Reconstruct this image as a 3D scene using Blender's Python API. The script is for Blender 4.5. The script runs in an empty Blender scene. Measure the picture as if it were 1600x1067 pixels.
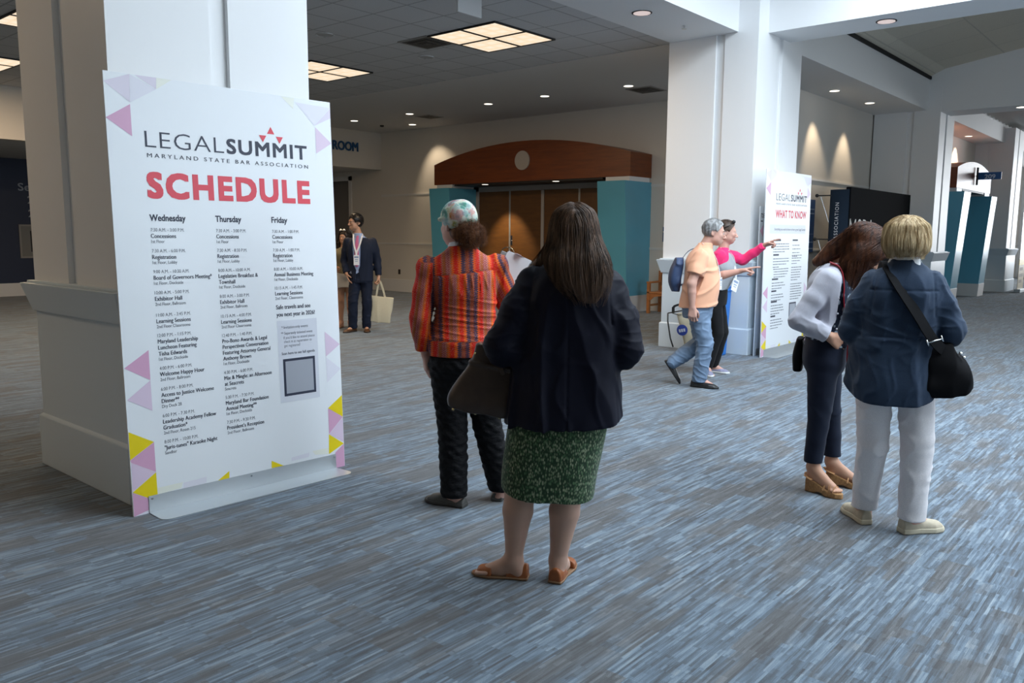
import bpy, math, random
import numpy as np
from mathutils import Vector, Matrix, Euler

# ------------------------------------------------------------------ camera, world, light, exposure
S = bpy.context.scene
COL = S.collection
RAD = math.radians


def camera():
    yaw, pitch, roll = RAD(40.708), RAD(7.515), RAD(0.399)
    f = Vector((math.cos(pitch) * math.cos(yaw), math.cos(pitch) * math.sin(yaw), -math.sin(pitch)))
    r = Vector((math.sin(yaw), -math.cos(yaw), 0))
    u = r.cross(f)
    r2 = math.cos(roll) * r + math.sin(roll) * u
    u2 = r2.cross(f)
    cam = bpy.data.cameras.new('camera')
    cam.sensor_width = 36.0
    cam.lens = 1275.75 / 1600 * 36
    cam.clip_start = 0.05
    o = bpy.data.objects.new('camera', cam)
    COL.objects.link(o)
    m = Matrix((r2, u2, -f)).transposed().to_4x4()
    m.translation = (0, 0, 1.56)
    o.matrix_world = m
    S.camera = o


camera()
S.view_settings.view_transform = 'Standard'
S.view_settings.look = 'None'
S.view_settings.gamma = 1.0
S.view_settings.exposure = 0.0
S.view_settings.use_curve_mapping = False
S.cycles.use_denoising = True
S.cycles.max_bounces = 8
S.cycles.diffuse_bounces = 5
S.cycles.sample_clamp_indirect = 6.0
S.cycles.caustics_reflective = False
S.cycles.caustics_refractive = False

W = bpy.data.worlds.new('daylight_sky')
S.world = W
W.use_nodes = True
W.node_tree.nodes['Background'].inputs[0].default_value = (0.62, 0.78, 1.0, 1)
W.node_tree.nodes['Background'].inputs[1].default_value = 1.0


def area(name, loc, size, power, color, direction):
    L = bpy.data.lights.new(name, 'AREA')
    L.shape = 'RECTANGLE'
    L.size, L.size_y = size
    L.energy = power
    L.color = color
    o = bpy.data.objects.new(name, L)
    COL.objects.link(o)
    o.location = loc
    o.rotation_euler = Vector(direction).to_track_quat('-Z', 'Y').to_euler()
    return o


def spot(name, loc, target, power, color, angle, blend=0.5, radius=0.03):
    L = bpy.data.lights.new(name, 'SPOT')
    L.energy = power
    L.color = color
    L.spot_size = RAD(angle)
    L.spot_blend = blend
    L.shadow_soft_size = radius
    o = bpy.data.objects.new(name, L)
    COL.objects.link(o)
    o.location = loc
    d = Vector(target) - Vector(loc)
    o.rotation_euler = d.to_track_quat('-Z', 'Y').to_euler()
    return o


# daylight: a skylight over the bay between the two near pillars, a tall window at the far end of the aisle
area('skylight_daylight', (7.0, -1.1, 7.3), (6.0, 8.2), 1080, (0.80, 0.91, 1.0), (0, 0, -1))
area('added_upper_daylight', (3.75, -1.3, 6.3), (8.4, 1.9), 820, (0.80, 0.91, 1.0), (1, 0, -0.35))  # unseen source, added to brighten the left face of the bright pillar
area('added_side_daylight', (7.9, -6.58, 3.0), (4.4, 3.6), 210, (0.80, 0.91, 1.0), (0, 1, 0))  # added out of view to lift the upright faces against the floor
area('end_window_daylight', (36.7, -0.9, 2.6), (9.0, 4.0), 900, (0.90, 0.95, 1.0), (-1, 0, 0))
WARM = (1.0, 0.80, 0.56)


# ------------------------------------------------------------------ helpers: nodes and materials
def _mat(name):
    m = bpy.data.materials.new(name)
    m.use_nodes = True
    nt = m.node_tree
    return m, nt, nt.nodes['Principled BSDF']


def sv(node, key, v):
    node.inputs[key].default_value = v


def col4(c):
    return (c[0], c[1], c[2], 1.0)


def mat(name, c, rough=0.5, metal=0.0, spec=0.5, noise=None, bump=None, sheen=0.0, emit=None, coat=0.0, coord='Object'):
    """noise=(scale, amount) varies the colour; bump=(scale, strength, distance)."""
    m, nt, b = _mat(name)
    sv(b, 'Base Color', col4(c))
    sv(b, 'Roughness', rough)
    sv(b, 'Metallic', metal)
    sv(b, 'Specular IOR Level', spec)
    if sheen:
        sv(b, 'Sheen Weight', sheen)
        sv(b, 'Sheen Roughness', 0.5)
    if coat:
        sv(b, 'Coat Weight', coat)
        sv(b, 'Coat Roughness', 0.15)
    if emit:
        sv(b, 'Emission Color', col4(emit[0]))
        sv(b, 'Emission Strength', emit[1])
    N = nt.nodes.new
    if noise or bump:
        tc = N('ShaderNodeTexCoord')
    if noise:
        n = N('ShaderNodeTexNoise')
        sv(n, 'Scale', noise[0])
        sv(n, 'Detail', 4.0)
        nt.links.new(tc.outputs[coord], n.inputs['Vector'])
        mp = N('ShaderNodeMapRange')
        sv(mp, 'From Min', 0.3)
        sv(mp, 'From Max', 0.7)
        sv(mp, 'To Min', 1 - noise[1])
        sv(mp, 'To Max', 1 + noise[1])
        nt.links.new(n.outputs['Fac'], mp.inputs['Value'])
        mx = N('ShaderNodeVectorMath')
        mx.operation = 'SCALE'
        mx.inputs[0].default_value = c[:3]
        nt.links.new(mp.outputs['Result'], mx.inputs['Scale'])
        nt.links.new(mx.outputs[0], b.inputs['Base Color'])
    if bump:
        n2 = N('ShaderNodeTexNoise')
        sv(n2, 'Scale', bump[0])
        sv(n2, 'Detail', 3.0)
        nt.links.new(tc.outputs[coord], n2.inputs['Vector'])
        bp = N('ShaderNodeBump')
        sv(bp, 'Strength', bump[1])
        sv(bp, 'Distance', bump[2])
        nt.links.new(n2.outputs['Fac'], bp.inputs['Height'])
        nt.links.new(bp.outputs['Normal'], b.inputs['Normal'])
    return m


def ramp(nt, fac, stops, interp='LINEAR'):
    r = nt.nodes.new('ShaderNodeValToRGB')
    r.color_ramp.interpolation = interp
    e = r.color_ramp.elements
    while len(e) < len(stops):
        e.new(0.5)
    for i, (p, c) in enumerate(stops):
        e[i].position = p
        e[i].color = col4(c)
    nt.links.new(fac, r.inputs['Fac'])
    return r.outputs['Color']


def math_node(nt, op, a, b=None):
    n = nt.nodes.new('ShaderNodeMath')
    n.operation = op
    for i, v in enumerate((a, b)):
        if v is None:
            continue
        if isinstance(v, (int, float)):
            n.inputs[i].default_value = v
        else:
            nt.links.new(v, n.inputs[i])
    return n.outputs[0]


def mapping(nt, src, scale=(1, 1, 1), loc=(0, 0, 0), rot=(0, 0, 0)):
    n = nt.nodes.new('ShaderNodeMapping')
    sv(n, 'Scale', scale)
    sv(n, 'Location', loc)
    sv(n, 'Rotation', rot)
    nt.links.new(src, n.inputs['Vector'])
    return n.outputs[0]


def noise_node(nt, vec, scale, detail=3.0, rough=0.5):
    n = nt.nodes.new('ShaderNodeTexNoise')
    sv(n, 'Scale', scale)
    sv(n, 'Detail', detail)
    sv(n, 'Roughness', rough)
    nt.links.new(vec, n.inputs['Vector'])
    return n.outputs['Fac']


def mix_rgb(nt, fac, a, b, mode='MIX'):
    n = nt.nodes.new('ShaderNodeMix')
    n.data_type = 'RGBA'
    n.blend_type = mode
    for key, v in ((0, fac), (6, a), (7, b)):
        if isinstance(v, (int, float)):
            n.inputs[key].default_value = v
        elif isinstance(v, tuple):
            n.inputs[key].default_value = col4(v)
        else:
            nt.links.new(v, n.inputs[key])
    return n.outputs[2]


def carpet_material():
    m, nt, b = _mat('carpet_streaks')
    tc = nt.nodes.new('ShaderNodeTexCoord').outputs['Object']
    # staggered blocks, long side along X
    def bricks(w, h, off, fr, shift):
        br = nt.nodes.new('ShaderNodeTexBrick')
        sv(br, 'Scale', 1.0)
        sv(br, 'Mortar Size', 0.0)
        sv(br, 'Brick Width', w)
        sv(br, 'Row Height', h)
        sv(br, 'Color1', (0, 0, 0, 1))
        sv(br, 'Color2', (1, 1, 1, 1))
        br.offset = off
        br.offset_frequency = fr
        nt.links.new(mapping(nt, tc, loc=shift), br.inputs['Vector'])
        sp = nt.nodes.new('ShaderNodeSeparateColor')
        nt.links.new(br.outputs['Color'], sp.inputs[0])
        return sp.outputs[0]
    b1 = bricks(0.41, 0.098, 0.37, 3, (0, 0, 0))
    b2 = bricks(0.44, 0.135, 0.61, 2, (0.31, 0.07, 0))
    b3 = bricks(0.29, 0.041, 0.43, 5, (0.11, 0.02, 0))
    big = noise_node(nt, mapping(nt, tc, scale=(1.6, 4.0, 1)), 1.0, 2.0)
    blk = math_node(nt, 'ADD', math_node(nt, 'MULTIPLY', b1, 0.17), math_node(nt, 'MULTIPLY', b2, 0.27))
    blk = math_node(nt, 'ADD', blk, math_node(nt, 'MULTIPLY', b3, 0.16))
    blk = math_node(nt, 'ADD', blk, math_node(nt, 'MULTIPLY', big, 0.66))
    # fine lines along X, broken where the blocks end
    off = nt.nodes.new('ShaderNodeCombineXYZ')
    nt.links.new(math_node(nt, 'MULTIPLY', b1, 7.3), off.inputs[0])
    nt.links.new(math_node(nt, 'MULTIPLY', b2, 3.1), off.inputs[1])
    vadd = nt.nodes.new('ShaderNodeVectorMath')
    nt.links.new(tc, vadd.inputs[0])
    nt.links.new(off.outputs[0], vadd.inputs[1])
    b4 = bricks(0.26, 0.0115, 0.43, 2, (0.05, 0.0, 0))
    b5 = bricks(0.17, 0.023, 0.29, 3, (0.15, 0.01, 0))
    lines = noise_node(nt, mapping(nt, vadd.outputs[0], scale=(4.0, 74.0, 1)), 1.0, 2.0, 0.6)
    lines2 = noise_node(nt, mapping(nt, vadd.outputs[0], scale=(5.0, 27.0, 1)), 1.0, 2.0, 0.6)
    fac = math_node(nt, 'ADD', math_node(nt, 'MULTIPLY', lines, 0.40), math_node(nt, 'MULTIPLY', lines2, 0.30))
    fac = math_node(nt, 'ADD', fac, math_node(nt, 'MULTIPLY', b4, 0.19))
    fac = math_node(nt, 'ADD', fac, math_node(nt, 'MULTIPLY', b5, 0.11))
    blue = ramp(nt, fac, [(0.34, (0.036, 0.044, 0.054)), (0.45, (0.066, 0.090, 0.116)), (0.53, (0.098, 0.142, 0.190)), (0.60, (0.150, 0.205, 0.255)), (0.70, (0.225, 0.275, 0.31))])
    taupe = ramp(nt, fac, [(0.34, (0.046, 0.046, 0.047)), (0.54, (0.079, 0.078, 0.078)), (0.70, (0.130, 0.132, 0.136))])
    sel = nt.nodes.new('ShaderNodeMapRange')
    sv(sel, 'From Min', 0.50)
    sv(sel, 'From Max', 0.64)
    sv(sel, 'To Min', 0.18)
    nt.links.new(blk, sel.inputs['Value'])
    c = mix_rgb(nt, sel.outputs['Result'], taupe, blue)
    grain = noise_node(nt, tc, 320.0, 2.0)
    g = nt.nodes.new('ShaderNodeMapRange')
    sv(g, 'From Min', 0.3)
    sv(g, 'From Max', 0.7)
    sv(g, 'To Min', 0.72)
    sv(g, 'To Max', 1.28)
    nt.links.new(grain, g.inputs['Value'])
    sc = nt.nodes.new('ShaderNodeVectorMath')
    sc.operation = 'SCALE'
    nt.links.new(c, sc.inputs[0])
    nt.links.new(g.outputs['Result'], sc.inputs['Scale'])
    nt.links.new(sc.outputs[0], b.inputs['Base Color'])
    sv(b, 'Roughness', 0.95)
    sv(b, 'Specular IOR Level', 0.15)
    sv(b, 'Sheen Weight', 0.25)
    sv(b, 'Sheen Roughness', 0.6)
    bp = nt.nodes.new('ShaderNodeBump')
    sv(bp, 'Strength', 0.5)
    sv(bp, 'Distance', 0.004)
    nt.links.new(math_node(nt, 'ADD', grain, fac), bp.inputs['Height'])
    nt.links.new(bp.outputs['Normal'], b.inputs['Normal'])
    return m


def tile_material(name, c, size=0.6096, off=(0, 0), line=0.62, width=0.013):
    """suspended ceiling tiles with a fine darker grid line between them"""
    m, nt, b = _mat(name)
    tc = nt.nodes.new('ShaderNodeTexCoord').outputs['Object']
    br = nt.nodes.new('ShaderNodeTexBrick')
    br.offset = 0.0
    sv(br, 'Scale', 1.0)
    sv(br, 'Brick Width', size)
    sv(br, 'Row Height', size)
    sv(br, 'Mortar Size', width)
    sv(br, 'Mortar Smooth', 0.2)
    sv(br, 'Color1', col4(c))
    sv(br, 'Color2', col4(tuple(x * 0.94 for x in c)))
    sv(br, 'Mortar', col4(tuple(x * line for x in c)))
    nt.links.new(mapping(nt, tc, loc=(off[0], off[1], 0)), br.inputs['Vector'])
    fine = noise_node(nt, tc, 90.0, 2.0)
    mr = nt.nodes.new('ShaderNodeMapRange')
    sv(mr, 'From Min', 0.3)
    sv(mr, 'From Max', 0.7)
    sv(mr, 'To Min', 0.92)
    sv(mr, 'To Max', 1.06)
    nt.links.new(fine, mr.inputs['Value'])
    sc = nt.nodes.new('ShaderNodeVectorMath')
    sc.operation = 'SCALE'
    nt.links.new(br.outputs['Color'], sc.inputs[0])
    nt.links.new(mr.outputs['Result'], sc.inputs['Scale'])
    nt.links.new(sc.outputs[0], b.inputs['Base Color'])
    sv(b, 'Roughness', 0.9)
    bp = nt.nodes.new('ShaderNodeBump')
    sv(bp, 'Strength', 0.4)
    sv(bp, 'Distance', 0.006)
    bp.invert = True
    nt.links.new(br.outputs['Fac'], bp.inputs['Height'])
    nt.links.new(bp.outputs['Normal'], b.inputs['Normal'])
    return m


def wood_material(name, c1, c2, rough=0.3, scale=(1, 1, 1), coat=0.3):
    m, nt, b = _mat(name)
    tc = nt.nodes.new('ShaderNodeTexCoord').outputs['Object']
    n = noise_node(nt, mapping(nt, tc, scale=scale), 6.0, 5.0, 0.6)
    c = ramp(nt, n, [(0.3, c1), (0.7, c2)])
    nt.links.new(c, b.inputs['Base Color'])
    sv(b, 'Roughness', rough)
    sv(b, 'Coat Weight', coat)
    sv(b, 'Coat Roughness', 0.2)
    return m


# ------------------------------------------------------------------ helpers: meshes and objects
class MB:
    """collects shapes; build() links them as ONE mesh object"""

    def __init__(self):
        self.v, self.f, self.mi = [], [], []

    def add(self, vs, fs, mi=0):
        o = len(self.v)
        self.v += [tuple(p) for p in vs]
        self.f += [tuple(i + o for i in f) for f in fs]
        self.mi += [mi] * len(fs)
        return self

    def box(self, a, b, mi=0):
        (x0, y0, z0), (x1, y1, z1) = a, b
        vs = [(x0, y0, z0), (x1, y0, z0), (x1, y1, z0), (x0, y1, z0), (x0, y0, z1), (x1, y0, z1), (x1, y1, z1), (x0, y1, z1)]
        fs = [(0, 3, 2, 1), (4, 5, 6, 7), (0, 1, 5, 4), (1, 2, 6, 5), (2, 3, 7, 6), (3, 0, 4, 7)]
        return self.add(vs, fs, mi)

    def prism(self, poly, axis, a, b, mi=0):
        """extrude a 2D polygon along an axis; axis 'x': poly is (y,z); 'y': (x,z); 'z': (x,y)"""
        def P(p, t):
            return {'x': (t, p[0], p[1]), 'y': (p[0], t, p[1]), 'z': (p[0], p[1], t)}[axis]
        n = len(poly)
        ar = sum(poly[i][0] * poly[(i + 1) % n][1] - poly[(i + 1) % n][0] * poly[i][1] for i in range(n))
        if (ar > 0) == (axis == 'y'):
            poly = poly[::-1]
        if a > b:
            a, b = b, a
        vs = [P(p, a) for p in poly] + [P(p, b) for p in poly]
        fs = [tuple(range(n))[::-1], tuple(range(n, 2 * n))]
        fs += [(i, (i + 1) % n, n + (i + 1) % n, n + i) for i in range(n)]
        return self.add(vs, fs, mi)

    def frustum(self, a, b, c, d, mi=0):
        """a,b: lower rectangle corners (x,y,z); c,d: upper rectangle corners"""
        vs = [(a[0], a[1], a[2]), (b[0], a[1], a[2]), (b[0], b[1], a[2]), (a[0], b[1], a[2]),
              (c[0], c[1], c[2]), (d[0], c[1], c[2]), (d[0], d[1], c[2]), (c[0], d[1], c[2])]
        return self.add(vs, [(0, 3, 2, 1), (4, 5, 6, 7), (0, 1, 5, 4), (1, 2, 6, 5), (2, 3, 7, 6), (3, 0, 4, 7)], mi)

    def tube(self, pts, r, n=8, mi=0, cap=True, flat=None):
        """tube along points; r number or list; flat=(w,h) makes an oriented flat strap"""
        pts = [Vector(p) for p in pts]
        rs = r if isinstance(r, (list, tuple)) else [r] * len(pts)
        o = len(self.v)
        prev = None
        for i, p in enumerate(pts):
            t = (pts[min(i + 1, len(pts) - 1)] - pts[max(i - 1, 0)]).normalized()
            if prev is None:
                ref = Vector((0, 0, 1)) if abs(t.z) < 0.9 else Vector((1, 0, 0))
                if flat and len(flat) > 2:
                    ref = Vector(flat[2])
                u = t.cross(ref).normalized()
            else:
                u = (prev - t * prev.dot(t)).normalized()
            prev = u
            w = t.cross(u)
            for k in range(n):
                a = 2 * math.pi * (k + 0.5) / n
                if flat:
                    q = p + u * (flat[0] * math.cos(a)) + w * (flat[1] * math.sin(a))
                else:
                    q = p + (u * math.cos(a) + w * math.sin(a)) * rs[i]
                self.v.append(tuple(q))
        for i in range(len(pts) - 1):
            for k in range(n):
                a, b = o + i * n + k, o + i * n + (k + 1) % n
                self.f.append((a, b, b + n, a + n))
                self.mi.append(mi)
        if cap:
            self.f.append(tuple(range(o, o + n))[::-1])
            self.f.append(tuple(range(o + (len(pts) - 1) * n, o + len(pts) * n)))
            self.mi += [mi, mi]
        return self

    def cyl(self, c, r, h, axis='z', n=24, mi=0, r2=None):
        c = Vector(c)
        d = {'x': Vector((1, 0, 0)), 'y': Vector((0, 1, 0)), 'z': Vector((0, 0, 1))}[axis]
        return self.tube([c, c + d * h], [r, r if r2 is None else r2], n, mi)

    def torus(self, c, R, r, axis='x', a0=0, a1=360, n=28, m=8, mi=0):
        pts = []
        k = int(n * (a1 - a0) / 360) + 1
        for i in range(k):
            a = RAD(a0 + (a1 - a0) * i / (k - 1))
            e = {'x': (0, math.cos(a), math.sin(a)), 'y': (math.cos(a), 0, math.sin(a)), 'z': (math.cos(a), math.sin(a), 0)}[axis]
            pts.append(Vector(c) + Vector(e) * R)
        return self.tube(pts, r, m, mi)

    def sphere(self, c, r, n=12, mi=0):
        o = len(self.v)
        rx, ry, rz = r if isinstance(r, (tuple, list)) else (r, r, r)
        rows = n // 2
        for i in range(rows + 1):
            th = math.pi * i / rows
            for k in range(n):
                a = 2 * math.pi * k / n
                self.v.append((c[0] + rx * math.sin(th) * math.cos(a), c[1] + ry * math.sin(th) * math.sin(a), c[2] + rz * math.cos(th)))
        for i in range(rows):
            for k in range(n):
                a, b = o + i * n + k, o + i * n + (k + 1) % n
                self.f.append((a, a + n, b + n, b))
                self.mi.append(mi)
        return self

    def build(self, name, m, parent=None, smooth=False, bevel=0.0, loc=None, seg=2):
        me = bpy.data.meshes.new(name)
        me.from_pydata(self.v, [], self.f)
        ms = m if isinstance(m, (list, tuple)) else [m]
        for x in ms:
            me.materials.append(x)
        if len(ms) > 1:
            me.polygons.foreach_set('material_index', self.mi)
        if smooth:
            me.polygons.foreach_set('use_smooth', [True] * len(me.polygons))
        me.update()
        o = bpy.data.objects.new(name, me)
        COL.objects.link(o)
        if bevel:
            md = o.modifiers.new('bevel', 'BEVEL')
            md.width = bevel
            md.segments = seg
            md.limit_method = 'ANGLE'
            md.angle_limit = RAD(40)
        if smooth and smooth != 'all':
            md = o.modifiers.new('edges', 'EDGE_SPLIT')
            md.split_angle = RAD(48)
        if loc:
            o.location = loc
        if parent:
            o.parent = parent
        return o


def tag(o, label, cat, group=None):
    o['label'] = label
    o['category'] = cat
    if group:
        o['group'] = group
    return o


def thing(name, label, cat, loc=(0, 0, 0), rotz=0.0, group=None, rotx=0.0):
    o = bpy.data.objects.new(name, None)
    o.empty_display_size = 0.1
    COL.objects.link(o)
    o.location = loc
    o.rotation_euler = (rotx, 0, rotz)
    return tag(o, label, cat, group)


def struct(o, label=None):
    o['kind'] = 'structure'
    if label:
        o['label'] = label
    return o


def dup(root, loc=None, rotz=None, label=None):
    r = root.copy()
    COL.objects.link(r)
    if loc is not None:
        r.location = loc
    if rotz is not None:
        r.rotation_euler = (0, 0, rotz)
    if label:
        r['label'] = label
    for ch in list(root.children):
        c = ch.copy()
        COL.objects.link(c)
        c.parent = r
        for g in ch.children:
            d = g.copy()
            COL.objects.link(d)
            d.parent = c
    return r


# writing: text curves turned into thin meshes, laid out in a local (u, v) frame on the face y = yoff
def text_mesh(s, bold=0.0, track=1.0):
    cu = bpy.data.curves.new('writing', 'FONT')
    cu.body = s
    cu.size = 1.0
    cu.offset = bold
    cu.space_character = track
    cu.resolution_u = 3
    cu.fill_mode = 'FRONT'
    o = bpy.data.objects.new('writing', cu)
    me = bpy.data.meshes.new_from_object(o)
    v = [tuple(x.co) for x in me.vertices]
    f = [tuple(p.vertices) for p in me.polygons]
    bpy.data.objects.remove(o)
    bpy.data.curves.remove(cu)
    bpy.data.meshes.remove(me)
    return v, f


_cap = []


def write(mb, s, u, v, cap, width=None, bold=0.0, track=1.0, yoff=-0.0012, align='L', mi=0, xs=0.86, depth=0.0):
    """capital height `cap`, left end at u (or centre/right), baseline v; width squeezes the line to that length"""
    if not _cap:
        hv, _ = text_mesh('H')
        _cap.append(max(p[1] for p in hv))
    vs, fs = text_mesh(s, min(bold, 0.0), track)
    if not vs:
        return
    k = cap / _cap[0]
    x0 = min(p[0] for p in vs)
    x1 = max(p[0] for p in vs)
    kx = width / (x1 - x0) if width else k * xs
    w = (x1 - x0) * kx
    u0 = u - (w / 2 if align == 'C' else w if align == 'R' else 0)
    pts = [(u0 + (p[0] - x0) * kx, yoff, v + p[1] * k) for p in vs]
    if bold > 0:
        # heavier strokes: the same outline laid a hair to every side
        q = bold * k
        sh = [(-q, 0), (q, 0)] if cap < 0.03 else [(-q, -q), (q, -q), (q, q), (-q, q), (0, -q), (0, q), (-q, 0), (q, 0)]
        for j, (dx, dz) in enumerate(sh):
            mb.add([(p[0] + dx, p[1] + 0.00003 * (j + 1), p[2] + dz) for p in pts], fs, mi)
    mb.add(pts, fs, mi)
    if depth:
        mb.add([(p[0], yoff + depth, p[2]) for p in pts], [f[::-1] for f in fs], mi)
        cnt = {}
        for f in fs:
            for i in range(len(f)):
                e = (f[i], f[(i + 1) % len(f)])
                cnt[e] = 1
        o = len(mb.v) - 2 * len(pts)
        n = len(pts)
        for (a, b) in list(cnt):
            if (b, a) not in cnt:
                mb.f.append((o + b, o + a, o + n + a, o + n + b))
                mb.mi.append(mi)
# ------------------------------------------------------------------ materials of the setting
M = {}
M['wall'] = mat('painted_wall', (0.72, 0.68, 0.62), 0.6, bump=(220, 0.05, 0.002))
M['white'] = mat('white_paint', (0.80, 0.805, 0.81), 0.42, bump=(180, 0.04, 0.002))
M['trim'] = mat('pale_blue_trim', (0.60, 0.68, 0.745), 0.35)
M['base'] = mat('white_baseboard', (0.76, 0.75, 0.73), 0.4)
M['beam'] = mat('beam_paint', (0.80, 0.805, 0.81), 0.55)
M['ceil'] = mat('ceiling_paint', (0.66, 0.655, 0.65), 0.85)
M['tiles'] = tile_material('ceiling_tiles', (0.60, 0.605, 0.615), 0.6096, (-0.06, -0.17))
M['vault'] = tile_material('vault_tiles', (0.78, 0.72, 0.60), 1.22, (0.2, 0.1), 0.8)
M['navy'] = mat('navy_wall', (0.008, 0.018, 0.055), 0.5)
M['carpet'] = carpet_material()
M['black'] = mat('black_metal', (0.012, 0.012, 0.013), 0.5)
M['slot'] = mat('slot_black', (0.004, 0.004, 0.004), 0.8)
M['chrome'] = mat('chrome', (0.75, 0.75, 0.74), 0.18, 1.0)
M['alu'] = mat('aluminium', (0.50, 0.53, 0.55), 0.42, 0.7)
M['teal'] = mat('teal_paint', (0.105, 0.39, 0.54), 0.30, noise=(1.2, 0.05), coat=0.2)
M['cherry'] = wood_material('cherry_veneer', (0.125, 0.024, 0.002), (0.20, 0.044, 0.004), 0.4, (0.3, 0.3, 3.0), 0.08)
M['doorwood'] = wood_material('door_veneer', (0.085, 0.034, 0.007), (0.125, 0.052, 0.010), 0.45, (0.4, 0.4, 2.2), 0.1)
M['benchwood'] = wood_material('bench_wood', (0.36, 0.13, 0.035), (0.50, 0.20, 0.06), 0.4, (1, 1, 4))
M['lens'] = mat('light_lens', (0.9, 0.85, 0.75), 0.6)
M['sky'] = None


def lens_material():
    m, nt, b = _mat('lit_lens')
    tc = nt.nodes.new('ShaderNodeTexCoord').outputs['Object']
    vor = nt.nodes.new('ShaderNodeTexVoronoi')
    vor.distance = 'CHEBYCHEV'
    sv(vor, 'Scale', 5.2)
    sv(vor, 'Randomness', 0.15)
    nt.links.new(tc, vor.inputs['Vector'])
    c = ramp(nt, vor.outputs['Distance'], [(0.0, (1.0, 0.90, 0.72)), (0.35, (1.0, 0.80, 0.58)), (0.6, (0.86, 0.63, 0.40))])
    nt.links.new(c, b.inputs['Emission Color'])
    sv(b, 'Emission Strength', 1.0)
    sv(b, 'Base Color', (0.3, 0.28, 0.25, 1))
    return m


M['lens'] = lens_material()
M['can'] = mat('downlight_lamp', (0.6, 0.55, 0.5), 0.5, emit=((1.0, 0.88, 0.72), 2.2))
M['can_day'] = mat('downlight_glass', (0.75, 0.65, 0.62), 0.3, emit=((1.0, 0.80, 0.75), 0.55))

# ------------------------------------------------------------------ the setting: floor, walls, ceilings
struct(MB().box((-9, -7.2, -0.12), (38, 23, 0)).build('floor', M['carpet']))

ZC = 4.21          # ceiling of the recess behind the pillars
XB = 14.65         # back wall with the wooden arch
YH = 17.28         # header with the room lettering
b = MB()
b.box((XB, 5.97, 0), (XB + 0.3, 18.65, 4.6)).box((XB, 18.65, 3.05), (XB + 0.3, 19.75, 4.6)).box((XB, 19.75, 0), (XB + 0.3, 22.1, 4.6)).box((XB + 0.3, 18.4, 0), (XB + 0.6, 20, 4.6))
struct(b.build('wall_back', M['wall']))
struct(MB().box((XB + 0.3, 5.97, 0), (37.3, 6.3, 4.9)).box((20.0, 5.6, 0), (27.0, 5.97, 4.25)).build('wall_side', M['wall']))
struct(MB().box((-9, YH, 3.24), (XB, YH + 0.3, 4.6)).build('wall_header', M['wall']))
struct(MB().box((-9, 21.8, 0), (XB, 22.1, 4.6)).build('wall_far', M['wall']))
struct(MB().box((-2.2, 21.74, 0.31), (9.4, 21.8, 3.24)).build('wall_navy', M['navy']))
struct(MB().box((-9.3, -7.2, 0), (-9, 22.1, 6.4)).build('wall_left', M['wall']))
struct(MB().box((37, -7.2, 0), (37.3, 6.3, 6.4)).build('wall_end', M['white']))
w = MB().box((-9, -6.9, 0), (3.5, -6.6, 6.4)).box((10.2, -6.9, 0), (37, -6.6, 6.4)).box((3.5, -6.9, 0), (10.2, -6.6, 1.0)).box((3.5, -6.9, 4.9), (10.2, -6.6, 6.4))
struct(w.build('wall_front', M['wall']))
w = MB()
for k in range(6):
    x = 3.5 + k * 1.34
    w.box((x - 0.04, -6.75, 1.0), (x + 0.04, -6.65, 4.9))
w.box((3.5, -6.75, 2.9), (10.2, -6.65, 2.98))
struct(w.build('added_window_3', M['alu']))  # unseen window frame, added to go with the side light
w = MB()
for k in range(8):
    y = -5.5 + k * 1.31
    w.box((36.84, y - 0.04, 0.5), (36.92, y + 0.04, 4.7))
w.box((36.84, -5.5, 2.55), (36.92, 3.7, 2.63)).box((36.84, -5.5, 0.42), (36.95, 3.7, 0.5)).box((36.84, -5.5, 4.7), (36.95, 3.7, 4.78))
struct(w.build('window_1', M['alu']))

# ceilings: tiles behind the pillars, plaster band along the back wall, low corridor, vault over the aisle
struct(MB().box((-9, 5.84, ZC), (10.42, YH, ZC + 0.1)).build('ceiling', M['tiles']))
struct(MB().box((10.42, 5.84, ZC - 0.012), (XB, YH, ZC + 0.1)).build('ceiling_plaster', M['ceil']))
struct(MB().box((-9, YH + 0.3, 3.24), (XB, 21.8, 3.34)).build('ceiling_corridor', M['ceil']))


def vault(name, x0, x1, m):
    P = [(4.93, 4.83), (4.60, 4.98), (3.2, 5.21), (1.2, 5.5), (-1.2, 5.62), (-4, 5.5), (-6.6, 5.2), (-6.6, 5.4), (-4, 5.7), (-1.2, 5.82), (1.2, 5.7), (3.2, 5.4), (4.60, 5.2), (4.93, 5.2)]
    return struct(MB().prism(P, 'x', x0, x1).build(name, m))


vault('ceiling_vault', -9, 3.6, M['vault'])
vault('ceiling_vault_middle', 10.4, 19.0, M['vault'])
w = MB().box((3.5, 3.1, 5.2), (10.5, 4.9, 5.35)).box((3.5, -6.6, 5.2), (10.5, -5.7, 5.35)).box((3.5, -5.7, 5.2), (3.62, 3.1, 7.4)).box((10.1, -5.7, 5.2), (10.32, 3.1, 7.4)).box((3.62, 3.1, 5.35), (10.1, 3.2, 7.4)).box((3.62, -5.8, 5.35), (10.1, -5.7, 7.4))  # unseen skylight shaft, made tall to keep low daylight out of the recess
for k in range(1, 5):
    w.box((3.62 + k * 1.3 - 0.03, -5.7, 7.0), (3.62 + k * 1.3 + 0.03, 3.1, 7.12))
struct(w.build('window_2', M['white']))


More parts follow.
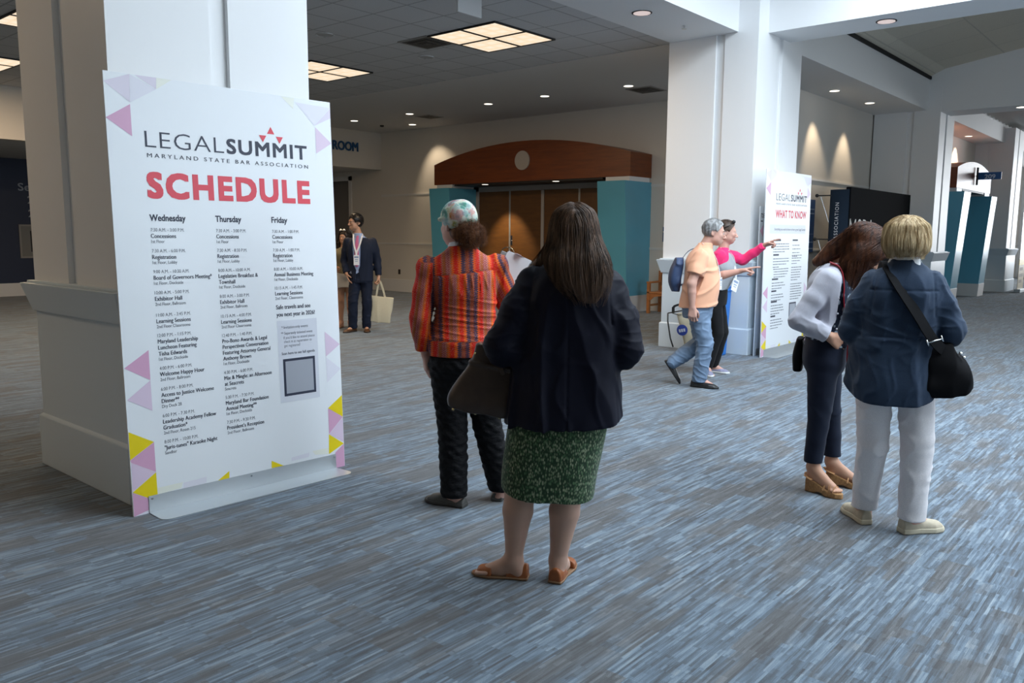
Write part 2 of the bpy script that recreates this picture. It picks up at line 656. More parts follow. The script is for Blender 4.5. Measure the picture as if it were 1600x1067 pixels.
def slat_ceiling():
    P = [(4.93, 4.75), (4.60, 4.84), (3.2, 5.05), (1.2, 5.36), (-1.2, 5.5), (-4, 5.38), (-6.6, 5.1), (-6.6, 5.4), (-4, 5.7), (-1.2, 5.82), (1.2, 5.7), (3.2, 5.4), (4.60, 5.2), (4.93, 5.2)]
    b = MB().prism([(y, z + 0.12) for y, z in P], 'x', 19.0, 37)
    for k in range(36):
        x = 19.9 + k * 0.47
        lo = [(4.86, 4.66), (3.2, 4.93), (1.2, 5.24), (-1.2, 5.38), (-4, 5.26), (-6.5, 4.98)]
        vs = []
        for y, z in lo:
            vs += [(x, y, z + 0.10), (x + 0.30, y, z), (x + 0.33, y, z + 0.02), (x + 0.03, y, z + 0.13)]
        fs = []
        for i in range(len(lo) - 1):
            for q in range(4):
                fs.append((i * 4 + q, i * 4 + (q + 1) % 4, i * 4 + 4 + (q + 1) % 4, i * 4 + 4 + q))
        b.add(vs, fs, 1)
    return struct(b.build('ceiling_slats', [M['ceil'], mat('slat_metal', (0.62, 0.61, 0.58), 0.35, 0.6)]))


slat_ceiling()

# beams: one line along the pillars, cross beams over the aisle
b = MB()
b.box((-9, 4.88, 4.12), (2.4, 5.85, 5.3)).box((2.4, 4.88, 4.12), (10.4, 5.85, 5.3))
struct(b.build('beam_recess', M['beam']))
struct(MB().box((10.4, 4.88, 4.17), (19.3, 5.97, 5.3)).build('beam_middle', M['beam']))
struct(MB().box((19.3, 4.88, 4.20), (37, 5.97, 5.3)).build('beam_far', M['beam']))
for i, (x0, x1) in enumerate(((10.32, 11.02), (18.92, 19.72))):
    struct(MB().box((x0, -6.6, 4.12), (x1, 4.9, 6.0)).build('beam_cross', M['beam']))
struct(MB().box((11.02, 4.845, 4.79), (18.92, 4.885, 4.85)).build('trim_slot', M['slot']))


def pillar(name, x0, x1, y0, y1, gx, gy, ztop=4.3, gw=0.062):
    """shaft with a vertical groove on each visible face, flared cap, dado and plinth"""
    d = 0.035
    root = MB()
    sx0, sx1, sy0, sy1 = x0 + 0.025, x1 - 0.025, y0 + 0.045, y1 - 0.02
    # shaft outline with grooves on all four faces
    out = [(sx0, sy0), (gx - gw, sy0), (gx - gw, sy0 + d), (gx + gw, sy0 + d), (gx + gw, sy0), (sx1, sy0),
           (sx1, gy - gw), (sx1 - d, gy - gw), (sx1 - d, gy + gw), (sx1, gy + gw), (sx1, sy1),
           (gx + gw, sy1), (gx + gw, sy1 - d), (gx - gw, sy1 - d), (gx - gw, sy1), (sx0, sy1),
           (sx0, gy + gw), (sx0 + d, gy + gw), (sx0 + d, gy - gw), (sx0, gy - gw)]
    root.prism(out, 'z', 1.2, ztop)
    o = struct(root.build(name, M['white']))
    MB().box((x0 + 0.02, y0 + 0.02, 0.3), (x1 - 0.02, y1 - 0.02, 1.1)).build('dado', M['trim'], o, bevel=0.006)
    MB().box((x0, y0, 0), (x1, y1, 0.335)).frustum((x0, y0, 0.335), (x1, y1, 0), (x0 + 0.02, y0 + 0.02, 0.35), (x1 - 0.02, y1 - 0.02, 0)).build('plinth', M['trim'], o, bevel=0.005)
    c = MB()
    c.frustum((x0 + 0.005, y0 + 0.005, 1.04), (x1 - 0.005, y1 - 0.005, 0), (x0 - 0.045, y0 - 0.045, 1.215), (x1 + 0.045, y1 + 0.045, 0))
    c.box((x0 - 0.045, y0 - 0.045, 1.215), (x1 + 0.045, y1 + 0.045, 1.222))
    c.box((x0 - 0.012, y0 - 0.012, 1.222), (x1 + 0.012, y1 + 0.012, 1.238))
    c.build('cap', M['trim'], o, bevel=0.003)
    return o


pillar('pillar', 2.0, 3.345, 4.59, 5.905, 2.69, 5.27)
pillar('pillar', 10.01, 11.46, 4.56, 5.89, 10.735, 5.12, 4.6)
pillar('pillar', 18.88, 20.1, 4.58, 5.96, 19.42, 5.2, 4.6)
pillar('pillar', 26.9, 28.3, 4.58, 5.96, 27.55, 5.2, 4.6)

# rails and baseboards of the recess
b = MB().box((XB - 0.022, 6.0, 1.265), (XB, YH + 0.3, 1.30)).box((XB - 0.012, 6.0, 1.25), (XB, YH + 0.3, 1.265))
struct(b.build('trim_chair_rail', M['base']))
b = MB().box((XB - 0.022, 6.0, 2.545), (XB, YH + 0.0, 2.58)).box((XB - 0.012, 6.0, 2.525), (XB, YH, 2.545))
struct(b.build('trim_picture_rail', M['base']))
struct(MB().box((XB - 0.02, 5.98, 0), (XB, 18.6, 0.33)).build('baseboard_back', M['base'], bevel=0.005))
b = MB().box((XB + 0.3, 5.95, 1.265), (37, 5.97, 1.30)).box((XB + 0.3, 5.95, 2.60), (18.9, 5.97, 2.635)).box((20, 5.95, 2.60), (37, 5.97, 2.635))
struct(b.build('trim_side_rails', M['base']))
struct(MB().box((XB, 5.95, 0), (20.0, 5.97, 0.33)).box((20.0, 5.58, 0), (26.9, 5.6, 0.33)).build('baseboard_side', M['base']))
struct(MB().box((-9, 21.72, 0), (9.4, 21.8, 0.31)).box((9.4, 21.77, 0), (XB, 21.8, 0.31)).build('baseboard_far', M['base']))
b = MB().box((XB - 0.03, 18.55, 0), (XB + 0.02, 18.67, 3.12)).box((XB - 0.03, 19.73, 0), (XB + 0.02, 19.85, 3.12)).box((XB - 0.03, 18.55, 3.0), (XB + 0.02, 19.85, 3.12))
struct(b.build('trim_corridor_door', M['base']))
struct(MB().box((XB + 0.2, 18.66, 0), (XB + 0.25, 19.74, 3.04)).build('door_9', mat('grey_door', (0.22, 0.21, 0.20), 0.5)))

# the doors under the wooden arch
DY = [13.64, 12.66, 11.67, 10.66, 9.68]
fr = MB().box((XB - 0.06, 13.64, 0), (XB, 13.78, 2.72)).box((XB - 0.06, 9.54, 0), (XB, 9.68, 2.72)).box((XB - 0.06, 9.54, 2.55), (XB, 13.78, 2.72)).box((XB - 0.07, 11.63, 0), (XB, 11.71, 2.55))
struct(fr.build('trim_door_frame', mat('grey_frame', (0.36, 0.34, 0.33), 0.4), bevel=0.004))
for k in range(4):
    y1, y0 = DY[k] - 0.008, DY[k + 1] + 0.008
    d = struct(MB().box((XB - 0.045, y0, 0.02), (XB - 0.002, y1, 2.545)).build('door_%d' % (k + 1), M['doorwood'], bevel=0.003))
    meet = y0 if k in (0, 2) else y1
    s = 1 if k in (0, 2) else -1
    MB().box((XB - 0.05, meet - 0.014, 0.02), (XB - 0.04, meet + 0.014, 2.545)).build('meeting_strip', M['alu'], d)
    a0, a1 = (-90, 90) if s > 0 else (90, 270)
    r = MB().torus((XB - 0.11, meet + s * 0.015, 1.04), 0.205, 0.012, 'x', a0, a1)
    for z in (0.835, 1.245):
        r.tube([(XB - 0.11, meet + s * 0.03, z), (XB - 0.045, meet + s * 0.03, z)], 0.011, 8)
    r.build('ring_pull', M['chrome'], d, smooth=True)
    if s < 0:
        MB().box((XB - 0.062, meet - 0.085, 1.30), (XB - 0.045, meet - 0.035, 1.52)).cyl((XB - 0.075, meet - 0.06, 1.40), 0.016, 0.02, 'x').build('lock_plate', M['chrome'], d)
    for z in (0.3, 1.3, 2.3):
        hy = y1 if k in (0, 2) else y0
        MB().box((XB - 0.056, hy - 0.012, z - 0.05), (XB - 0.044, hy + 0.012, z + 0.05)).build('hinge', M['chrome'], d)


# the entrance portals: leaning teal columns under a curved wooden header
def portal(name, label, width, wood_z, with_disc, loc, rotz):
    """local frame: x along the wall (0 = middle), y out of the wall (towards -y), z up"""
    t = thing(name, label, 'entrance portal', loc, rotz)
    h = width / 2
    for s in (-1, 1):
        x0, x1 = sorted((s * h, s * (h - 0.66)))
        MB().prism([(0, 0.0), (-0.83, 0.0), (-0.845, 0.335), (0, 0.335)], 'x', x0 - 0.004, x1 + 0.004).build('column_base', M['base'], t, bevel=0.004)
        MB().prism([(0, 0.335), (-0.835, 0.335), (-0.985, 2.61), (0, 2.61)], 'x', x0, x1).build('column', M['teal'], t, bevel=0.004)
        MB().box((x0 + 0.08, -0.80, 2.61), (x1 - 0.02 if s > 0 else x1 - 0.08, -0.05, 2.70)).build('spacer_block', M['white'], t)
    n = 32
    arch = []
    rise = wood_z
    for i in range(n + 1):
        x = -h + 2 * h * i / n
        arch.append((x, 3.17 + rise * (1 - (x / h) ** 2)))
    poly = [(-h, 2.70), (h, 2.70)] + arch[::-1]
    MB().prism(poly, 'y', -0.81, -0.02).build('wooden_header', M['cherry'], t)
    MB().box((-h + 0.66, -0.79, 2.66), (h - 0.66, -0.03, 2.70)).build('soffit_panel', M['black'], t)
    if with_disc:
        MB().cyl((with_disc, -0.835, 3.14), 0.205, 0.026, 'y', 40).build('round_sign', mat('beige_disc', (0.42, 0.38, 0.34), 0.5), t, smooth=True)
    return t


pw = portal('entrance_portal', 'wide wooden arch on teal columns over the brown double doors', 5.51, 0.385, 0.001, (XB, 11.64, 0), RAD(-90))
for yy in (11.95, 10.1):
    pass
p2 = portal('entrance_portal', 'far wooden arch on teal columns beside the small blue 209 sign', 3.66, 0.22, 0, (23.2, 5.585, 0), 0)
for n_ in p2.children:
    pass
# ------------------------------------------------------------------ ceiling fixtures
def panel_light(cx, cy, z, label, glow=92):
    t = thing('ceiling_light', label, 'ceiling light', (cx, cy, z), 0, 'square ceiling lights of four lit lenses')
    f = MB()
    for a, b_ in (((-0.62, -0.62), (0.62, -0.595)), ((-0.62, 0.595), (0.62, 0.62)), ((-0.62, -0.595), (-0.595, 0.595)), ((0.595, -0.595), (0.62, 0.595)), ((-0.02, -0.595), (0.02, 0.595)), ((-0.595, -0.02), (-0.02, 0.02)), ((0.02, -0.02), (0.595, 0.02))):
        f.box((a[0], a[1], -0.022), (b_[0], b_[1], 0.0))
    f.build('frame', M['black'], t)
    for sx in (-1, 1):
        for sy in (-1, 1):
            x0, x1 = sorted((sx * 0.02, sx * 0.595))
            y0, y1 = sorted((sy * 0.02, sy * 0.595))
            MB().box((x0, y0, -0.014), (x1, y1, -0.002)).build('lens', M['lens'], t)
    area('panel_glow', (cx, cy, z - 0.03), (1.15, 1.15), glow, (1.0, 0.74, 0.48), (0, 0, -1))
    return t


panel_light(8.56, 7.77, ZC, 'lit square ceiling light with four lenses nearest the wooden arch')
panel_light(8.50, 11.55, ZC, 'lit square ceiling light half hidden behind the schedule board pillar, right of it')
panel_light(4.50, 15.10, ZC, 'lit square ceiling light at the left picture edge beside the dark pillar side')
panel_light(4.50, 11.55, ZC, 'lit square ceiling light at the far upper left corner behind the pillar')


panel_light(0.0, 7.77, ZC, 'unseen square ceiling light added to warm the left side of the schedule board pillar', 42)  # out of view, added for warm light on the near pillar's left side
panel_light(-3.9, 7.77, ZC, 'unseen square ceiling light added farthest left in the row nearest the pillars', 42)  # second unseen panel, added for the same warm light


def downlight(x, y, z, label, m=None, r=0.085, power=0, group='round downlights in the plaster ceiling', target=None, ang=70):
    t = thing('downlight', label, 'downlight', (x, y, z), 0, group)
    MB().cyl((0, 0, -0.006), r * 1.18, 0.006, 'z', 28).build('rim', M['black'] if m else M['trim'], t)
    MB().cyl((0, 0, -0.009), r, 0.004, 'z', 28).build('lamp', m or M['can'], t)
    if power:
        spot('downlight_beam', (x, y, z - 0.03), target or (x, y, 0), power, WARM, ang, 0.7)
    return t


zc = ZC - 0.012
downlight(12.63, 15.86, zc, 'round downlight above the ROOM lettering, farthest left', power=30)
downlight(12.68, 13.97, zc, 'round downlight just left of the square vent above the arch', power=30)
downlight(13.94, 15.26, zc, 'round downlight closest to the back wall, above the warm patch of wall', power=60, target=(14.62, 14.95, 2.6), ang=75)
downlight(12.72, 11.63, zc, 'round downlight above the middle of the wooden arch', power=25)
downlight(12.69, 10.13, zc, 'round downlight above the right half of the wooden arch', power=25)
downlight(12.77, 8.28, zc, 'round downlight beside the vent next to the bright pillar', power=25)
downlight(8.49, 5.345, 4.12, 'pinkish round downlight in the beam left of the bright pillar', M['can_day'], 0.10, group='round downlights in the white beams')
downlight(10.66, 3.28, 4.12, 'pinkish round downlight in the beam right of the bright pillar', M['can_day'], 0.10, group='round downlights in the white beams')
downlight(19.2, 3.22, 4.12, 'lit downlight in the cross beam above the far room sign', None, 0.10, group='round downlights in the white beams')
downlight(15.36, 5.55, 4.17, 'left one of two round downlights above the warm lit side wall', None, group='downlights along the side wall', power=95, target=(15.75, 5.96, 2.2), ang=60)
downlight(17.17, 5.5, 4.17, 'right one of two round downlights above the warm lit side wall', None, group='downlights along the side wall', power=95, target=(17.2, 5.96, 2.2), ang=60)
downlight(22.6, 5.3, 4.20, 'left one of two downlights over the far portal', None, group='downlights over the far portal', power=200, target=(22.6, 5.6, 2.6), ang=80)
downlight(24.6, 5.3, 4.20, 'right one of two downlights over the far portal', None, group='downlights over the far portal', power=200, target=(24.6, 5.6, 2.6), ang=80)
downlight(5.75, 18.9, 3.24, 'round downlight in the low ceiling before the navy wall', None, power=12)
downlight(13.75, 12.66, 2.66, 'small downlight under the arch, over the left pair of doors', None, 0.07, power=190, group='small downlights under the arch', target=(14.62, 12.66, 0.9), ang=62)
downlight(13.75, 10.65, 2.66, 'small downlight under the arch, over the right pair of doors', None, 0.07, power=50, group='small downlights under the arch', target=(14.62, 10.65, 0.9), ang=62)


def vent(x0, y0, x1, y1, z, label):
    t = thing('ceiling_vent', label, 'ceiling vent', ((x0 + x1) / 2, (y0 + y1) / 2, z), 0, 'square ceiling vents')
    hx, hy = (x1 - x0) / 2, (y1 - y0) / 2
    MB().box((-hx, -hy, -0.012), (hx, hy, 0)).build('frame', mat('vent_grey', (0.30, 0.29, 0.28), 0.6), t)
    sl = MB()
    for k in range(1, 6):
        q = 1 - k / 6.0
        sl.box((-hx * q, -hy * q, -0.012 - 0.004 * k), (hx * q, hy * q, -0.008 - 0.004 * k), k % 2)
    sl.build('louvre', [M['black'], mat('vent_dark', (0.09, 0.085, 0.08), 0.6)], t)
    return t


vent(7.92, 8.38, 8.50, 8.97, ZC, 'dark square vent beside the lit ceiling panel')
vent(13.02, 13.72, 13.50, 14.16, zc, 'dark square vent over the left end of the arch')
vent(13.0, 7.96, 13.58, 8.50, zc, 'dark square vent next to the bright pillar')
for x, y, lab in ((7.03, 9.42, 'round flush ceiling speaker right of the schedule board pillar'), (8.87, 9.39, 'round flush ceiling speaker behind the dark square vent')):
    t = thing('ceiling_speaker', lab, 'ceiling speaker', (x, y, ZC))
    MB().torus((0, 0, -0.004), 0.115, 0.008, 'z').build('rim', M['tiles'], t, smooth=True)
    MB().cyl((0, 0, -0.006), 0.11, 0.006, 'z', 28).build('grille', mat('speaker_grille', (0.40, 0.40, 0.40), 0.8), t)
t = thing('smoke_detector', 'small dark smoke detector on the plaster ceiling near the back corner', 'smoke detector', (13.6, 16.0, zc))
MB().cyl((0, 0, -0.03), 0.05, 0.03, 'z', 20).build('housing', M['black'], t)
MB().cyl((0, 0, -0.04), 0.025, 0.01, 'z', 16).build('sensor', M['black'], t)
t = thing('sprinkler', 'tiny sprinkler head in the beam left of the bright pillar', 'sprinkler', (9.35, 5.27, 4.12))
MB().cyl((0, 0, -0.03), 0.012, 0.03).build('stem', M['chrome'], t)
MB().cyl((0, 0, -0.034), 0.03, 0.005).build('rim', M['chrome'], t)

# hanging sign seen from its blank edge, with a red lettered face turned away
t = thing('hanging_sign', 'blank white hanging sign at the top edge of the picture', 'hanging sign', (6.95, 6.65, 0))
MB().box((-0.192, -0.012, 4.0), (0.192, 0.012, 4.215)).build('panel', mat('sign_white', (0.66, 0.66, 0.66), 0.4), t)

# ------------------------------------------------------------------ lettering and small things on the walls
M['letter_blue'] = mat('letter_blue', (0.010, 0.085, 0.23), 0.4)
b = MB()
write(b, 'ROOM', 0, 0, 0.215, 0.80, 0.028, 1.0, 0, depth=0.03)
o = tag(b.build('wall_lettering', M['letter_blue'], loc=(13.05, YH - 0.03, 3.66)), 'dark blue letters ROOM on the pale header wall', 'wall lettering')
M['letter_grey'] = mat('letter_grey', (0.35, 0.37, 0.42), 0.5)
b = MB()
write(b, 'Se', 0, 0, 0.17, 0.26, 0.015, depth=0.01)
write(b, '2', 0.19, -0.30, 0.17, 0.11, 0.015, depth=0.01)
write(b, '2', 0.19, -0.62, 0.17, 0.11, 0.015, depth=0.01)
tag(b.build('wall_lettering', M['letter_grey'], loc=(7.25, 21.728, 2.50)), 'grey letters Se on the navy wall, cut off by the pillar', 'wall lettering')
t = thing('extinguisher_cabinet', 'white framed fire extinguisher cabinet on the navy wall', 'extinguisher cabinet', (7.22, 21.74, 0.90))
MB().box((-0.02, -0.03, 0), (0.02, 0, 0.80)).box((0.50, -0.03, 0), (0.54, 0, 0.80)).box((0.02, -0.03, 0), (0.50, 0, 0.04)).box((0.02, -0.03, 0.76), (0.50, 0, 0.80)).build('frame', mat('cabinet_frame', (0.30, 0.28, 0.25), 0.5), t)
MB().box((0.02, -0.02, 0.04), (0.50, 0, 0.76)).build('door', mat('cabinet_door', (0.20, 0.19, 0.17), 0.35), t)
MB().box((0.22, -0.026, 0.15), (0.25, -0.02, 0.65)).build('slot_window', M['black'], t)
t = thing('wall_outlet', 'small dark outlet low on the back wall', 'wall outlet', (XB, 16.6, 0.53))
MB().box((-0.008, -0.04, -0.065), (0, 0.04, 0.065)).build('plate', mat('outlet_brown', (0.05, 0.035, 0.025), 0.5), t)
MB().box((-0.011, -0.018, 0.01), (-0.008, 0.018, 0.04)).box((-0.011, -0.018, -0.04), (-0.008, 0.018, -0.01)).build('socket', M['black'], t)
t = thing('room_sign', 'small navy sign on the back wall at the edge of the bright pillar', 'room sign', (XB, 8.48, 1.42))
MB().box((-0.02, -0.1, 0), (0, 0.1, 0.3)).build('panel', M['letter_blue'], t)
MB().box((-0.024, -0.1, 0.19), (-0.02, 0.1, 0.21)).build('stripe', M['alu'], t)
t = thing('directory_board', 'blue directory board on the side wall behind the white info board', 'directory board', (15.1, 5.95, 1.25))
MB().box((0, -0.025, 0), (0.63, 0, 0.99)).build('panel', mat('directory_blue', (0.03, 0.085, 0.24), 0.4), t)
d = MB()
for k, z in enumerate((0.06, 0.18, 0.34, 0.72, 0.80)):
    d.box((0.06 if k != 2 else 0.02, -0.027, z), (0.60, -0.025, z + (0.02 if k != 2 else 0.006)))
d.build('printed_lines', mat('directory_print', (0.35, 0.45, 0.62), 0.5), t)

# blade sign of the far room
t = thing('blade_sign', 'small blue 209 sign sticking out beside the far wooden arch', 'blade sign', (23.2, 4.21, 2.97))
MB().box((-0.012, 0, 0), (0.012, 0.50, 0.175)).build('panel', mat('sign_blue', (0.015, 0.10, 0.30), 0.35), t)
MB().box((-0.02, 0.50, -0.13), (0.02, 0.545, 0.30)).build('bracket', M['black'], t)
MB().tube([(0, 0.50, 0.09), (0, 0.555, 0.09)], 0.018).build('arm', M['black'], t)
b = MB()
write(b, '209', 0, 0, 0.10, 0.23, 0.02, yoff=0)
b.v = [(-0.0135 + p[1], 0.36 - p[0], p[2] + 0.02) for p in b.v]
b.build('lettering', mat('sign_letter', (0.62, 0.70, 0.80), 0.5), t)

# ------------------------------------------------------------------ printed boards
M['board'] = mat('board_white', (0.80, 0.825, 0.85), 0.38, coat=0.15)
M['board_edge'] = mat('board_edge', (0.62, 0.55, 0.57), 0.5)
M['ink'] = mat('ink_navy', (0.022, 0.028, 0.055), 0.5)
M['ink_grey'] = mat('ink_grey', (0.10, 0.11, 0.14), 0.5)
M['red'] = mat('ink_coral', (0.72, 0.055, 0.085), 0.45)
M['y1'] = mat('print_cream', (0.80, 0.81, 0.72), 0.4)
M['y3'] = mat('print_yellow', (0.80, 0.62, 0.0), 0.4)
M['p1'] = mat('print_pale_lilac', (0.74, 0.73, 0.80), 0.4)
M['p2'] = mat('print_lilac', (0.71, 0.65, 0.745), 0.4)
M['p3'] = mat('print_light_pink', (0.70, 0.56, 0.69), 0.4)
M['p4'] = mat('print_pink', (0.65, 0.36, 0.52), 0.4)
M['greybox'] = mat('print_grey', (0.66, 0.68, 0.74), 0.4)

TRI = [
    ('p2', [(0.0, 2.336), (0.136, 2.389), (0.131, 2.241)]), ('p1', [(0.137, 2.389), (0.275, 2.327), (0.132, 2.241)]),
    ('p2', [(0.163, 2.389), (0.279, 2.389), (0.275, 2.328)]), ('y1', [(0.280, 2.389), (0.365, 2.389), (0.276, 2.328)]),
    ('p4', [(0.0, 2.15), (0.13, 2.232), (0.13, 2.064)]), ('p1', [(1.143, 2.361), (1.395, 2.354), (1.272, 2.231)]),
    ('p2', [(1.273, 2.231), (1.396, 2.35), (1.397, 2.29)]), ('p3', [(1.279, 2.223), (1.396, 2.131), (1.279, 2.059)]),
    ('y1', [(1.042, 2.386), (1.136, 2.386), (1.126, 2.317)]),
    ('p4', [(0.004, 0.825), (0.141, 0.912), (0.14, 0.745)]), ('p3', [(0.008, 0.651), (0.14, 0.744), (0.14, 0.573)]),
    ('y3', [(0.003, 0.475), (0.137, 0.397), (0.002, 0.319)]), ('p4', [(0.137, 0.396), (0.137, 0.226), (0.006, 0.304), (0.003, 0.318)]),
    ('p3', [(0.006, 0.303), (0.136, 0.225), (0.003, 0.141)]), ('y3', [(0.137, 0.224), (0.138, 0.093), (0.086, 0.088), (0.003, 0.138)]),
    ('p4', [(0.003, 0.135), (0.085, 0.087), (0.084, 0.02), (0.002, 0.002)]), ('p1', [(0.084, 0.019), (0.085, 0.002), (0.003, 0.001)]),
    ('p3', [(1.283, 0.919), (1.396, 0.827), (1.284, 0.755)]), ('p1', [(1.284, 0.753), (1.396, 0.663), (1.285, 0.583)]),
    ('y3', [(1.396, 0.485), (1.396, 0.339), (1.284, 0.413)]), ('p4', [(1.284, 0.411), (1.396, 0.337), (1.283, 0.24)]),
    ('p3', [(1.396, 0.334), (1.396, 0.165), (1.284, 0.239)]), ('y3', [(1.282, 0.238), (1.396, 0.156), (1.276, 0.106)]),
    ('p4', [(1.396, 0.154), (1.396, 0.002), (1.330, 0.002), (1.324, 0.106)]),
    ('y3', [(0.571, 0.14), (0.568, 0.094), (0.49, 0.094)]), ('y3', [(0.854, 0.145), (0.936, 0.098), (0.852, 0.099)]),
    ('p1', [(0.289, 0.13), (0.428, 0.136), (0.425, 0.1), (0.286, 0.092)]), ('y1', [(0.14, 0.134), (0.285, 0.135), (0.274, 0.103), (0.141, 0.096)]),
    ('p1', [(0.995, 0.138), (1.128, 0.145), (1.121, 0.117), (0.994, 0.115)]), ('y1', [(1.15, 0.15), (1.274, 0.15), (1.274, 0.107), (1.17, 0.122)]),
]
CM = ['p1', 'p2', 'p3', 'p4', 'y1', 'y3']


def poly(mb, pts, mi=0, yoff=-0.0008):
    ar = sum(pts[i][0] * pts[(i + 1) % len(pts)][1] - pts[(i + 1) % len(pts)][0] * pts[i][1] for i in range(len(pts)))
    if ar < 0:
        pts = pts[::-1]
    mb.add([(u, yoff, v) for u, v in pts], [tuple(range(len(pts)))], mi)


def board(label, loc, rotz, lean, w, h):
    t = thing('poster_stand', label, 'poster stand', loc, rotz, None, -lean)
    MB().box((0, 0, 0.001), (w, 0.012, h)).build('panel', [M['board']], t, bevel=0.001)
    b = MB()
    for c, p in TRI:
        poly(b, [(u * w / 1.398, v * h / 2.39) for u, v in p], CM.index(c))
    b.build('printed_triangles', [M[c] for c in CM], t)
    # metal foot: upright flange and rounded floor plate
    x0, x1 = 0.086, w - 0.072
    tl = math.tan(lean)
    f = MB()
    f.box((x0, -0.005, 0.004), (x1, -0.002, 0.098))
    pts = [(x0, -0.002), (x0, -0.13)]
    for k in range(7):
        a = RAD(180 + 15 * k)
        pts.append((x0 + 0.055 + 0.055 * math.cos(a), -0.135 + 0.045 * math.sin(a)))
    for k in range(7):
        a = RAD(270 + 15 * k)
        pts.append((x1 - 0.04 + 0.055 * math.cos(a), -0.135 + 0.045 * math.sin(a)))
    pts += [(x1, -0.002)]
    n = len(pts)
    vs = [(x, y, y * tl + 0.0005) for x, y in pts] + [(x, y, y * tl + 0.004) for x, y in pts]
    f.add(vs, [tuple(range(n))[::-1], tuple(range(n, 2 * n))] + [(i, (i + 1) % n, n + (i + 1) % n, n + i) for i in range(n)])
    f.build('foot_plate', M['alu'], t)
    for u in (x0 + 0.018, w / 2 + 0.01, x1 - 0.014):
        MB().cyl((u, -0.010, 0.082), 0.0055, 0.006, 'y', 12).build('screw', M['chrome'], t)
    return t


def logo(t, k, u0, v0, thin=-0.012):
    """lettering of the board head; k scales from the large board's layout"""
    b = MB()
    X = lambda u: u0 + (u - 0.196) * k
    V = lambda v: v0 + (v - 2.013) * k
    write(b, 'LEGAL', X(0.196), V(2.013), 0.088 * k, 0.455 * k, thin, 1.05)
    write(b, 'SUMMIT', X(0.671), V(2.016), 0.080 * k, 0.535 * k, 0.026, 1.12)
    write(b, 'MARYLAND STATE BAR ASSOCIATION', X(0.203), V(1.960), 0.0215 * k, 1.010 * k, 0.010, 1.5)
    b.build('logo_lettering', M['ink'], t)
    b = MB()
    for p in ([(0.961, 2.194), (0.935, 2.151), (0.985, 2.151)], [(0.881, 2.139), (0.930, 2.139), (0.905, 2.098)], [(0.994, 2.139), (1.043, 2.139), (1.018, 2.098)]):
        poly(b, [(X(u), V(v)) for u, v in p], 0, -0.0012)
    b.build('logo_triangles', M['red'], t)


SCHED_ROT = math.atan2(4.337 - 4.393, 3.323 - 1.926)
LEAN = math.atan2(0.085, 2.389)
ps = board('tall white SCHEDULE board of session times in front of the left pillar', (1.926, 4.393, 0), SCHED_ROT, LEAN, 1.398, 2.39)
logo(ps, 1.0, 0.196, 2.013)
b = MB()
write(b, 'SCHEDULE', 0.199, 1.747, 0.127, 1.012, 0.042, 1.16)
b.build('heading', M['red'], ps)

WED = [(1.56, '7:30 A.M. - 3:00 P.M.', ['Concessions'], '1st Floor'), (1.445, '7:30 A.M. - 6:00 P.M.', ['Registration'], '1st Floor, Lobby'),
       (1.331, '9:00 A.M. - 10:30 A.M.', ['Board of Governors Meeting*'], '1st Floor, Dockside'), (1.215, '10:00 A.M. - 5:00 P.M.', ['Exhibitor Hall'], '2nd Floor, Ballroom'),
       (1.091, '11:00 A.M. - 3:45 P.M.', ['Learning Sessions'], '2nd Floor Classrooms'), (0.978, '12:00 P.M. - 1:15 P.M.', ['Maryland Leadership', 'Luncheon Featuring', 'Tisha Edwards'], '1st Floor, Dockside'),
       (0.794, '4:00 P.M. - 6:00 P.M.', ['Welcome Happy Hour'], '2nd Floor, Ballroom'), (0.677, '6:00 P.M. - 8:00 P.M.', ['Access to Justice Welcome', 'Dinner**'], 'Dry Dock 28'),
       (0.526, '6:00 P.M. - 7:30 P.M.', ['Leadership Academy Fellow', 'Graduation*'], '2nd Floor, Room 215'), (0.377, '8:00 P.M. - 10:00 P.M.', ['"Juris-tunes" Karaoke Night'], 'Sandbar')]
THU = [(1.558, '7:30 A.M. - 3:00 P.M.', ['Concessions'], '1st Floor'), (1.444, '7:30 A.M. - 8:30 P.M.', ['Registration'], '1st Floor, Lobby'),
       (1.328, '8:00 A.M. - 10:00 A.M.', ['Legislative Breakfast &', 'Townhall'], '1st Floor, Dockside'), (1.176, '8:00 A.M. - 3:00 P.M.', ['Exhibitor Hall'], '2nd Floor, Ballroom'),
       (1.059, '10:15 A.M. - 4:00 P.M.', ['Learning Sessions'], '2nd Floor Classrooms'), (0.945, '12:40 P.M. - 1:40 P.M.', ['Pro-Bono Awards & Legal', 'Perspectives Conversation', 'Featuring Attorney General', 'Anthony Brown'], '1st Floor, Dockside'),
       (0.725, '4:30 P.M. - 6:00 P.M.', ['Mix & Mingle: an Afternoon', 'at Seacrets'], 'Seacrets'), (0.576, '5:30 P.M. - 7:30 P.M.', ['Maryland Bar Foundation', 'Annual Meeting**'], '1st Floor, Dockside'),
       (0.426, '7:30 P.M. - 9:30 P.M.', ["President's Reception"], '2nd Floor, Ballroom')]
FRI = [(1.556, '7:30 A.M. - 1:00 P.M.', ['Concessions'], '1st Floor'), (1.442, '7:30 A.M. - 1:00 P.M.', ['Registration'], '1st Floor, Lobby'),
       (1.325, '8:00 A.M. - 10:00 A.M.', ['Annual Business Meeting'], '1st Floor, Dockside'), (1.208, '10:15 A.M. - 1:45 P.M.', ['Learning Sessions'], '2nd Floor, Classrooms')]
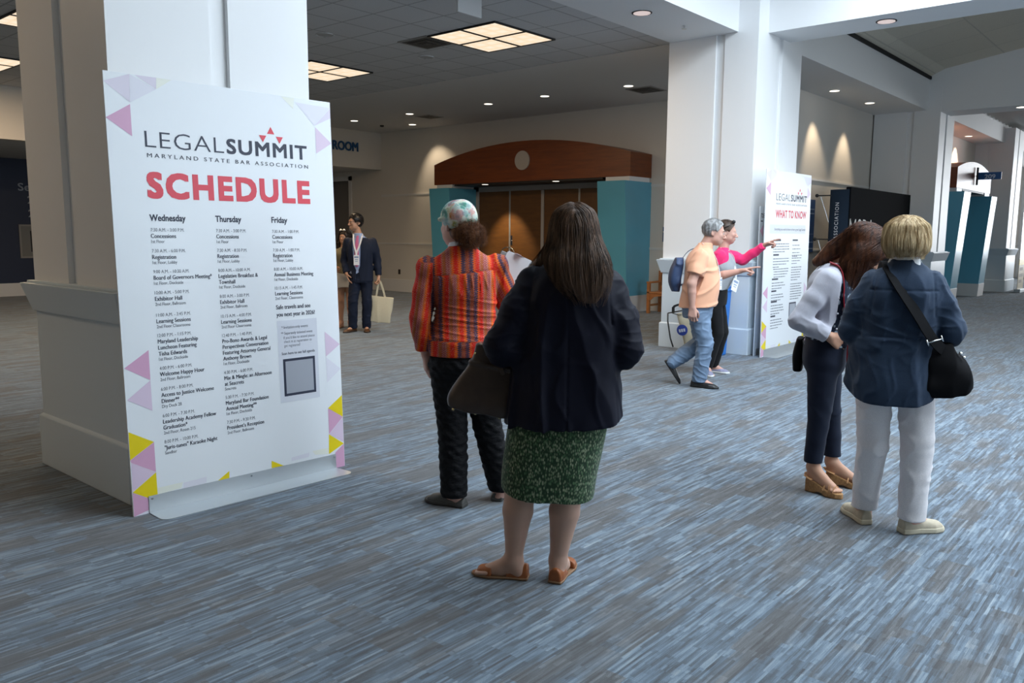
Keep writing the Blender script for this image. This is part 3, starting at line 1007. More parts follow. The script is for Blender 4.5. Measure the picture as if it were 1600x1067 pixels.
for u, head, wh, rows in ((0.195, 'Wednesday', 0.200, WED), (0.574, 'Thursday', 0.161, THU), (0.937, 'Friday', 0.108, FRI)):
    b = MB()
    write(b, head, u, 1.618, 0.034, wh, 0.022)
    for v, tm, ti, sub in rows:
        write(b, tm, u, v, 0.0185, None, -0.003, 1.0, mi=1, xs=0.83)
        y = v - 0.0355
        for s in ti:
            write(b, s, u, y, 0.0225, None, 0.020, 1.03, xs=0.82)
            y -= 0.0345
        write(b, sub, u, y + 0.007, 0.0175, None, 0.004, 1.0, mi=1, xs=0.83)
    b.build('schedule_column', [M['ink'], M['ink_grey']], ps)
b = MB()
poly(b, [(0.939, 0.497), (1.226, 0.497), (1.226, 1.014), (0.939, 1.014)], 0, -0.0006)
poly(b, [(0.968, 0.535), (1.200, 0.535), (1.200, 0.771), (0.968, 0.771)], 1, -0.0010)
poly(b, [(0.984, 0.551), (1.184, 0.551), (1.184, 0.755), (0.984, 0.755)], 2, -0.0014)
b.build('grey_notice_box', [M['greybox'], M['ink'], mat('print_mid_grey', (0.36, 0.38, 0.43), 0.5)], ps)
b = MB()
write(b, 'Safe travels and see', 0.939, 1.086, 0.026, 0.245, 0.022)
write(b, 'you next year in 2026!', 0.939, 1.040, 0.026, 0.275, 0.022)
write(b, '* Invitation-only events', 0.969, 0.962, 0.0165, 0.19, 0.004, mi=1)
write(b, '** Separately ticketed event', 0.964, 0.925, 0.0165, 0.227, 0.004, mi=1)
write(b, "If you'd like to attend please", 0.980, 0.897, 0.0165, 0.226, -0.003, mi=1)
write(b, 'check in at registration to', 0.982, 0.872, 0.0165, 0.20, -0.003, mi=1)
write(b, 'get registered!', 0.982, 0.846, 0.0165, 0.115, -0.003, mi=1)
write(b, 'Scan here to see full agenda', 0.962, 0.798, 0.0165, 0.24, 0.012)
b.build('notice_text', [M['ink'], M['ink_grey']], ps)

pi_ = board('white WHAT TO KNOW board in front of the bright right pillar', (9.961, 4.354, 0), 0.003, 0.012, 1.49, 2.39)
logo(pi_, 1.02, 0.318, 2.012)
b = MB()
write(b, 'WHAT TO KNOW', 0.320, 1.793, 0.094, 1.026, 0.03, 1.08)
b.build('heading', M['red'], pi_)
b = MB()
poly(b, [(0.15, 1.587), (1.345, 1.587), (1.345, 1.702), (0.15, 1.702)], 0, -0.0006)
b.build('grey_band', M['greybox'], pi_)
b = MB()
write(b, 'Everything you need to know to have a great Legal Summit', 0.30, 1.628, 0.030, 1.04, -0.002)
rnd = random.Random(5)


def text_block(u, v, w, n, dv=0.030, head=0.0, bullet=False):
    if head:
        write_bar(u, v, head, 0.021)
        v -= dv * 1.25
    for k in range(n):
        x = u + (0.02 if bullet and k else 0)
        end = u + w * (rnd.uniform(0.82, 1.0) if k < n - 1 else rnd.uniform(0.3, 0.8))
        while x < end - 0.015:
            wl = min(rnd.uniform(0.02, 0.075), end - x)
            write_bar(x, v, wl, 0.010)
            x += wl + 0.012
        v -= dv


def write_bar(u, v, w, h):
    poly(b, [(u, v), (u + w, v), (u + w, v + h), (u, v + h)], 1 if h < 0.015 else 0, -0.0012)


text_block(0.275, 1.490, 0.55, 4, 0.034, 0.24)
text_block(0.285, 1.300, 0.55, 4, 0.036, 0.18)
text_block(0.300, 1.120, 0.50, 4, 0.034, 0.0, True)
text_block(0.270, 0.985, 0.46, 3, 0.036, 0.20)
text_block(0.265, 0.830, 0.44, 3, 0.036, 0.16)
text_block(0.265, 0.690, 0.44, 4, 0.036, 0.19)
text_block(0.268, 0.500, 0.42, 4, 0.036, 0.15)
text_block(0.91, 1.490, 0.30, 4, 0.050, 0.18)
text_block(0.90, 1.290, 0.36, 4, 0.036)
text_block(0.895, 1.130, 0.40, 6, 0.034)
text_block(0.89, 0.905, 0.42, 7, 0.034)
b.build('printed_text', [M['ink'], M['ink_grey']], pi_)
b = MB()
poly(b, [(0.87, 0.42), (1.11, 0.42), (1.11, 0.66), (0.87, 0.66)], 0, -0.0010)
poly(b, [(0.89, 0.44), (1.09, 0.44), (1.09, 0.64), (0.89, 0.64)], 1, -0.0014)
b.build('dark_square', [M['ink'], bpy.data.materials['print_mid_grey']], pi_)

# a third, smaller board against the pillar, almost hidden
t = thing('poster_stand', 'pale blue board leaning on the bright pillar behind the WHAT TO KNOW board', 'poster stand', (10.05, 4.485, 0), 0.0, None, RAD(0))
MB().box((0, 0, 0.001), (0.90, 0.012, 1.93)).build('panel', mat('board_pale_blue', (0.66, 0.74, 0.82), 0.4), t)
b = MB()
write(b, 'TO E', 0.03, 1.785, 0.055, 0.10, 0.02)
poly(b, [(0.03, 1.735), (0.09, 1.735), (0.09, 1.75), (0.03, 1.75)], 0, -0.0012)
b.build('heading', M['ink'], t)
b = MB()
poly(b, [(0.02, 1.62), (0.11, 1.70), (0.11, 1.54)], 0)
b.build('printed_triangle', M['p4'], t)
MB().box((0.05, -0.005, 0.003), (0.85, -0.001, 0.09)).build('foot_plate', M['alu'], t)

# ------------------------------------------------------------------ pop-up display wall
t = thing('display_stand', 'black pop-up display wall with pale MSBA letters behind the two women', 'display stand', (14.75, 4.95, 0))
MB().prism([(0.0, 0.05), (0.02, 0.0), (3.62, 0.0), (3.66, 0.06), (3.60, 0.10), (0.06, 0.10)], 'z', 0.02, 2.41).build('front_fabric', mat('black_fabric', (0.004, 0.0045, 0.006), 0.9, spec=0.08), t)
sd = MB()
n = 14
rows = []
for i in range(n + 1):
    z = 0.03 + (2.37 - 0.03) * i / n
    wob = 0.012 * math.sin(i * 1.1) + 0.01 * math.sin(i * 0.47)
    rows.append([(0.0 + 0.012 * math.sin(i * 0.8), 0.02, z), (-0.035 + wob, 0.14, z), (-0.02 + wob, 0.27, z), (0.03, 0.36, z)])
vs = [p for r in rows for p in r]
fs = [(i * 4 + k, i * 4 + 4 + k, i * 4 + 5 + k, i * 4 + 1 + k) for i in range(n) for k in range(3)]
sd.add(vs, fs)
sd.add([(p[0] + 0.012, p[1], p[2]) for p in vs], [f[::-1] for f in fs])
side = sd.build('side_fabric', mat('navy_fabric', (0.016, 0.028, 0.048), 0.85, spec=0.15), t, smooth='all')
b = MB()
write(b, 'MARYLAND STATE BAR ASSOCIATION', 0, 0, 0.062, 1.72, 0.006, 1.25, yoff=0)
b.v = [(-0.053 + p[1], 0.17 + p[2], 0.42 + p[0]) for p in b.v]
b.build('side_lettering', mat('letter_pale', (0.55, 0.58, 0.62), 0.5), t)
b = MB()
write(b, 'MSBA', 0.03, 1.44, 0.42, 1.32, -0.004, 1.1, yoff=-0.002)
write(b, '/', -0.015, 1.44, 0.42, 0.1, -0.004, yoff=-0.002)
b.build('front_lettering', mat('letter_sand', (0.42, 0.40, 0.35), 0.5), t)
for z in (0.55, 1.50, 2.27):
    MB().tube([(0.02, 0.34, z), (-0.02, 0.56, z)], 0.012).sphere((-0.024, 0.575, z), 0.032).build('frame_knob', M['black'], t, smooth=True)
fr = MB()
for z0, z1 in ((0.05, 0.55), (0.55, 1.50), (1.50, 2.27)):
    fr.tube([(-0.01, 0.52, z1), (0.06, 0.30, z0 + 0.1)], 0.007, 6)
fr.tube([(0.0, 0.56, 0.0), (0.0, 0.56, 0.55)], 0.012, 6).tube([(3.5, 0.5, 0.0), (3.5, 0.5, 2.3)], 0.012, 6).tube([(3.5, 0.5, 2.2), (3.5, 0.08, 2.2)], 0.012, 6)
fr.build('folding_frame', M['alu'], t)

# ------------------------------------------------------------------ far banner stand and what else stands along the aisle
t = thing('banner_stand', 'yellow and dark retractable banner at the far right edge', 'banner stand', (26.85, 4.25, 0))
bn = MB()
bn.box((0, 0, 0.10), (0.85, 0.01, 0.78), 0).box((0, 0, 0.94), (0.85, 0.01, 1.50), 1).box((0, 0, 1.50), (0.85, 0.01, 2.35), 2)
bn.prism([(0, 0.78), (0.85, 0.78), (0.85, 0.94), (0, 0.94)], 'y', 0, 0.01, 3)
bn.prism([(0, 0.94), (0.42, 0.84), (0.85, 0.94), (0.85, 0.86), (0.42, 0.76), (0, 0.86)], 'y', -0.002, 0.0, 3)
bn.build('graphic_panel', [mat('banner_tan', (0.45, 0.36, 0.20), 0.4), mat('banner_brown', (0.035, 0.025, 0.022), 0.35, noise=(6, 0.5)), mat('banner_white', (0.85, 0.87, 0.9), 0.3), mat('banner_yellow', (0.75, 0.55, 0.03), 0.4)], t)
b = MB()
for z, w in ((0.62, 0.5), (0.44, 0.62), (0.27, 0.45)):
    for k in range(5):
        poly(b, [(0.12 + k * w / 5, z), (0.12 + (k + 0.75) * w / 5, z), (0.12 + (k + 0.75) * w / 5, z + 0.09), (0.12 + k * w / 5, z + 0.09)], 0, -0.001)
b.build('lettering', mat('banner_ink', (0.12, 0.09, 0.05), 0.5), t)
MB().box((-0.02, -0.08, 0), (0.87, 0.08, 0.10)).build('base', M['alu'], t, bevel=0.01)

t = thing('recycling_bin', 'blue recycling bin beside the base of the bright pillar', 'bin', (9.72, 4.98, 0))
bm_ = MB()
bm_.frustum((-0.17, -0.19, 0.0), (0.17, 0.19, 0), (-0.20, -0.22, 0.86), (0.20, 0.22, 0))
M['binblue'] = mat('bin_blue', (0.02, 0.16, 0.52), 0.4)
bm_.build('body', M['binblue'], t, bevel=0.02)
MB().box((-0.215, -0.235, 0.84), (0.215, 0.235, 0.88)).build('rim', M['binblue'], t, bevel=0.01)
MB().frustum((-0.205, -0.225, 0.88), (0.205, 0.225, 0), (-0.16, -0.18, 0.97), (0.16, 0.18, 0)).build('lid', mat('bin_lid', (0.02, 0.13, 0.42), 0.4), t, bevel=0.02)

# wooden bench by the back wall, its near end showing beside the pillar
t = thing('bench', 'brown wooden bench against the back wall left of the bright pillar', 'bench', (14.36, 7.75, 0))
for y in (-0.82, 0.82):
    for x in (-0.22, 0.22):
        MB().box((x - 0.03, y - 0.03, 0), (x + 0.03, y + 0.03, 0.62 if x < 0 else 0.84)).build('leg', M['benchwood'], t, bevel=0.004)
    MB().box((-0.26, y - 0.035, 0.60), (0.22, y + 0.035, 0.635)).build('armrest', M['benchwood'], t, bevel=0.006)
    MB().box((-0.19, y - 0.015, 0.14), (0.19, y + 0.015, 0.18)).build('stretcher', M['benchwood'], t)
MB().box((-0.25, -0.85, 0.40), (0.22, 0.85, 0.435)).build('seat', M['benchwood'], t, bevel=0.006)
MB().prism([(-0.79, 0.40), (-0.79, 0.25), (-0.70, 0.33), (-0.55, 0.355), (0.55, 0.355), (0.70, 0.33), (0.79, 0.25), (0.79, 0.40)], 'x', -0.235, -0.21).build('apron', M['benchwood'], t)
bk = MB().box((0.20, -0.79, 0.78), (0.235, 0.79, 0.84)).box((0.20, -0.79, 0.50), (0.235, 0.79, 0.54))
for k in range(15):
    y = -0.75 + k * 0.107
    bk.box((0.205, y - 0.02, 0.54), (0.23, y + 0.02, 0.78))
bk.build('backrest', M['benchwood'], t)
# ------------------------------------------------------------------ figures: signed-distance shapes turned into one smooth surface each
BIG = 0.5


def _smin(a, b, k):
    if k <= 0:
        return np.minimum(a, b)
    h = np.clip(k - np.abs(a - b), 0, None) / k
    return np.minimum(a, b) - h * h * k * 0.25


def _smax(a, b, k):
    return -_smin(-a, -b, k)


def rotm(rx=0, ry=0, rz=0):
    return np.array(Euler((RAD(rx), RAD(ry), RAD(rz)), 'XYZ').to_matrix())


class Field:
    def __init__(self, lo, hi, h):
        self.lo = np.array(lo, float)
        self.h = h
        self.n = np.ceil((np.array(hi, float) - self.lo) / h).astype(int) + 1
        self.f = np.full(self.n, BIG, np.float32)
        self.ax = [(self.lo[i] + np.arange(self.n[i]) * h).astype(np.float32) for i in range(3)]

    def _blk(self, lo, hi, pad):
        a = np.clip(np.floor((np.array(lo) - pad - self.lo) / self.h).astype(int), 0, self.n)
        b = np.clip(np.ceil((np.array(hi) + pad - self.lo) / self.h).astype(int) + 1, 0, self.n)
        sl = tuple(slice(a[i], b[i]) for i in range(3))
        P = (self.ax[0][sl[0]][:, None, None], self.ax[1][sl[1]][None, :, None], self.ax[2][sl[2]][None, None, :])
        return sl, P

    def put(self, fn, lo, hi, k=0.0, mode='add', disp=None):
        sl, (X, Y, Z) = self._blk(lo, hi, k + 3 * self.h + (0.03 if disp else 0))
        if min(s.stop - s.start for s in sl) <= 0:
            return self
        d = fn(X, Y, Z)
        if disp:
            d = d + disp(X, Y, Z)
        if mode == 'add':
            self.f[sl] = _smin(self.f[sl], d, k)
        elif mode == 'cut':
            self.f[sl] = _smax(self.f[sl], -d, k)
        return self

    def cone(self, a, b, r1, r2=None, k=0.02, mode='add', disp=None):
        a, b = np.array(a, float), np.array(b, float)
        r2 = r1 if r2 is None else r2
        ab = b - a
        L2 = max(ab @ ab, 1e-9)

        def fn(X, Y, Z):
            t = np.clip(((X - a[0]) * ab[0] + (Y - a[1]) * ab[1] + (Z - a[2]) * ab[2]) / L2, 0, 1)
            return np.sqrt((X - a[0] - t * ab[0]) ** 2 + (Y - a[1] - t * ab[1]) ** 2 + (Z - a[2] - t * ab[2]) ** 2) - (r1 + (r2 - r1) * t)
        r = max(r1, r2)
        return self.put(fn, np.minimum(a, b) - r, np.maximum(a, b) + r, k, mode, disp)

    def chain(self, pts, rs, k=0.02, disp=None, mode='add', inner=0.006):
        """one limb: tapered capsules along the joints as a single shape"""
        P = [np.array(p, float) for p in pts]

        def fn(X, Y, Z):
            d = None
            for i in range(len(P) - 1):
                a, ab = P[i], P[i + 1] - P[i]
                t = np.clip(((X - a[0]) * ab[0] + (Y - a[1]) * ab[1] + (Z - a[2]) * ab[2]) / max(ab @ ab, 1e-9), 0, 1)
                e = np.sqrt((X - a[0] - t * ab[0]) ** 2 + (Y - a[1] - t * ab[1]) ** 2 + (Z - a[2] - t * ab[2]) ** 2) - (rs[i] + (rs[i + 1] - rs[i]) * t)
                d = e if d is None else _smin(d, e, inner)
            return d
        r = max(rs)
        A = np.array(P)
        return self.put(fn, A.min(0) - r, A.max(0) + r, k, mode, disp)

    def ell(self, c, r, k=0.02, rot=None, mode='add', disp=None):
        c, r = np.array(c, float), np.array(r, float)
        R = rot if rot is not None else np.eye(3)

        def fn(X, Y, Z):
            x, y, z = X - c[0], Y - c[1], Z - c[2]
            u = (R[0, 0] * x + R[1, 0] * y + R[2, 0] * z)
            v = (R[0, 1] * x + R[1, 1] * y + R[2, 1] * z)
            w = (R[0, 2] * x + R[1, 2] * y + R[2, 2] * z)
            k0 = np.sqrt((u / r[0]) ** 2 + (v / r[1]) ** 2 + (w / r[2]) ** 2)
            k1 = np.sqrt((u / r[0] ** 2) ** 2 + (v / r[1] ** 2) ** 2 + (w / r[2] ** 2) ** 2)
            return k0 * (k0 - 1) / np.maximum(k1, 1e-6)
        ext = np.sqrt((np.abs(R) ** 2) @ (r ** 2))
        return self.put(fn, c - ext, c + ext, k, mode, disp)

    def loft(self, secs, k=0.02, power=2.2, T=None, mode='add', disp=None, rnd=0.008):
        """stack of oval sections (z, cx, cy, half width, half depth) along a local z axis; T=(origin, 3x3) places it"""
        s = np.array(sorted(secs), float)
        o, R = (np.zeros(3), np.eye(3)) if T is None else (np.array(T[0], float), np.array(T[1], float))
        zs = s[:, 0]
        zf = np.linspace(zs[0], zs[-1], 96)
        cols = []
        for j in range(1, 5):
            m = np.gradient(s[:, j], zs)
            i = np.clip(np.searchsorted(zs, zf) - 1, 0, len(zs) - 2)
            hh = zs[i + 1] - zs[i]
            t = (zf - zs[i]) / hh
            cols.append((2 * t ** 3 - 3 * t ** 2 + 1) * s[i, j] + (t ** 3 - 2 * t ** 2 + t) * hh * m[i] + (-2 * t ** 3 + 3 * t ** 2) * s[i + 1, j] + (t ** 3 - t ** 2) * hh * m[i + 1])

        def fn(X, Y, Z):
            x, y, z = X - o[0], Y - o[1], Z - o[2]
            u = R[0, 0] * x + R[1, 0] * y + R[2, 0] * z
            v = R[0, 1] * x + R[1, 1] * y + R[2, 1] * z
            w = R[0, 2] * x + R[1, 2] * y + R[2, 2] * z
            sh = w.shape
            wf = w.ravel()
            cx, cy, a, b = (np.interp(wf, zf, c).reshape(sh).astype(np.float32) for c in cols)
            q = (np.abs((u - cx) / a) ** power + np.abs((v - cy) / b) ** power) ** (1.0 / power)
            d = (q - 1) * np.minimum(a, b)
            return _smax(d, np.maximum(w - zs[-1], zs[0] - w), rnd)
        ex = []
        for z, cx, cy, a, b in s:
            for sx in (-1, 1):
                for sy in (-1, 1):
                    ex.append(o + R @ np.array([cx + sx * a, cy + sy * b, z]))
        ex = np.array(ex)
        return self.put(fn, ex.min(0), ex.max(0), k, mode, disp)

    def plane(self, p, n, k=0.0):
        """cut away everything on the side the normal points to"""
        p, n = np.array(p, float), np.array(n, float)
        n = n / np.linalg.norm(n)
        X, Y, Z = self.ax[0][:, None, None], self.ax[1][None, :, None], self.ax[2][None, None, :]
        d = (X - p[0]) * n[0] + (Y - p[1]) * n[1] + (Z - p[2]) * n[2]
        self.f = _smax(self.f, d.astype(np.float32), k)
        return self

    def cutbox(self, lo, hi):
        lo, hi = np.array(lo, float), np.array(hi, float)
        c, r = (lo + hi) / 2, (hi - lo) / 2

        def fn(X, Y, Z):
            return np.maximum(np.maximum(np.abs(X - c[0]) - r[0], np.abs(Y - c[1]) - r[1]), np.abs(Z - c[2]) - r[2])
        return self.put(fn, lo, hi, 0.0, 'cut')

    def groove(self, fn, lo, hi, depth=0.004, w=0.005):
        """a shallow seam where fn (a distance) is near zero"""
        sl, (X, Y, Z) = self._blk(lo, hi, 0.02)
        if min(s.stop - s.start for s in sl) > 0:
            self.f[sl] = self.f[sl] + (depth * np.exp(-(fn(X, Y, Z) / w) ** 2)).astype(np.float32)
        return self

    def sample(self, P):
        """trilinear value and gradient of the field"""
        q = (np.asarray(P) - self.lo) / self.h
        i = np.clip(np.floor(q).astype(int), 0, self.n - 2)
        t = np.clip(q - i, 0, 1)
        v = 0.0
        g = np.zeros((len(q), 3))
        for dx in (0, 1):
            for dy in (0, 1):
                for dz in (0, 1):
                    c = self.f[i[:, 0] + dx, i[:, 1] + dy, i[:, 2] + dz]
                    wx = t[:, 0] if dx else 1 - t[:, 0]
                    wy = t[:, 1] if dy else 1 - t[:, 1]
                    wz = t[:, 2] if dz else 1 - t[:, 2]
                    v = v + c * wx * wy * wz
                    g[:, 0] += (1 if dx else -1) * c * wy * wz
                    g[:, 1] += (1 if dy else -1) * c * wx * wz
                    g[:, 2] += (1 if dz else -1) * c * wx * wy
        n = np.linalg.norm(g, axis=1, keepdims=True)
        return v, g / np.maximum(n, 1e-9)

    def surface(self, relax=1):
        """naive surface nets"""
        f = self.f
        f[0], f[-1], f[:, 0], f[:, -1], f[:, :, 0], f[:, :, -1] = BIG, BIG, BIG, BIG, BIG, BIG
        ins = f < 0
        c = ins[:-1, :-1, :-1].astype(np.int8)
        for dx in (0, 1):
            for dy in (0, 1):
                for dz in (0, 1):
                    if dx + dy + dz:
                        c = c + ins[dx:f.shape[0] - 1 + dx, dy:f.shape[1] - 1 + dy, dz:f.shape[2] - 1 + dz]
        act = (c > 0) & (c < 8)
        idx = np.full(act.shape, -1, np.int64)
        ijk = np.argwhere(act)
        idx[act] = np.arange(len(ijk))
        acc = np.zeros((len(ijk), 3))
        cnt = np.zeros(len(ijk))
        corners = [(0, 0, 0), (1, 0, 0), (0, 1, 0), (1, 1, 0), (0, 0, 1), (1, 0, 1), (0, 1, 1), (1, 1, 1)]
        val = [f[ijk[:, 0] + a, ijk[:, 1] + b, ijk[:, 2] + c_] for a, b, c_ in corners]
        for a in range(8):
            for bb in range(a + 1, 8):
                ca, cb = np.array(corners[a]), np.array(corners[bb])
                if np.abs(ca - cb).sum() != 1:
                    continue
                m = (val[a] < 0) != (val[bb] < 0)
                t = np.where(m, val[a] / np.where(m, val[a] - val[bb], 1), 0)
                acc[m] += ca + t[m, None] * (cb - ca)
                cnt[m] += 1
        V = self.lo + (ijk + acc / cnt[:, None]) * self.h
        F = []
        for ax in range(3):
            o1, o2 = [(1, 2), (2, 0), (0, 1)][ax]
            a = [slice(1, -1)] * 3
            a[ax] = slice(0, -1)
            b = list(a)
            b[ax] = slice(1, None)
            s0, s1 = ins[tuple(a)], ins[tuple(b)]
            e = np.argwhere(s0 != s1)
            if not len(e):
                continue
            st = s0[tuple(e.T)]
            e = e + np.array([0 if i == ax else 1 for i in range(3)])
            u = np.eye(3, dtype=int)[o1]
            w = np.eye(3, dtype=int)[o2]
            q = [e - u - w, e - w, e, e - u]
            q = np.stack([idx[tuple(x.T)] for x in q], 1)
            q[~st] = q[~st][:, ::-1]
            F.append(q)
        F = np.concatenate(F)
        for _ in range(relax):
            nb = np.zeros_like(V)
            n = np.zeros(len(V))
            for i in range(4):
                np.add.at(nb, F[:, i], V[F[:, (i + 1) % 4]])
                np.add.at(n, F[:, i], 1)
                np.add.at(nb, F[:, (i + 1) % 4], V[F[:, i]])
                np.add.at(n, F[:, (i + 1) % 4], 1)
            V = V * 0.5 + 0.5 * nb / n[:, None]
        return V, F

    def build(self, name, m, parent, relax=1, attr=None, matfn=None):
        V, F = self.surface(relax)
        return mesh_object(name, V, F, m, parent, attr, matfn)


def mesh_object(name, V, F, m, parent, attr=None, matfn=None):
    me = bpy.data.meshes.new(name)
    V = np.asarray(V, np.float32)
    F = np.asarray(F, np.int32)
    me.vertices.add(len(V))
    me.vertices.foreach_set('co', V.ravel())
    me.loops.add(F.size)
    me.loops.foreach_set('vertex_index', F.ravel())
    me.polygons.add(len(F))
    k = F.shape[1]
    me.polygons.foreach_set('loop_start', np.arange(len(F), dtype=np.int32) * k)
    me.polygons.foreach_set('loop_total', np.full(len(F), k, np.int32))
    for x in (m if isinstance(m, (list, tuple)) else [m]):
        me.materials.append(x)
    if matfn is not None:
        c = V[F].mean(1)
        me.polygons.foreach_set('material_index', np.asarray(matfn(c), np.int32))
    me.polygons.foreach_set('use_smooth', np.ones(len(F), bool))
    if attr is not None:
        for nm, fn in attr.items():
            a = me.attributes.new(nm, 'FLOAT', 'POINT')
            a.data.foreach_set('value', np.asarray(fn(V), np.float32))
    me.update(calc_edges=True)
    me.validate()
    o = bpy.data.objects.new(name, me)
    COL.objects.link(o)
    if parent:
        o.parent = parent
    return o


class Waves:
    """smooth pseudo-random field made of plane waves; stretch makes it long along an axis"""

    def __init__(self, seed, freq, stretch=(1, 1, 1), n=7):
        r = np.random.RandomState(seed)
        d = r.normal(size=(n, 3))
        d /= np.linalg.norm(d, axis=1, keepdims=True)
        self.k = d * freq * r.uniform(0.6, 1.5, (n, 1)) * 2 * np.pi / np.array(stretch)
        self.p = r.uniform(0, 6.28, n)
        self.n = n

    def __call__(self, X, Y, Z):
        s = 0
        for i in range(self.n):
            s = s + np.sin(self.k[i, 0] * X + self.k[i, 1] * Y + self.k[i, 2] * Z + self.p[i]).astype(np.float32)
        return s / math.sqrt(self.n)


def folds(seed, amp, freq, stretch=(1, 1, 1), window=None):
    w = Waves(seed, freq, stretch)

    def fn(X, Y, Z):
        d = -amp * w(X, Y, Z)
        if window:
            d = d * window(X, Y, Z)
        return d
    return fn


def creases(seed, amp, freq, stretch=(1, 1, 1), window=None, sharp=1.6):
    """narrow raised folds between flatter cloth"""
    w = Waves(seed, freq, stretch, 5)

    def fn(X, Y, Z):
        d = -amp * np.clip(1 - sharp * np.abs(w(X, Y, Z)), 0, 1) ** 1.3
        if window:
            d = d * window(X, Y, Z)
        return d
    return fn


def add_folds(*fs):
    return lambda X, Y, Z: sum(f(X, Y, Z) for f in fs)


# ---- parts of a figure -------------------------------------------------------
def head_shape(F, c, R, s=1.0, female=True, face=True):
    """skull, jaw, nose, brow, lips, ears around head centre c; R turns it (local y = where the face looks)"""
    c = np.array(c, float)
    P = lambda x, y, z: c + R @ (np.array([x, y, z]) * s)
    q = lambda *a: np.array(a) * s
    F.ell(P(0, -0.014, 0.030), q(0.074, 0.094, 0.086), 0.02, R)
    F.ell(P(0, 0.030, -0.030), q(0.060, 0.060, 0.082), 0.03, R)
    F.ell(P(0, 0.052, -0.090), q(0.030 if female else 0.036, 0.030, 0.024), 0.03, R)
    for sx in (-1, 1):
        F.ell(P(sx * 0.042, 0.02, -0.060), q(0.020, 0.04, 0.026), 0.03, R)
        F.ell(P(sx * 0.036, 0.066, -0.022), q(0.022, 0.018, 0.020), 0.02, R)
    if face:
        F.cone(P(-0.034, 0.080, 0.022), P(0.034, 0.080, 0.022), 0.011 * s, None, 0.016)
        for sx in (-1, 1):
            F.ell(P(sx * 0.031, 0.096, 0.002), q(0.017, 0.014, 0.011), 0.010, R, 'cut')
            F.ell(P(sx * 0.031, 0.077, 0.002), q(0.0135, 0.0125, 0.012), 0.002, R)
            F.cone(P(sx * 0.017, 0.0855, 0.010), P(sx * 0.044, 0.079, 0.009), 0.0042 * s, None, 0.004)
        F.chain([P(0, 0.084, 0.010), P(0, 0.100, -0.018), P(0, 0.112, -0.036)], [0.008 * s, 0.009 * s, 0.0115 * s], 0.010)
        for sx in (-1, 1):
            F.ell(P(sx * 0.013, 0.098, -0.040), q(0.009, 0.010, 0.008), 0.006, R)
        F.chain([P(-0.024, 0.078, -0.066), P(0, 0.090, -0.063), P(0.024, 0.078, -0.066)], [0.004 * s, 0.0068 * s, 0.004 * s], 0.006)
        F.chain([P(-0.020, 0.078, -0.073), P(0, 0.088, -0.074), P(0.020, 0.078, -0.073)], [0.004 * s, 0.0075 * s, 0.004 * s], 0.006)
    for sx in (-1, 1):
        Re = R @ rotm(-12, 0, sx * 22)
        F.ell(P(sx * 0.078, -0.014, -0.002), q(0.009, 0.019, 0.031), 0.006, Re)
        F.ell(P(sx * 0.087, -0.012, 0.003), q(0.006, 0.010, 0.018), 0.005, Re, 'cut')
        F.ell(P(sx * 0.074, -0.006, -0.026), q(0.008, 0.009, 0.009), 0.006, Re)


def hand_shape(F, wrist, d, n, thumb, curl=0.4, s=1.0, spread=0.0, point=False, thumb_in=0.3):
    """palm, four fingers of different lengths and a thumb; d = towards the fingers, n = out of the palm, thumb = +1/-1 picks the side"""
    w = np.array(wrist, float)
    d = np.array(d, float)
    d /= np.linalg.norm(d)
    n = np.array(n, float)
    n -= d * (n @ d)
    n /= np.linalg.norm(n)
    t = np.cross(d, n) * thumb
    kn = []
    for i, (off, ln) in enumerate(((0.030, 0.088), (0.010, 0.092), (-0.011, 0.087), (-0.030, 0.078))):
        p0 = w + t * off * 0.55 * s + d * 0.008 * s
        p1 = w + t * off * s + d * ln * s
        F.cone(p0, p1, 0.0145 * s, 0.0115 * s, 0.014)
        kn.append(p1)
    cl = curl if isinstance(curl, (list, tuple)) else [curl] * 4
    L = [(0.044, 0.027, 0.021), (0.048, 0.031, 0.022), (0.044, 0.028, 0.021), (0.034, 0.022, 0.019)]
    for i in range(4):
        a = cl[i]
        if point:
            a = 0.08 if i == 0 else 1.45
        p = kn[i]
        ang = 0.0
        pts, rs = [p], [0.0100 * s]
        for j in range(3):
            ang += a * (0.75, 1.0, 0.75)[j]
            dr = d * math.cos(ang) + n * math.sin(ang) + t * (0.14 + spread) * (0.5 - i / 3.0)
            p = p + dr / np.linalg.norm(dr) * L[i][j] * s
            pts.append(p)
            rs.append((0.0092, 0.0084, 0.0072)[j] * s)
        F.chain(pts, rs, 0.003)
    b0 = w + t * 0.018 * s + d * 0.022 * s + n * 0.006 * s
    b1 = b0 + (t * 0.62 + d * 0.72 + n * 0.30) * 0.042 * s
    b2 = b1 + (t * (0.42 - thumb_in) + d * 0.82 + n * (0.30 + thumb_in)) * 0.034 * s
    b3 = b2 + (t * (0.22 - thumb_in) + d * 0.88 + n * (0.30 + thumb_in)) * 0.027 * s
    F.cone(b0, b1, 0.0165 * s, 0.0125 * s, 0.012)
    F.chain([b1, b2, b3], [0.0118 * s, 0.0104 * s, 0.0082 * s], 0.003)


def leg_shape(F, hip, knee, ankle, s=1.0, thick=1.0):
    hip, knee, ankle = (np.array(p, float) for p in (hip, knee, ankle))
    back = np.array([0, -1.0, 0])
    F.chain([hip, hip * 0.45 + knee * 0.55, knee], [0.088 * thick, 0.073 * thick, 0.055 * thick], 0.03)
    ax = ankle - knee
    F.chain([knee, knee + ax * 0.30 + back * 0.016, knee + ax * 0.62 + back * 0.008, ankle], [0.054 * thick, 0.057 * thick, 0.043 * thick, 0.0345 * (0.6 + 0.4 * thick)], 0.02)


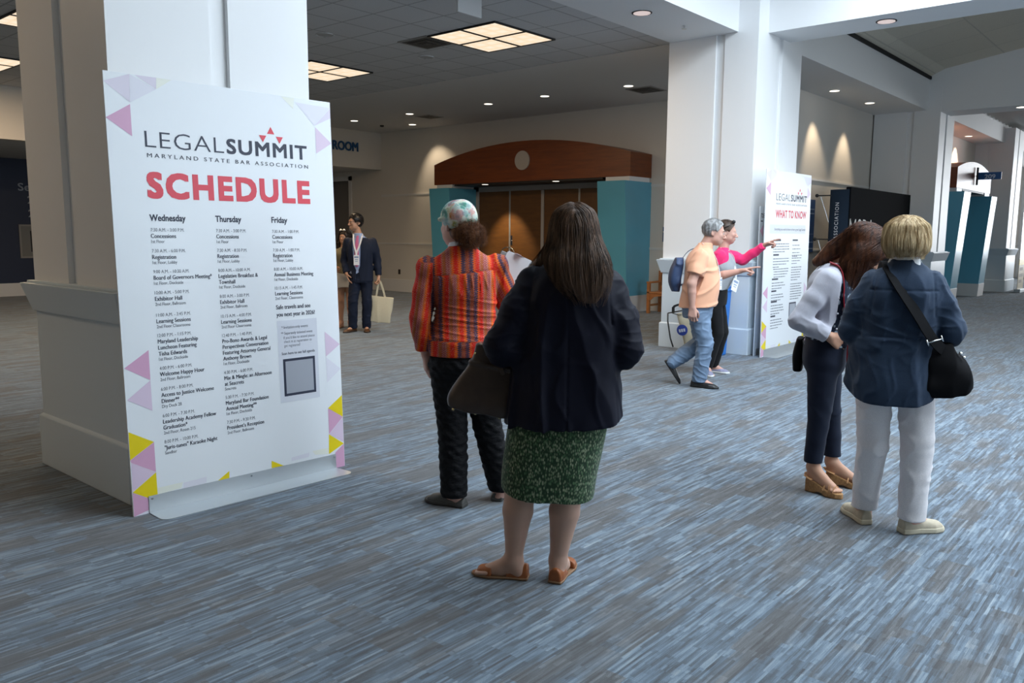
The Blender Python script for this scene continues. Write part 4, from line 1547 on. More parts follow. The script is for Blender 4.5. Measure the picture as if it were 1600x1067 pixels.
def foot_shape(F, ankle, toe_dir, s=1.0, pitch=0.0):
    """heel, instep, ball and five toes; pitch lifts the heel (degrees)"""
    a = np.array(ankle, float)
    t = np.array([toe_dir[0], toe_dir[1], 0.0])
    t /= np.linalg.norm(t)
    side = np.array([t[1], -t[0], 0])
    F.chain([a, a - t * 0.028 * s + np.array([0, 0, -0.055 * s])], [0.034 * s, 0.030 * s], 0.02)
    F.chain([a + np.array([0, 0, -0.01]), a + t * 0.07 * s + np.array([0, 0, -0.048 * s]), a + t * 0.125 * s + np.array([0, 0, -0.066 * s])], [0.034 * s, 0.031 * s, 0.021 * s], 0.03)
    F.cone(a - t * 0.02 * s + np.array([0, 0, -0.062 * s]), a + t * 0.11 * s + np.array([0, 0, -0.07 * s]), 0.024 * s, 0.020 * s, 0.03)
    for i in range(5):
        o = (i - 2) * 0.0155 * s
        ln = (0.168, 0.172, 0.168, 0.160, 0.150)[i] * s
        F.cone(a + t * 0.115 * s + side * o + np.array([0, 0, -0.070 * s]), a + t * ln + side * o * 1.05 + np.array([0, 0, -0.074 * s]), 0.012 * s, 0.0095 * s, 0.004)


def shoe_shape(F, heel, toe_dir, L=0.26, w=0.092, h=0.075, open_top=None, sole=0.02, k=0.02, toe_h=0.045):
    """closed shoe upper + sole with heel at `heel` on the floor"""
    p = np.array(heel, float)
    t = np.array([toe_dir[0], toe_dir[1], 0.0])
    t /= np.linalg.norm(t)
    R = np.stack([np.array([t[1], -t[0], 0]), t, np.array([0, 0, 1.0])], 1)

    def fn(X, Y, Z):
        x, y, z = X - p[0], Y - p[1], Z - p[2]
        u = R[0, 0] * x + R[1, 0] * y
        v = R[0, 1] * x + R[1, 1] * y
        f = v / L
        hw = np.interp(f.ravel(), [-0.02, 0.0, 0.12, 0.35, 0.68, 0.88, 1.0], np.array([0.2, 0.30, 0.36, 0.35, 0.49, 0.40, 0.12]) * w).reshape(f.shape)
        ht = np.interp(f.ravel(), [0.0, 0.15, 0.35, 0.6, 0.85, 1.0], [h, h * 1.0, h * 0.95, toe_h * 1.25, toe_h, toe_h * 0.5]).reshape(f.shape)
        d1 = np.abs(u) - hw
        prof = np.abs(v - L / 2) - L / 2
        top = ht * np.sqrt(np.clip(1 - 0.55 * (u / np.maximum(hw, 1e-3)) ** 2, 0.05, 1))
        return _smax(_smax(d1, z - top, 0.018), np.maximum(-z + 0.001, prof), 0.006)
    F.put(fn, [p[0] - L * 1.1, p[1] - L * 1.1, p[2] - 0.01], [p[0] + L * 1.1, p[1] + L * 1.1, p[2] + h + 0.02], k)


def groom(F, roots, step, n, comb, lift, seed, gravity=0.6, jitter=0.15, lengths=None):
    """hair strands that start at `roots` and run down over the field's surface; comb(p) -> direction"""
    r = np.random.RandomState(seed)
    P = np.array(roots, float)
    out = [P.copy()]
    L = np.array(lift if np.ndim(lift) else np.full(len(P), lift), float)
    stray = r.uniform(size=len(P)) < 0.12
    L = np.where(stray, r.uniform(0.004, 0.010, len(P)), L)
    jit = r.normal(size=P.shape) * jitter
    for i in range(n):
        d = comb(P) + jit * 0.5 + r.normal(size=P.shape) * jitter * 0.25
        v, g = F.sample(P)
        near = np.clip(1 - np.abs(v) / 0.05, 0, 1)[:, None]
        d = d - g * (np.minimum((d * g).sum(1, keepdims=True), 0) * near)
        d /= np.maximum(np.linalg.norm(d, axis=1, keepdims=True), 1e-6)
        P = P + d * step
        v, g = F.sample(P)
        corr = np.where(v < L, L - v, np.where(v < 0.03, (L - v) * 0.6, 0))
        P = P + g * np.clip(corr, -0.02, 0.03)[:, None]
        out.append(P.copy())
    return np.stack(out, 1)


def strand_mesh(S, rad, sides=3, taper=0.35, lengths=None):
    """thin tubes along the strands: returns vertices and quads"""
    N, K, _ = S.shape
    if lengths is not None:
        t = np.linspace(0, 1, K)
        T = t[None, :] * lengths[:, None]
        idx = T * (K - 1)
        i0 = np.clip(idx.astype(int), 0, K - 2)
        fr = (idx - i0)[..., None]
        rows = np.arange(N)[:, None]
        S = S[rows, i0] * (1 - fr) + S[rows, i0 + 1] * fr
    t = np.gradient(S, axis=1)
    t /= np.maximum(np.linalg.norm(t, axis=2, keepdims=True), 1e-9)
    ref = np.array([0.3, 0.9, 0.2])
    u = np.cross(t, ref)
    u /= np.maximum(np.linalg.norm(u, axis=2, keepdims=True), 1e-9)
    w = np.cross(t, u)
    prof = rad * (1 - (1 - taper) * np.linspace(0, 1, K) ** 2)
    prof = prof[None, :, None]
    V = []
    for k in range(sides):
        a = 2 * math.pi * k / sides
        V.append(S + (u * math.cos(a) + w * math.sin(a)) * prof)
    V = np.stack(V, 2).reshape(-1, 3)
    base = (np.arange(N)[:, None, None] * K + np.arange(K - 1)[None, :, None]) * sides
    k = np.arange(sides)[None, None, :]
    k2 = (k + 1) % sides
    Fq = np.stack([base + k, base + k2, base + sides + k2, base + sides + k], -1).reshape(-1, 4)
    return V, Fq


def hair_object(name, F, S, rad, m, parent, taper=0.35, lengths=None, base=True):
    V, Q = strand_mesh(S, rad, 3, taper, lengths)
    if base:
        v0, f0 = F.surface(1)
        Q = np.concatenate([f0, Q + len(v0)])
        V = np.concatenate([v0, V])
    return mesh_object(name, V, Q, m, parent)


def strap(name, pts, w, t, m, parent, ref=None):
    """flat band along points"""
    P = [Vector(p) for p in pts]
    # smooth the polyline
    for _ in range(2):
        Q = [P[0]]
        for i in range(len(P) - 1):
            Q += [P[i] * 0.75 + P[i + 1] * 0.25, P[i] * 0.25 + P[i + 1] * 0.75]
        Q.append(P[-1])
        P = Q
    b = MB()
    w, t = w * 1.414, t * 1.414
    b.tube(P, 1, 4, 0, True, (w, t) if ref is None else (w, t, ref))
    return b.build(name, m, parent)
# ------------------------------------------------------------------ cloth, skin and hair materials
def skin_mat(name, c):
    m = mat(name, c, 0.5, 0, 0.35, noise=(14, 0.03))
    b = m.node_tree.nodes['Principled BSDF']
    sv(b, 'Subsurface Weight', 0.12)
    sv(b, 'Subsurface Radius', (0.012, 0.005, 0.003))
    sv(b, 'Subsurface Scale', 0.5)
    return m


def cloth(name, c, rough=0.8, weave=900, sheen=0.2, amount=0.10, bump=0.25, spec=0.2):
    return mat(name, c, rough, 0, spec, noise=(weave * 0.4, amount), bump=(weave, bump, 0.0006), sheen=sheen)


def hair_mat(name, c1, c2, rough=0.38):
    m, nt, b = _mat(name)
    tc = nt.nodes.new('ShaderNodeTexCoord').outputs['Object']
    n = noise_node(nt, mapping(nt, tc, scale=(60, 60, 5)), 1.0, 3.0)
    c = ramp(nt, n, [(0.35, c1), (0.65, c2)])
    nt.links.new(c, b.inputs['Base Color'])
    sv(b, 'Roughness', rough)
    sv(b, 'Specular IOR Level', 0.32)
    return m


def ikat_material():
    m, nt, b = _mat('striped_ikat_cotton')
    at = nt.nodes.new('ShaderNodeAttribute')
    at.attribute_name = 'u'
    tc = nt.nodes.new('ShaderNodeTexCoord').outputs['Object']
    sp = nt.nodes.new('ShaderNodeSeparateXYZ')
    nt.links.new(tc, sp.inputs[0])
    tri = math_node(nt, 'PINGPONG', sp.outputs[2], 0.006)
    u = math_node(nt, 'ADD', at.outputs['Fac'], math_node(nt, 'MULTIPLY', tri, 1.8))
    n = noise_node(nt, mapping(nt, tc, scale=(9, 9, 3)), 1.0, 2.0)
    u = math_node(nt, 'ADD', u, math_node(nt, 'MULTIPLY', n, 0.012))
    fr = math_node(nt, 'FRACT', math_node(nt, 'DIVIDE', u, 0.205))
    red, org, gold, pur, mar, pink = (0.62, 0.018, 0.008), (0.74, 0.125, 0.010), (0.38, 0.095, 0.022), (0.075, 0.036, 0.065), (0.26, 0.035, 0.030), (0.46, 0.16, 0.15)
    st = [(0.0, red), (0.09, red), (0.11, org), (0.17, org), (0.19, pur), (0.28, pur), (0.30, gold), (0.33, mar), (0.36, gold), (0.39, mar), (0.41, pur), (0.49, pur), (0.51, org), (0.58, red), (0.66, red),
          (0.68, pink), (0.70, gold), (0.76, gold), (0.78, mar), (0.80, pink), (0.84, mar), (0.88, pink), (0.90, gold), (0.95, org), (1.0, red)]
    c = ramp(nt, fr, st)
    fl = noise_node(nt, tc, 170.0, 2.0, 0.7)
    f2 = nt.nodes.new('ShaderNodeMapRange')
    sv(f2, 'From Min', 0.56)
    sv(f2, 'From Max', 0.66)
    sv(f2, 'To Max', 0.30)
    nt.links.new(fl, f2.inputs['Value'])
    c = mix_rgb(nt, f2.outputs['Result'], c, (0.62, 0.40, 0.36))
    nt.links.new(c, b.inputs['Base Color'])
    sv(b, 'Roughness', 0.7)
    sv(b, 'Specular IOR Level', 0.15)
    return m


def cells_material(name, base, spots, scale, lo, hi, rough=0.85, stretch=(1, 1, 1), rand=1.0):
    m, nt, b = _mat(name)
    tc = nt.nodes.new('ShaderNodeTexCoord').outputs['Object']
    v = nt.nodes.new('ShaderNodeTexVoronoi')
    sv(v, 'Scale', scale)
    sv(v, 'Randomness', rand)
    nt.links.new(mapping(nt, tc, scale=stretch), v.inputs['Vector'])
    mr = nt.nodes.new('ShaderNodeMapRange')
    sv(mr, 'From Min', lo)
    sv(mr, 'From Max', hi)
    sv(mr, 'To Min', 1.0)
    sv(mr, 'To Max', 0.0)
    nt.links.new(v.outputs['Distance'], mr.inputs['Value'])
    sp = nt.nodes.new('ShaderNodeSeparateColor')
    nt.links.new(v.outputs['Color'], sp.inputs[0])
    sc = ramp(nt, sp.outputs[0], [(i / max(len(spots) - 1, 1), c) for i, c in enumerate(spots)])
    c = mix_rgb(nt, mr.outputs['Result'], base, sc)
    nt.links.new(c, b.inputs['Base Color'])
    sv(b, 'Roughness', rough)
    sv(b, 'Sheen Weight', 0.1)
    sv(b, 'Specular IOR Level', 0.25)
    return m


def floral_material():
    m, nt, b = _mat('floral_cotton')
    tc = nt.nodes.new('ShaderNodeTexCoord').outputs['Object']
    n1 = noise_node(nt, tc, 17.0, 3.0, 0.6)
    n2 = noise_node(nt, mapping(nt, tc, loc=(3, 1, 2)), 15.0, 3.0, 0.65)
    c1 = ramp(nt, n1, [(0.34, (0.02, 0.22, 0.26)), (0.44, (0.12, 0.45, 0.48)), (0.50, (0.60, 0.66, 0.60)), (0.58, (0.66, 0.66, 0.55)), (0.66, (0.50, 0.36, 0.04))])
    c2 = ramp(nt, n2, [(0.38, (0.55, 0.04, 0.05)), (0.45, (0.60, 0.62, 0.55)), (0.54, (0.55, 0.58, 0.50)), (0.60, (0.06, 0.24, 0.05)), (0.68, (0.16, 0.07, 0.02))])
    nt.links.new(mix_rgb(nt, 0.5, c1, c2), b.inputs['Base Color'])
    sv(b, 'Roughness', 0.75)
    return m


def puckered_black():
    m, nt, b = _mat('puckered_black_cotton')
    tc = nt.nodes.new('ShaderNodeTexCoord').outputs['Object']
    v = noise_node(nt, mapping(nt, tc, scale=(38, 38, 75)), 1.0, 2.0)
    bp = nt.nodes.new('ShaderNodeBump')
    sv(bp, 'Strength', 0.9)
    sv(bp, 'Distance', 0.006)
    nt.links.new(v, bp.inputs['Height'])
    nt.links.new(bp.outputs['Normal'], b.inputs['Normal'])
    sv(b, 'Base Color', (0.004, 0.004, 0.005, 1))
    sv(b, 'Roughness', 0.75)
    sv(b, 'Specular IOR Level', 0.2)
    return m


K = {}
K['skin'] = skin_mat('skin_light', (0.50, 0.29, 0.21))
K['skin2'] = skin_mat('skin_warm', (0.47, 0.26, 0.17))
K['skin3'] = skin_mat('skin_rosy', (0.56, 0.32, 0.25))
K['legs'] = skin_mat('skin_stockinged', (0.46, 0.29, 0.22))
K['white'] = cloth('white_ribbon', (0.75, 0.75, 0.76), 0.7)
K['badge'] = mat('badge_card', (0.78, 0.78, 0.80), 0.35)
K['badge_print'] = mat('badge_print', (0.25, 0.32, 0.45), 0.4)
K['eye'] = mat('eye_white', (0.6, 0.57, 0.54), 0.2)
K['iris'] = mat('eye_iris', (0.03, 0.02, 0.015), 0.15)
K['lips'] = mat('lips', (0.38, 0.12, 0.10), 0.4)


def body(t, J, skin, lo, hi, h=0.006, shrink=0.022):
    """the whole figure as one continuous surface"""
    F = Field(lo, hi, h)
    s = [(z, cx, cy, max(a - shrink, 0.03), max(b - shrink, 0.03)) for z, cx, cy, a, b in J['torso'] if z > 0.79]
    F.loft(s, 0.03, 2.2, J.get('T'))
    nb, nt_ = J['neck']
    F.chain([nb, nt_], [0.058 * J.get('neck_r', 1), 0.052 * J.get('neck_r', 1)], 0.03)
    c, R = J['head']
    head_shape(F, c, R, J.get('head_s', 1.0), J.get('female', True))
    th = J.get('arm', 1.0)
    for sd, sg in (('L', -1), ('R', 1)):
        if 'sh' + sd in J:
            sh, el, wr = J['sh' + sd], J['el' + sd], J['wr' + sd]
            F.chain([sh, el], [0.047 * th, 0.040 * th], 0.03)
            F.chain([el, np.array(el) * 0.65 + np.array(wr) * 0.35, wr], [0.039 * th, 0.038 * th, 0.0255 * (0.5 + 0.5 * th)], 0.02)
            d, n, kw = J['hand' + sd]
            hand_shape(F, wr, d, n, sg, **kw)
        leg_shape(F, J['hip' + sd], J['knee' + sd], J['ank' + sd], 1.0, J.get('leg', 1.0))
        if J.get('toe' + sd) is not None:
            foot_shape(F, J['ank' + sd], J['toe' + sd], J.get('foot', 1.0))
    o = F.build('body', skin, t, 1)
    return F


def eyes(t, c, R, s=1.0):
    b = MB()
    c = np.array(c, float)
    for sx in (-1, 1):
        p = c + R @ (np.array([sx * 0.031, 0.0785, 0.002]) * s)
        q = c + R @ (np.array([sx * 0.031, 0.0865, 0.002]) * s)
        b.sphere(p, 0.0128 * s, 12, 0)
        b.sphere(q, 0.0062 * s, 10, 1)
    b.build('eyes', [K['eye'], K['iris']], t, smooth='all')


def sleeve(F, sh, el, wr, r, end=1.0, k=0.03, disp=None):
    """r = radii at shoulder, above the elbow, elbow, cuff; end = how far down the forearm it reaches"""
    sh, el, wr = (np.array(p, float) for p in (sh, el, wr))
    mid = sh * 0.5 + el * 0.5
    cuff = el + (wr - el) * end
    F.chain([sh, mid, el, el * 0.5 + cuff * 0.5, cuff], [r[0], r[1], r[2], (r[2] + r[3]) / 2, r[3]], k, disp, 'add', 0.02)


def cuff_cut(F, el, wr, end, reach=0.09):
    """slice a sleeve off square at its cuff without touching the rest"""
    el, wr = np.array(el, float), np.array(wr, float)
    c = el + (wr - el) * end
    d = (wr - el) / np.linalg.norm(wr - el)

    def fn(X, Y, Z):
        a = (X - c[0]) * d[0] + (Y - c[1]) * d[1] + (Z - c[2]) * d[2]
        r2 = np.sqrt((X - c[0] - a * d[0]) ** 2 + (Y - c[1] - a * d[1]) ** 2 + (Z - c[2] - a * d[2]) ** 2)
        return np.maximum(np.maximum(-a, a - 0.12), r2 - reach)
    e = c + d * 0.12
    F.put(fn, np.minimum(c, e) - reach, np.maximum(c, e) + reach, 0.0, 'cut')


def pants(t, name, m, hips, legs, radii, hems, lo, hi, h, disp=None, flare=None):
    F = Field(lo, hi, h)
    F.loft(hips, 0.03, 2.2, None, 'add', disp, 0.02)
    for (hip, knee, ank), r, hz in zip(legs, radii, hems):
        hip, knee, ank = (np.array(p, float) for p in (hip, knee, ank))
        d = (ank - knee) / np.linalg.norm(ank - knee)
        end = ank + d * 0.05
        F.chain([hip, hip * 0.5 + knee * 0.5, knee, knee * 0.5 + end * 0.5, end], [r[0], (r[0] + r[1]) / 2, r[1], (r[1] + r[2]) / 2, r[2]], 0.014, disp, 'add', 0.006)
        if hz is not None:
            F.cutbox([end[0] - 0.16, end[1] - 0.16, -0.1], [end[0] + 0.16, end[1] + 0.16, hz])
    return F.build(name, m, t, 2)


def shoe(t, m, sole_m, heel, toe, L=0.26, w=0.095, h=0.075, sole=0.022, toe_h=0.045, cut=None, name='shoe', hs=0.004, tilt=None):
    """one shoe with its sole; optionally tilted about its toe"""
    t0 = np.array([0, 1.0])
    F = Field([-0.09, -0.04, -0.015], [0.09, L + 0.04, h + 0.03], hs)
    shoe_shape(F, (0, 0, 0), t0, L, w, h, toe_h=toe_h)
    F.cutbox([-0.2, -0.2, -0.1], [0.2, 1, sole * 0.75])
    if cut:
        for a, b in cut:
            F.cutbox(a, b)
    ang = -math.atan2(toe[0], toe[1])
    o = F.build(name, m, t, 1)
    o.location = heel
    o.rotation_euler = (0, 0, ang) if not tilt else (RAD(-tilt), 0, ang)
    G = Field([-0.09, -0.04, -0.015], [0.09, L + 0.04, h], hs)
    shoe_shape(G, (0, -0.003, 0), t0, L + 0.008, w + 0.008, h)
    G.cutbox([-0.2, -0.2, sole], [0.2, 1, 0.3])
    G.build('sole', sole_m, o, 1)
    return o


def lanyard(t, pts, badge=None, size=(0.075, 0.105), tilt=0.0, facing=(0, 1, 0), m=None, w=0.010):
    s = strap('lanyard', pts, w, 0.0016, m or K['white'], t, facing)
    if badge is not None:
        f = Vector(facing).normalized()
        r = Vector((0, 0, 1)).cross(f).normalized() * -1
        up = f.cross(r) * -1
        if up.z < 0:
            up = -up
        c, sn = math.cos(tilt), math.sin(tilt)
        r, up = r * c + up * sn, up * c - r * sn
        b = MB()
        p = Vector(badge)
        for (u0, u1, v0, v1, d0, d1, mi) in ((-0.5, 0.5, 0, -1, -0.002, 0.002, 0), (-0.38, 0.38, -0.12, -0.30, 0.0022, 0.003, 1), (-0.30, 0.30, -0.42, -0.50, 0.0022, 0.003, 1), (-0.25, 0.25, -0.60, -0.66, 0.0022, 0.003, 1)):
            vs = []
            for dd in (d0, d1):
                for (u, v) in ((u0, v0), (u1, v0), (u1, v1), (u0, v1)):
                    vs.append(tuple(p + r * (u * size[0]) + up * (v * size[1]) + f * dd))
            b.add(vs, [(0, 3, 2, 1), (4, 5, 6, 7), (0, 1, 5, 4), (1, 2, 6, 5), (2, 3, 7, 6), (3, 0, 4, 7)], mi)
        b.build('badge', [K['badge'], K['badge_print']], t)
    return s


def person(label, x, y, heading):
    return thing('person', label, 'person', (x, y, 0), RAD(heading - 90))


def place(o, x, y, heading):
    o.location = (x, y, 0)
    o.rotation_euler = (0, 0, RAD(heading - 90))
    return o


# ------------------------------------------------------------------ woman in the orange striped shirt and patterned head scarf
def woman_scarf():
    X, Y, HD = 3.27, 3.18, 48
    t = person('person in orange striped shirt, patterned head scarf and black trousers, seen from behind', X, Y, HD)
    secs = [(0.885, -0.003, -0.015, 0.192, 0.155), (0.97, -0.002, -0.02, 0.190, 0.152), (1.06, 0.010, -0.012, 0.174, 0.133), (1.14, 0.020, -0.008, 0.166, 0.128),
            (1.25, 0.006, -0.008, 0.182, 0.140), (1.34, 0.0, -0.01, 0.186, 0.130), (1.42, 0.0, -0.008, 0.160, 0.104), (1.465, -0.002, -0.006, 0.098, 0.080), (1.495, -0.004, 0.0, 0.066, 0.066)]
    hR = rotm(0, 0, 33)
    hc = (-0.028, 0.012, 1.605)
    J = dict(torso=secs, neck=((-0.006, -0.004, 1.44), (-0.020, 0.002, 1.55)), head=(hc, hR), head_s=1.02,
             shL=(-0.188, 0, 1.365), elL=(-0.236, -0.03, 1.10), wrL=(-0.208, 0.02, 0.885), handL=((0.06, 0.10, -1), (1, 0.15, 0), dict(curl=0.55)),
             shR=(0.184, 0, 1.38), elR=(0.262, 0.06, 1.175), wrR=(0.205, 0.245, 1.285), handR=((-0.15, 0.5, 0.75), (-0.9, 0.1, 0.1), dict(curl=0.7)),
             hipL=(-0.085, 0, 0.86), kneeL=(-0.058, 0.01, 0.48), ankL=(-0.045, 0.012, 0.088), toeL=(-0.78, 0.62),
             hipR=(0.095, 0, 0.86), kneeR=(0.135, 0.02, 0.48), ankR=(0.225, 0.10, 0.088), toeR=(0.3, 0.95))
    body(t, J, K['skin3'], (-0.36, -0.25, -0.01), (0.40, 0.45, 1.76), 0.006)
    # shirt
    F = Field((-0.36, -0.24, 0.80), (0.40, 0.40, 1.56), 0.0052)
    wr = add_folds(folds(3, 0.0020, 5.5, (1.6, 1.2, 0.35), lambda x, y, z: np.clip((1.30 - z) / 0.12, 0, 1)),
                   creases(13, 0.0075, 4.5, (1.8, 1.5, 0.30), lambda x, y, z: np.clip((1.25 - z) / 0.08, 0, 1) * np.clip((z - 0.95) / 0.05, 0, 1)),
                   creases(8, 0.0075, 9, (0.42, 1, 3.0), lambda x, y, z: np.exp(-((z - 1.29) / 0.055) ** 2) * (z < 1.345)))
    F.loft(secs, 0.02, 2.3, None, 'add', wr, 0.004)
    sl = add_folds(folds(5, 0.002, 7, (0.5, 0.8, 2.2)), creases(15, 0.006, 5, (0.5, 0.8, 1.6)))
    sleeve(F, (-0.190, 0, 1.372), J['elL'], J['wrL'], (0.056, 0.062, 0.058, 0.052), 0.86, 0.018, sl)
    F.ell((-0.194, 0, 1.372), (0.052, 0.058, 0.046), 0.04, None, 'add', sl)
    sleeve(F, (0.186, 0, 1.388), J['elR'], J['wrR'], (0.058, 0.064, 0.060, 0.05), 0.9, 0.018, sl)
    F.ell((0.196, 0.0, 1.390), (0.054, 0.058, 0.048), 0.04, None, 'add', sl)
    cuff_cut(F, J['elL'], J['wrL'], 0.84)
    cuff_cut(F, J['elR'], J['wrR'], 0.88)
    # yoke seam across the shoulders
    F.groove(lambda x, y, z: np.abs(z - (1.345 + 0.02 * (x / 0.18))) + (y > 0) * 1.0 + (np.abs(x) > 0.165) * 1.0, (-0.17, -0.2, 1.32), (0.17, 0, 1.38))

    def uu(V):
        x, z = V[:, 0], V[:, 2]
        u = np.where(z > 1.345 + 0.02 * x / 0.18, x + 0.041, x * 1.08 + 0.012)
        u = np.where(z < 0.975, x + 0.065, u)
        aL = -0.196 + (1.392 - z) / (1.392 - 1.10) * (-0.04)
        left = (x < -0.168 - np.clip(1.30 - z, 0, 0.2) * 0.12) & (z < 1.40)
        u = np.where(left, (x - aL) * 1.1 + 0.168, u)
        right = (x > 0.178) & (z < 1.43)
        u = np.where(right, (x - 0.22) + 0.5 * (z - 1.2) + 0.15, u)
        return u
    F.build('shirt', ikat_material(), t, 1, {'u': uu})
    # white ribbon collar of the lanyard round the neck
    c = [(-0.078, 0.03, 1.492), (-0.070, -0.045, 1.500), (-0.006, -0.080, 1.512), (0.062, -0.045, 1.512), (0.070, 0.03, 1.502), (0.05, 0.09, 1.40)]
    strap('lanyard', c, 0.0016, 0.012, K['white'], t, (0, 0, 1))
    # trousers
    pk = folds(21, 0.0032, 16, (1, 1, 0.7))
    pants(t, 'trousers', puckered_black(), [(0.74, 0.0, -0.015, 0.130, 0.100), (0.81, 0.0, -0.018, 0.182, 0.148), (0.90, 0.0, -0.015, 0.178, 0.140), (0.98, 0.0, -0.01, 0.16, 0.12)],
          [((-0.085, -0.012, 0.83), (-0.058, 0.0, 0.48), (-0.050, 0.0, 0.09)), ((0.095, -0.012, 0.83), (0.140, 0.01, 0.48), (0.222, 0.08, 0.12))],
          [(0.106, 0.086, 0.076), (0.106, 0.084, 0.074)], [0.062, 0.062], (-0.30, -0.26, 0.0), (0.40, 0.28, 1.0), 0.0055, pk)
    g = mat('clog_grey', (0.075, 0.073, 0.066), 0.65)
    s2 = mat('clog_sole', (0.055, 0.053, 0.048), 0.7)
    shoe(t, g, s2, (0.012, -0.028, 0), (-0.78, 0.52), 0.265, 0.105, 0.052, 0.024, 0.050, [([-0.028, 0.218, 0.034], [0.02, 0.30, 0.09])])
    shoe(t, g, s2, (0.20, 0.05, 0), (0.3, 0.95), 0.265, 0.105, 0.052, 0.024, 0.050)
    # scarf over the skull
    F = Field((-0.20, -0.18, 1.48), (0.15, 0.18, 1.78), 0.005)
    P = lambda x, y, z: np.array(hc) + hR @ np.array([x, y, z])
    wv = folds(31, 0.0022, 14, (1, 1, 2.0))
    F.ell(P(0, -0.014, 0.042), (0.096, 0.116, 0.098), 0.02, hR, 'add', wv)
    F.ell(P(0, -0.05, 0.06), (0.075, 0.06, 0.07), 0.03, hR, 'add', wv)
    F.plane(P(0, -0.03, -0.018), hR @ np.array([0, 0.46, -1]))
    F.cone(P(-0.098, 0.03, 0.030), P(-0.094, -0.01, 0.034), 0.012, 0.010, 0.01)
    F.build('head_scarf', floral_material(), t, 1)
    # frizzy auburn hair gathered at the nape
    F = Field((-0.2, -0.26, 1.44), (0.2, 0.12, 1.68), 0.005)
    F.ell(P(0.0, -0.045, -0.035), (0.072, 0.070, 0.062), 0.03, hR)
    F.ell((0.030, -0.100, 1.548), (0.056, 0.046, 0.048), 0.03)
    F.ell((0.056, -0.095, 1.562), (0.042, 0.040, 0.040), 0.03)
    F.plane(P(0, 0.02, 0), hR @ np.array([0, 1, 0]))
    r = np.random.RandomState(4)
    n = 1300
    d = r.normal(size=(n, 3))
    d /= np.linalg.norm(d, axis=1, keepdims=True)
    roots = np.array([0.035, -0.10, 1.552]) + d * np.array([0.054, 0.046, 0.048]) * r.uniform(0.75, 1.12, (n, 1))
    ph = r.uniform(0, 6.28, n)
    S_ = [roots]
    p = roots.copy()
    for i in range(9):
        a = ph + i * 0.9
        swirl = np.stack([np.cos(a), np.sin(a * 1.3) * 0.4, np.sin(a)], 1)
        p = p + (d * 0.55 + swirl * 1.0) * 0.0080
        S_.append(p.copy())
    hair_object('hair', F, np.stack(S_, 1), 0.0009, hair_mat('auburn_hair', (0.065, 0.020, 0.006), (0.22, 0.078, 0.022), 0.55), t)
    # grey folder with white papers held in front of her right shoulder
    f = thing('folder', 'grey folder of white papers held in the bent arm of the striped shirt', 'folder', (0, 0, 0))
    place(f, X, Y, HD)
    b = MB()
    b.box((-0.075, -0.012, -0.15), (0.075, 0.008, 0.13))
    o = b.build('cover', mat('folder_grey', (0.30, 0.31, 0.31), 0.5), f, bevel=0.003)
    o.location, o.rotation_euler = (0.265, 0.285, 1.315), (RAD(-18), RAD(22), RAD(-25))
    b = MB()
    for k in range(4):
        b.box((-0.07 + 0.004 * k, -0.030 + k * 0.004, -0.14), (0.078 + 0.004 * k, -0.028 + k * 0.004, 0.125 + 0.006 * (k % 2)))
    b.tube([(0.01 + 0.022 * math.cos(a / 10 * 5.2), -0.03 + 0.013 * math.sin(a / 10 * 5.2), 0.13) for a in range(11)], 1, 4, 0, True, (0.02, 0.001))
    o = b.build('papers', mat('paper', (0.72, 0.73, 0.75), 0.6), f)
    o.location, o.rotation_euler = (0.300, 0.275, 1.312), (RAD(-18), RAD(22), RAD(-25))
    return t


woman_scarf()


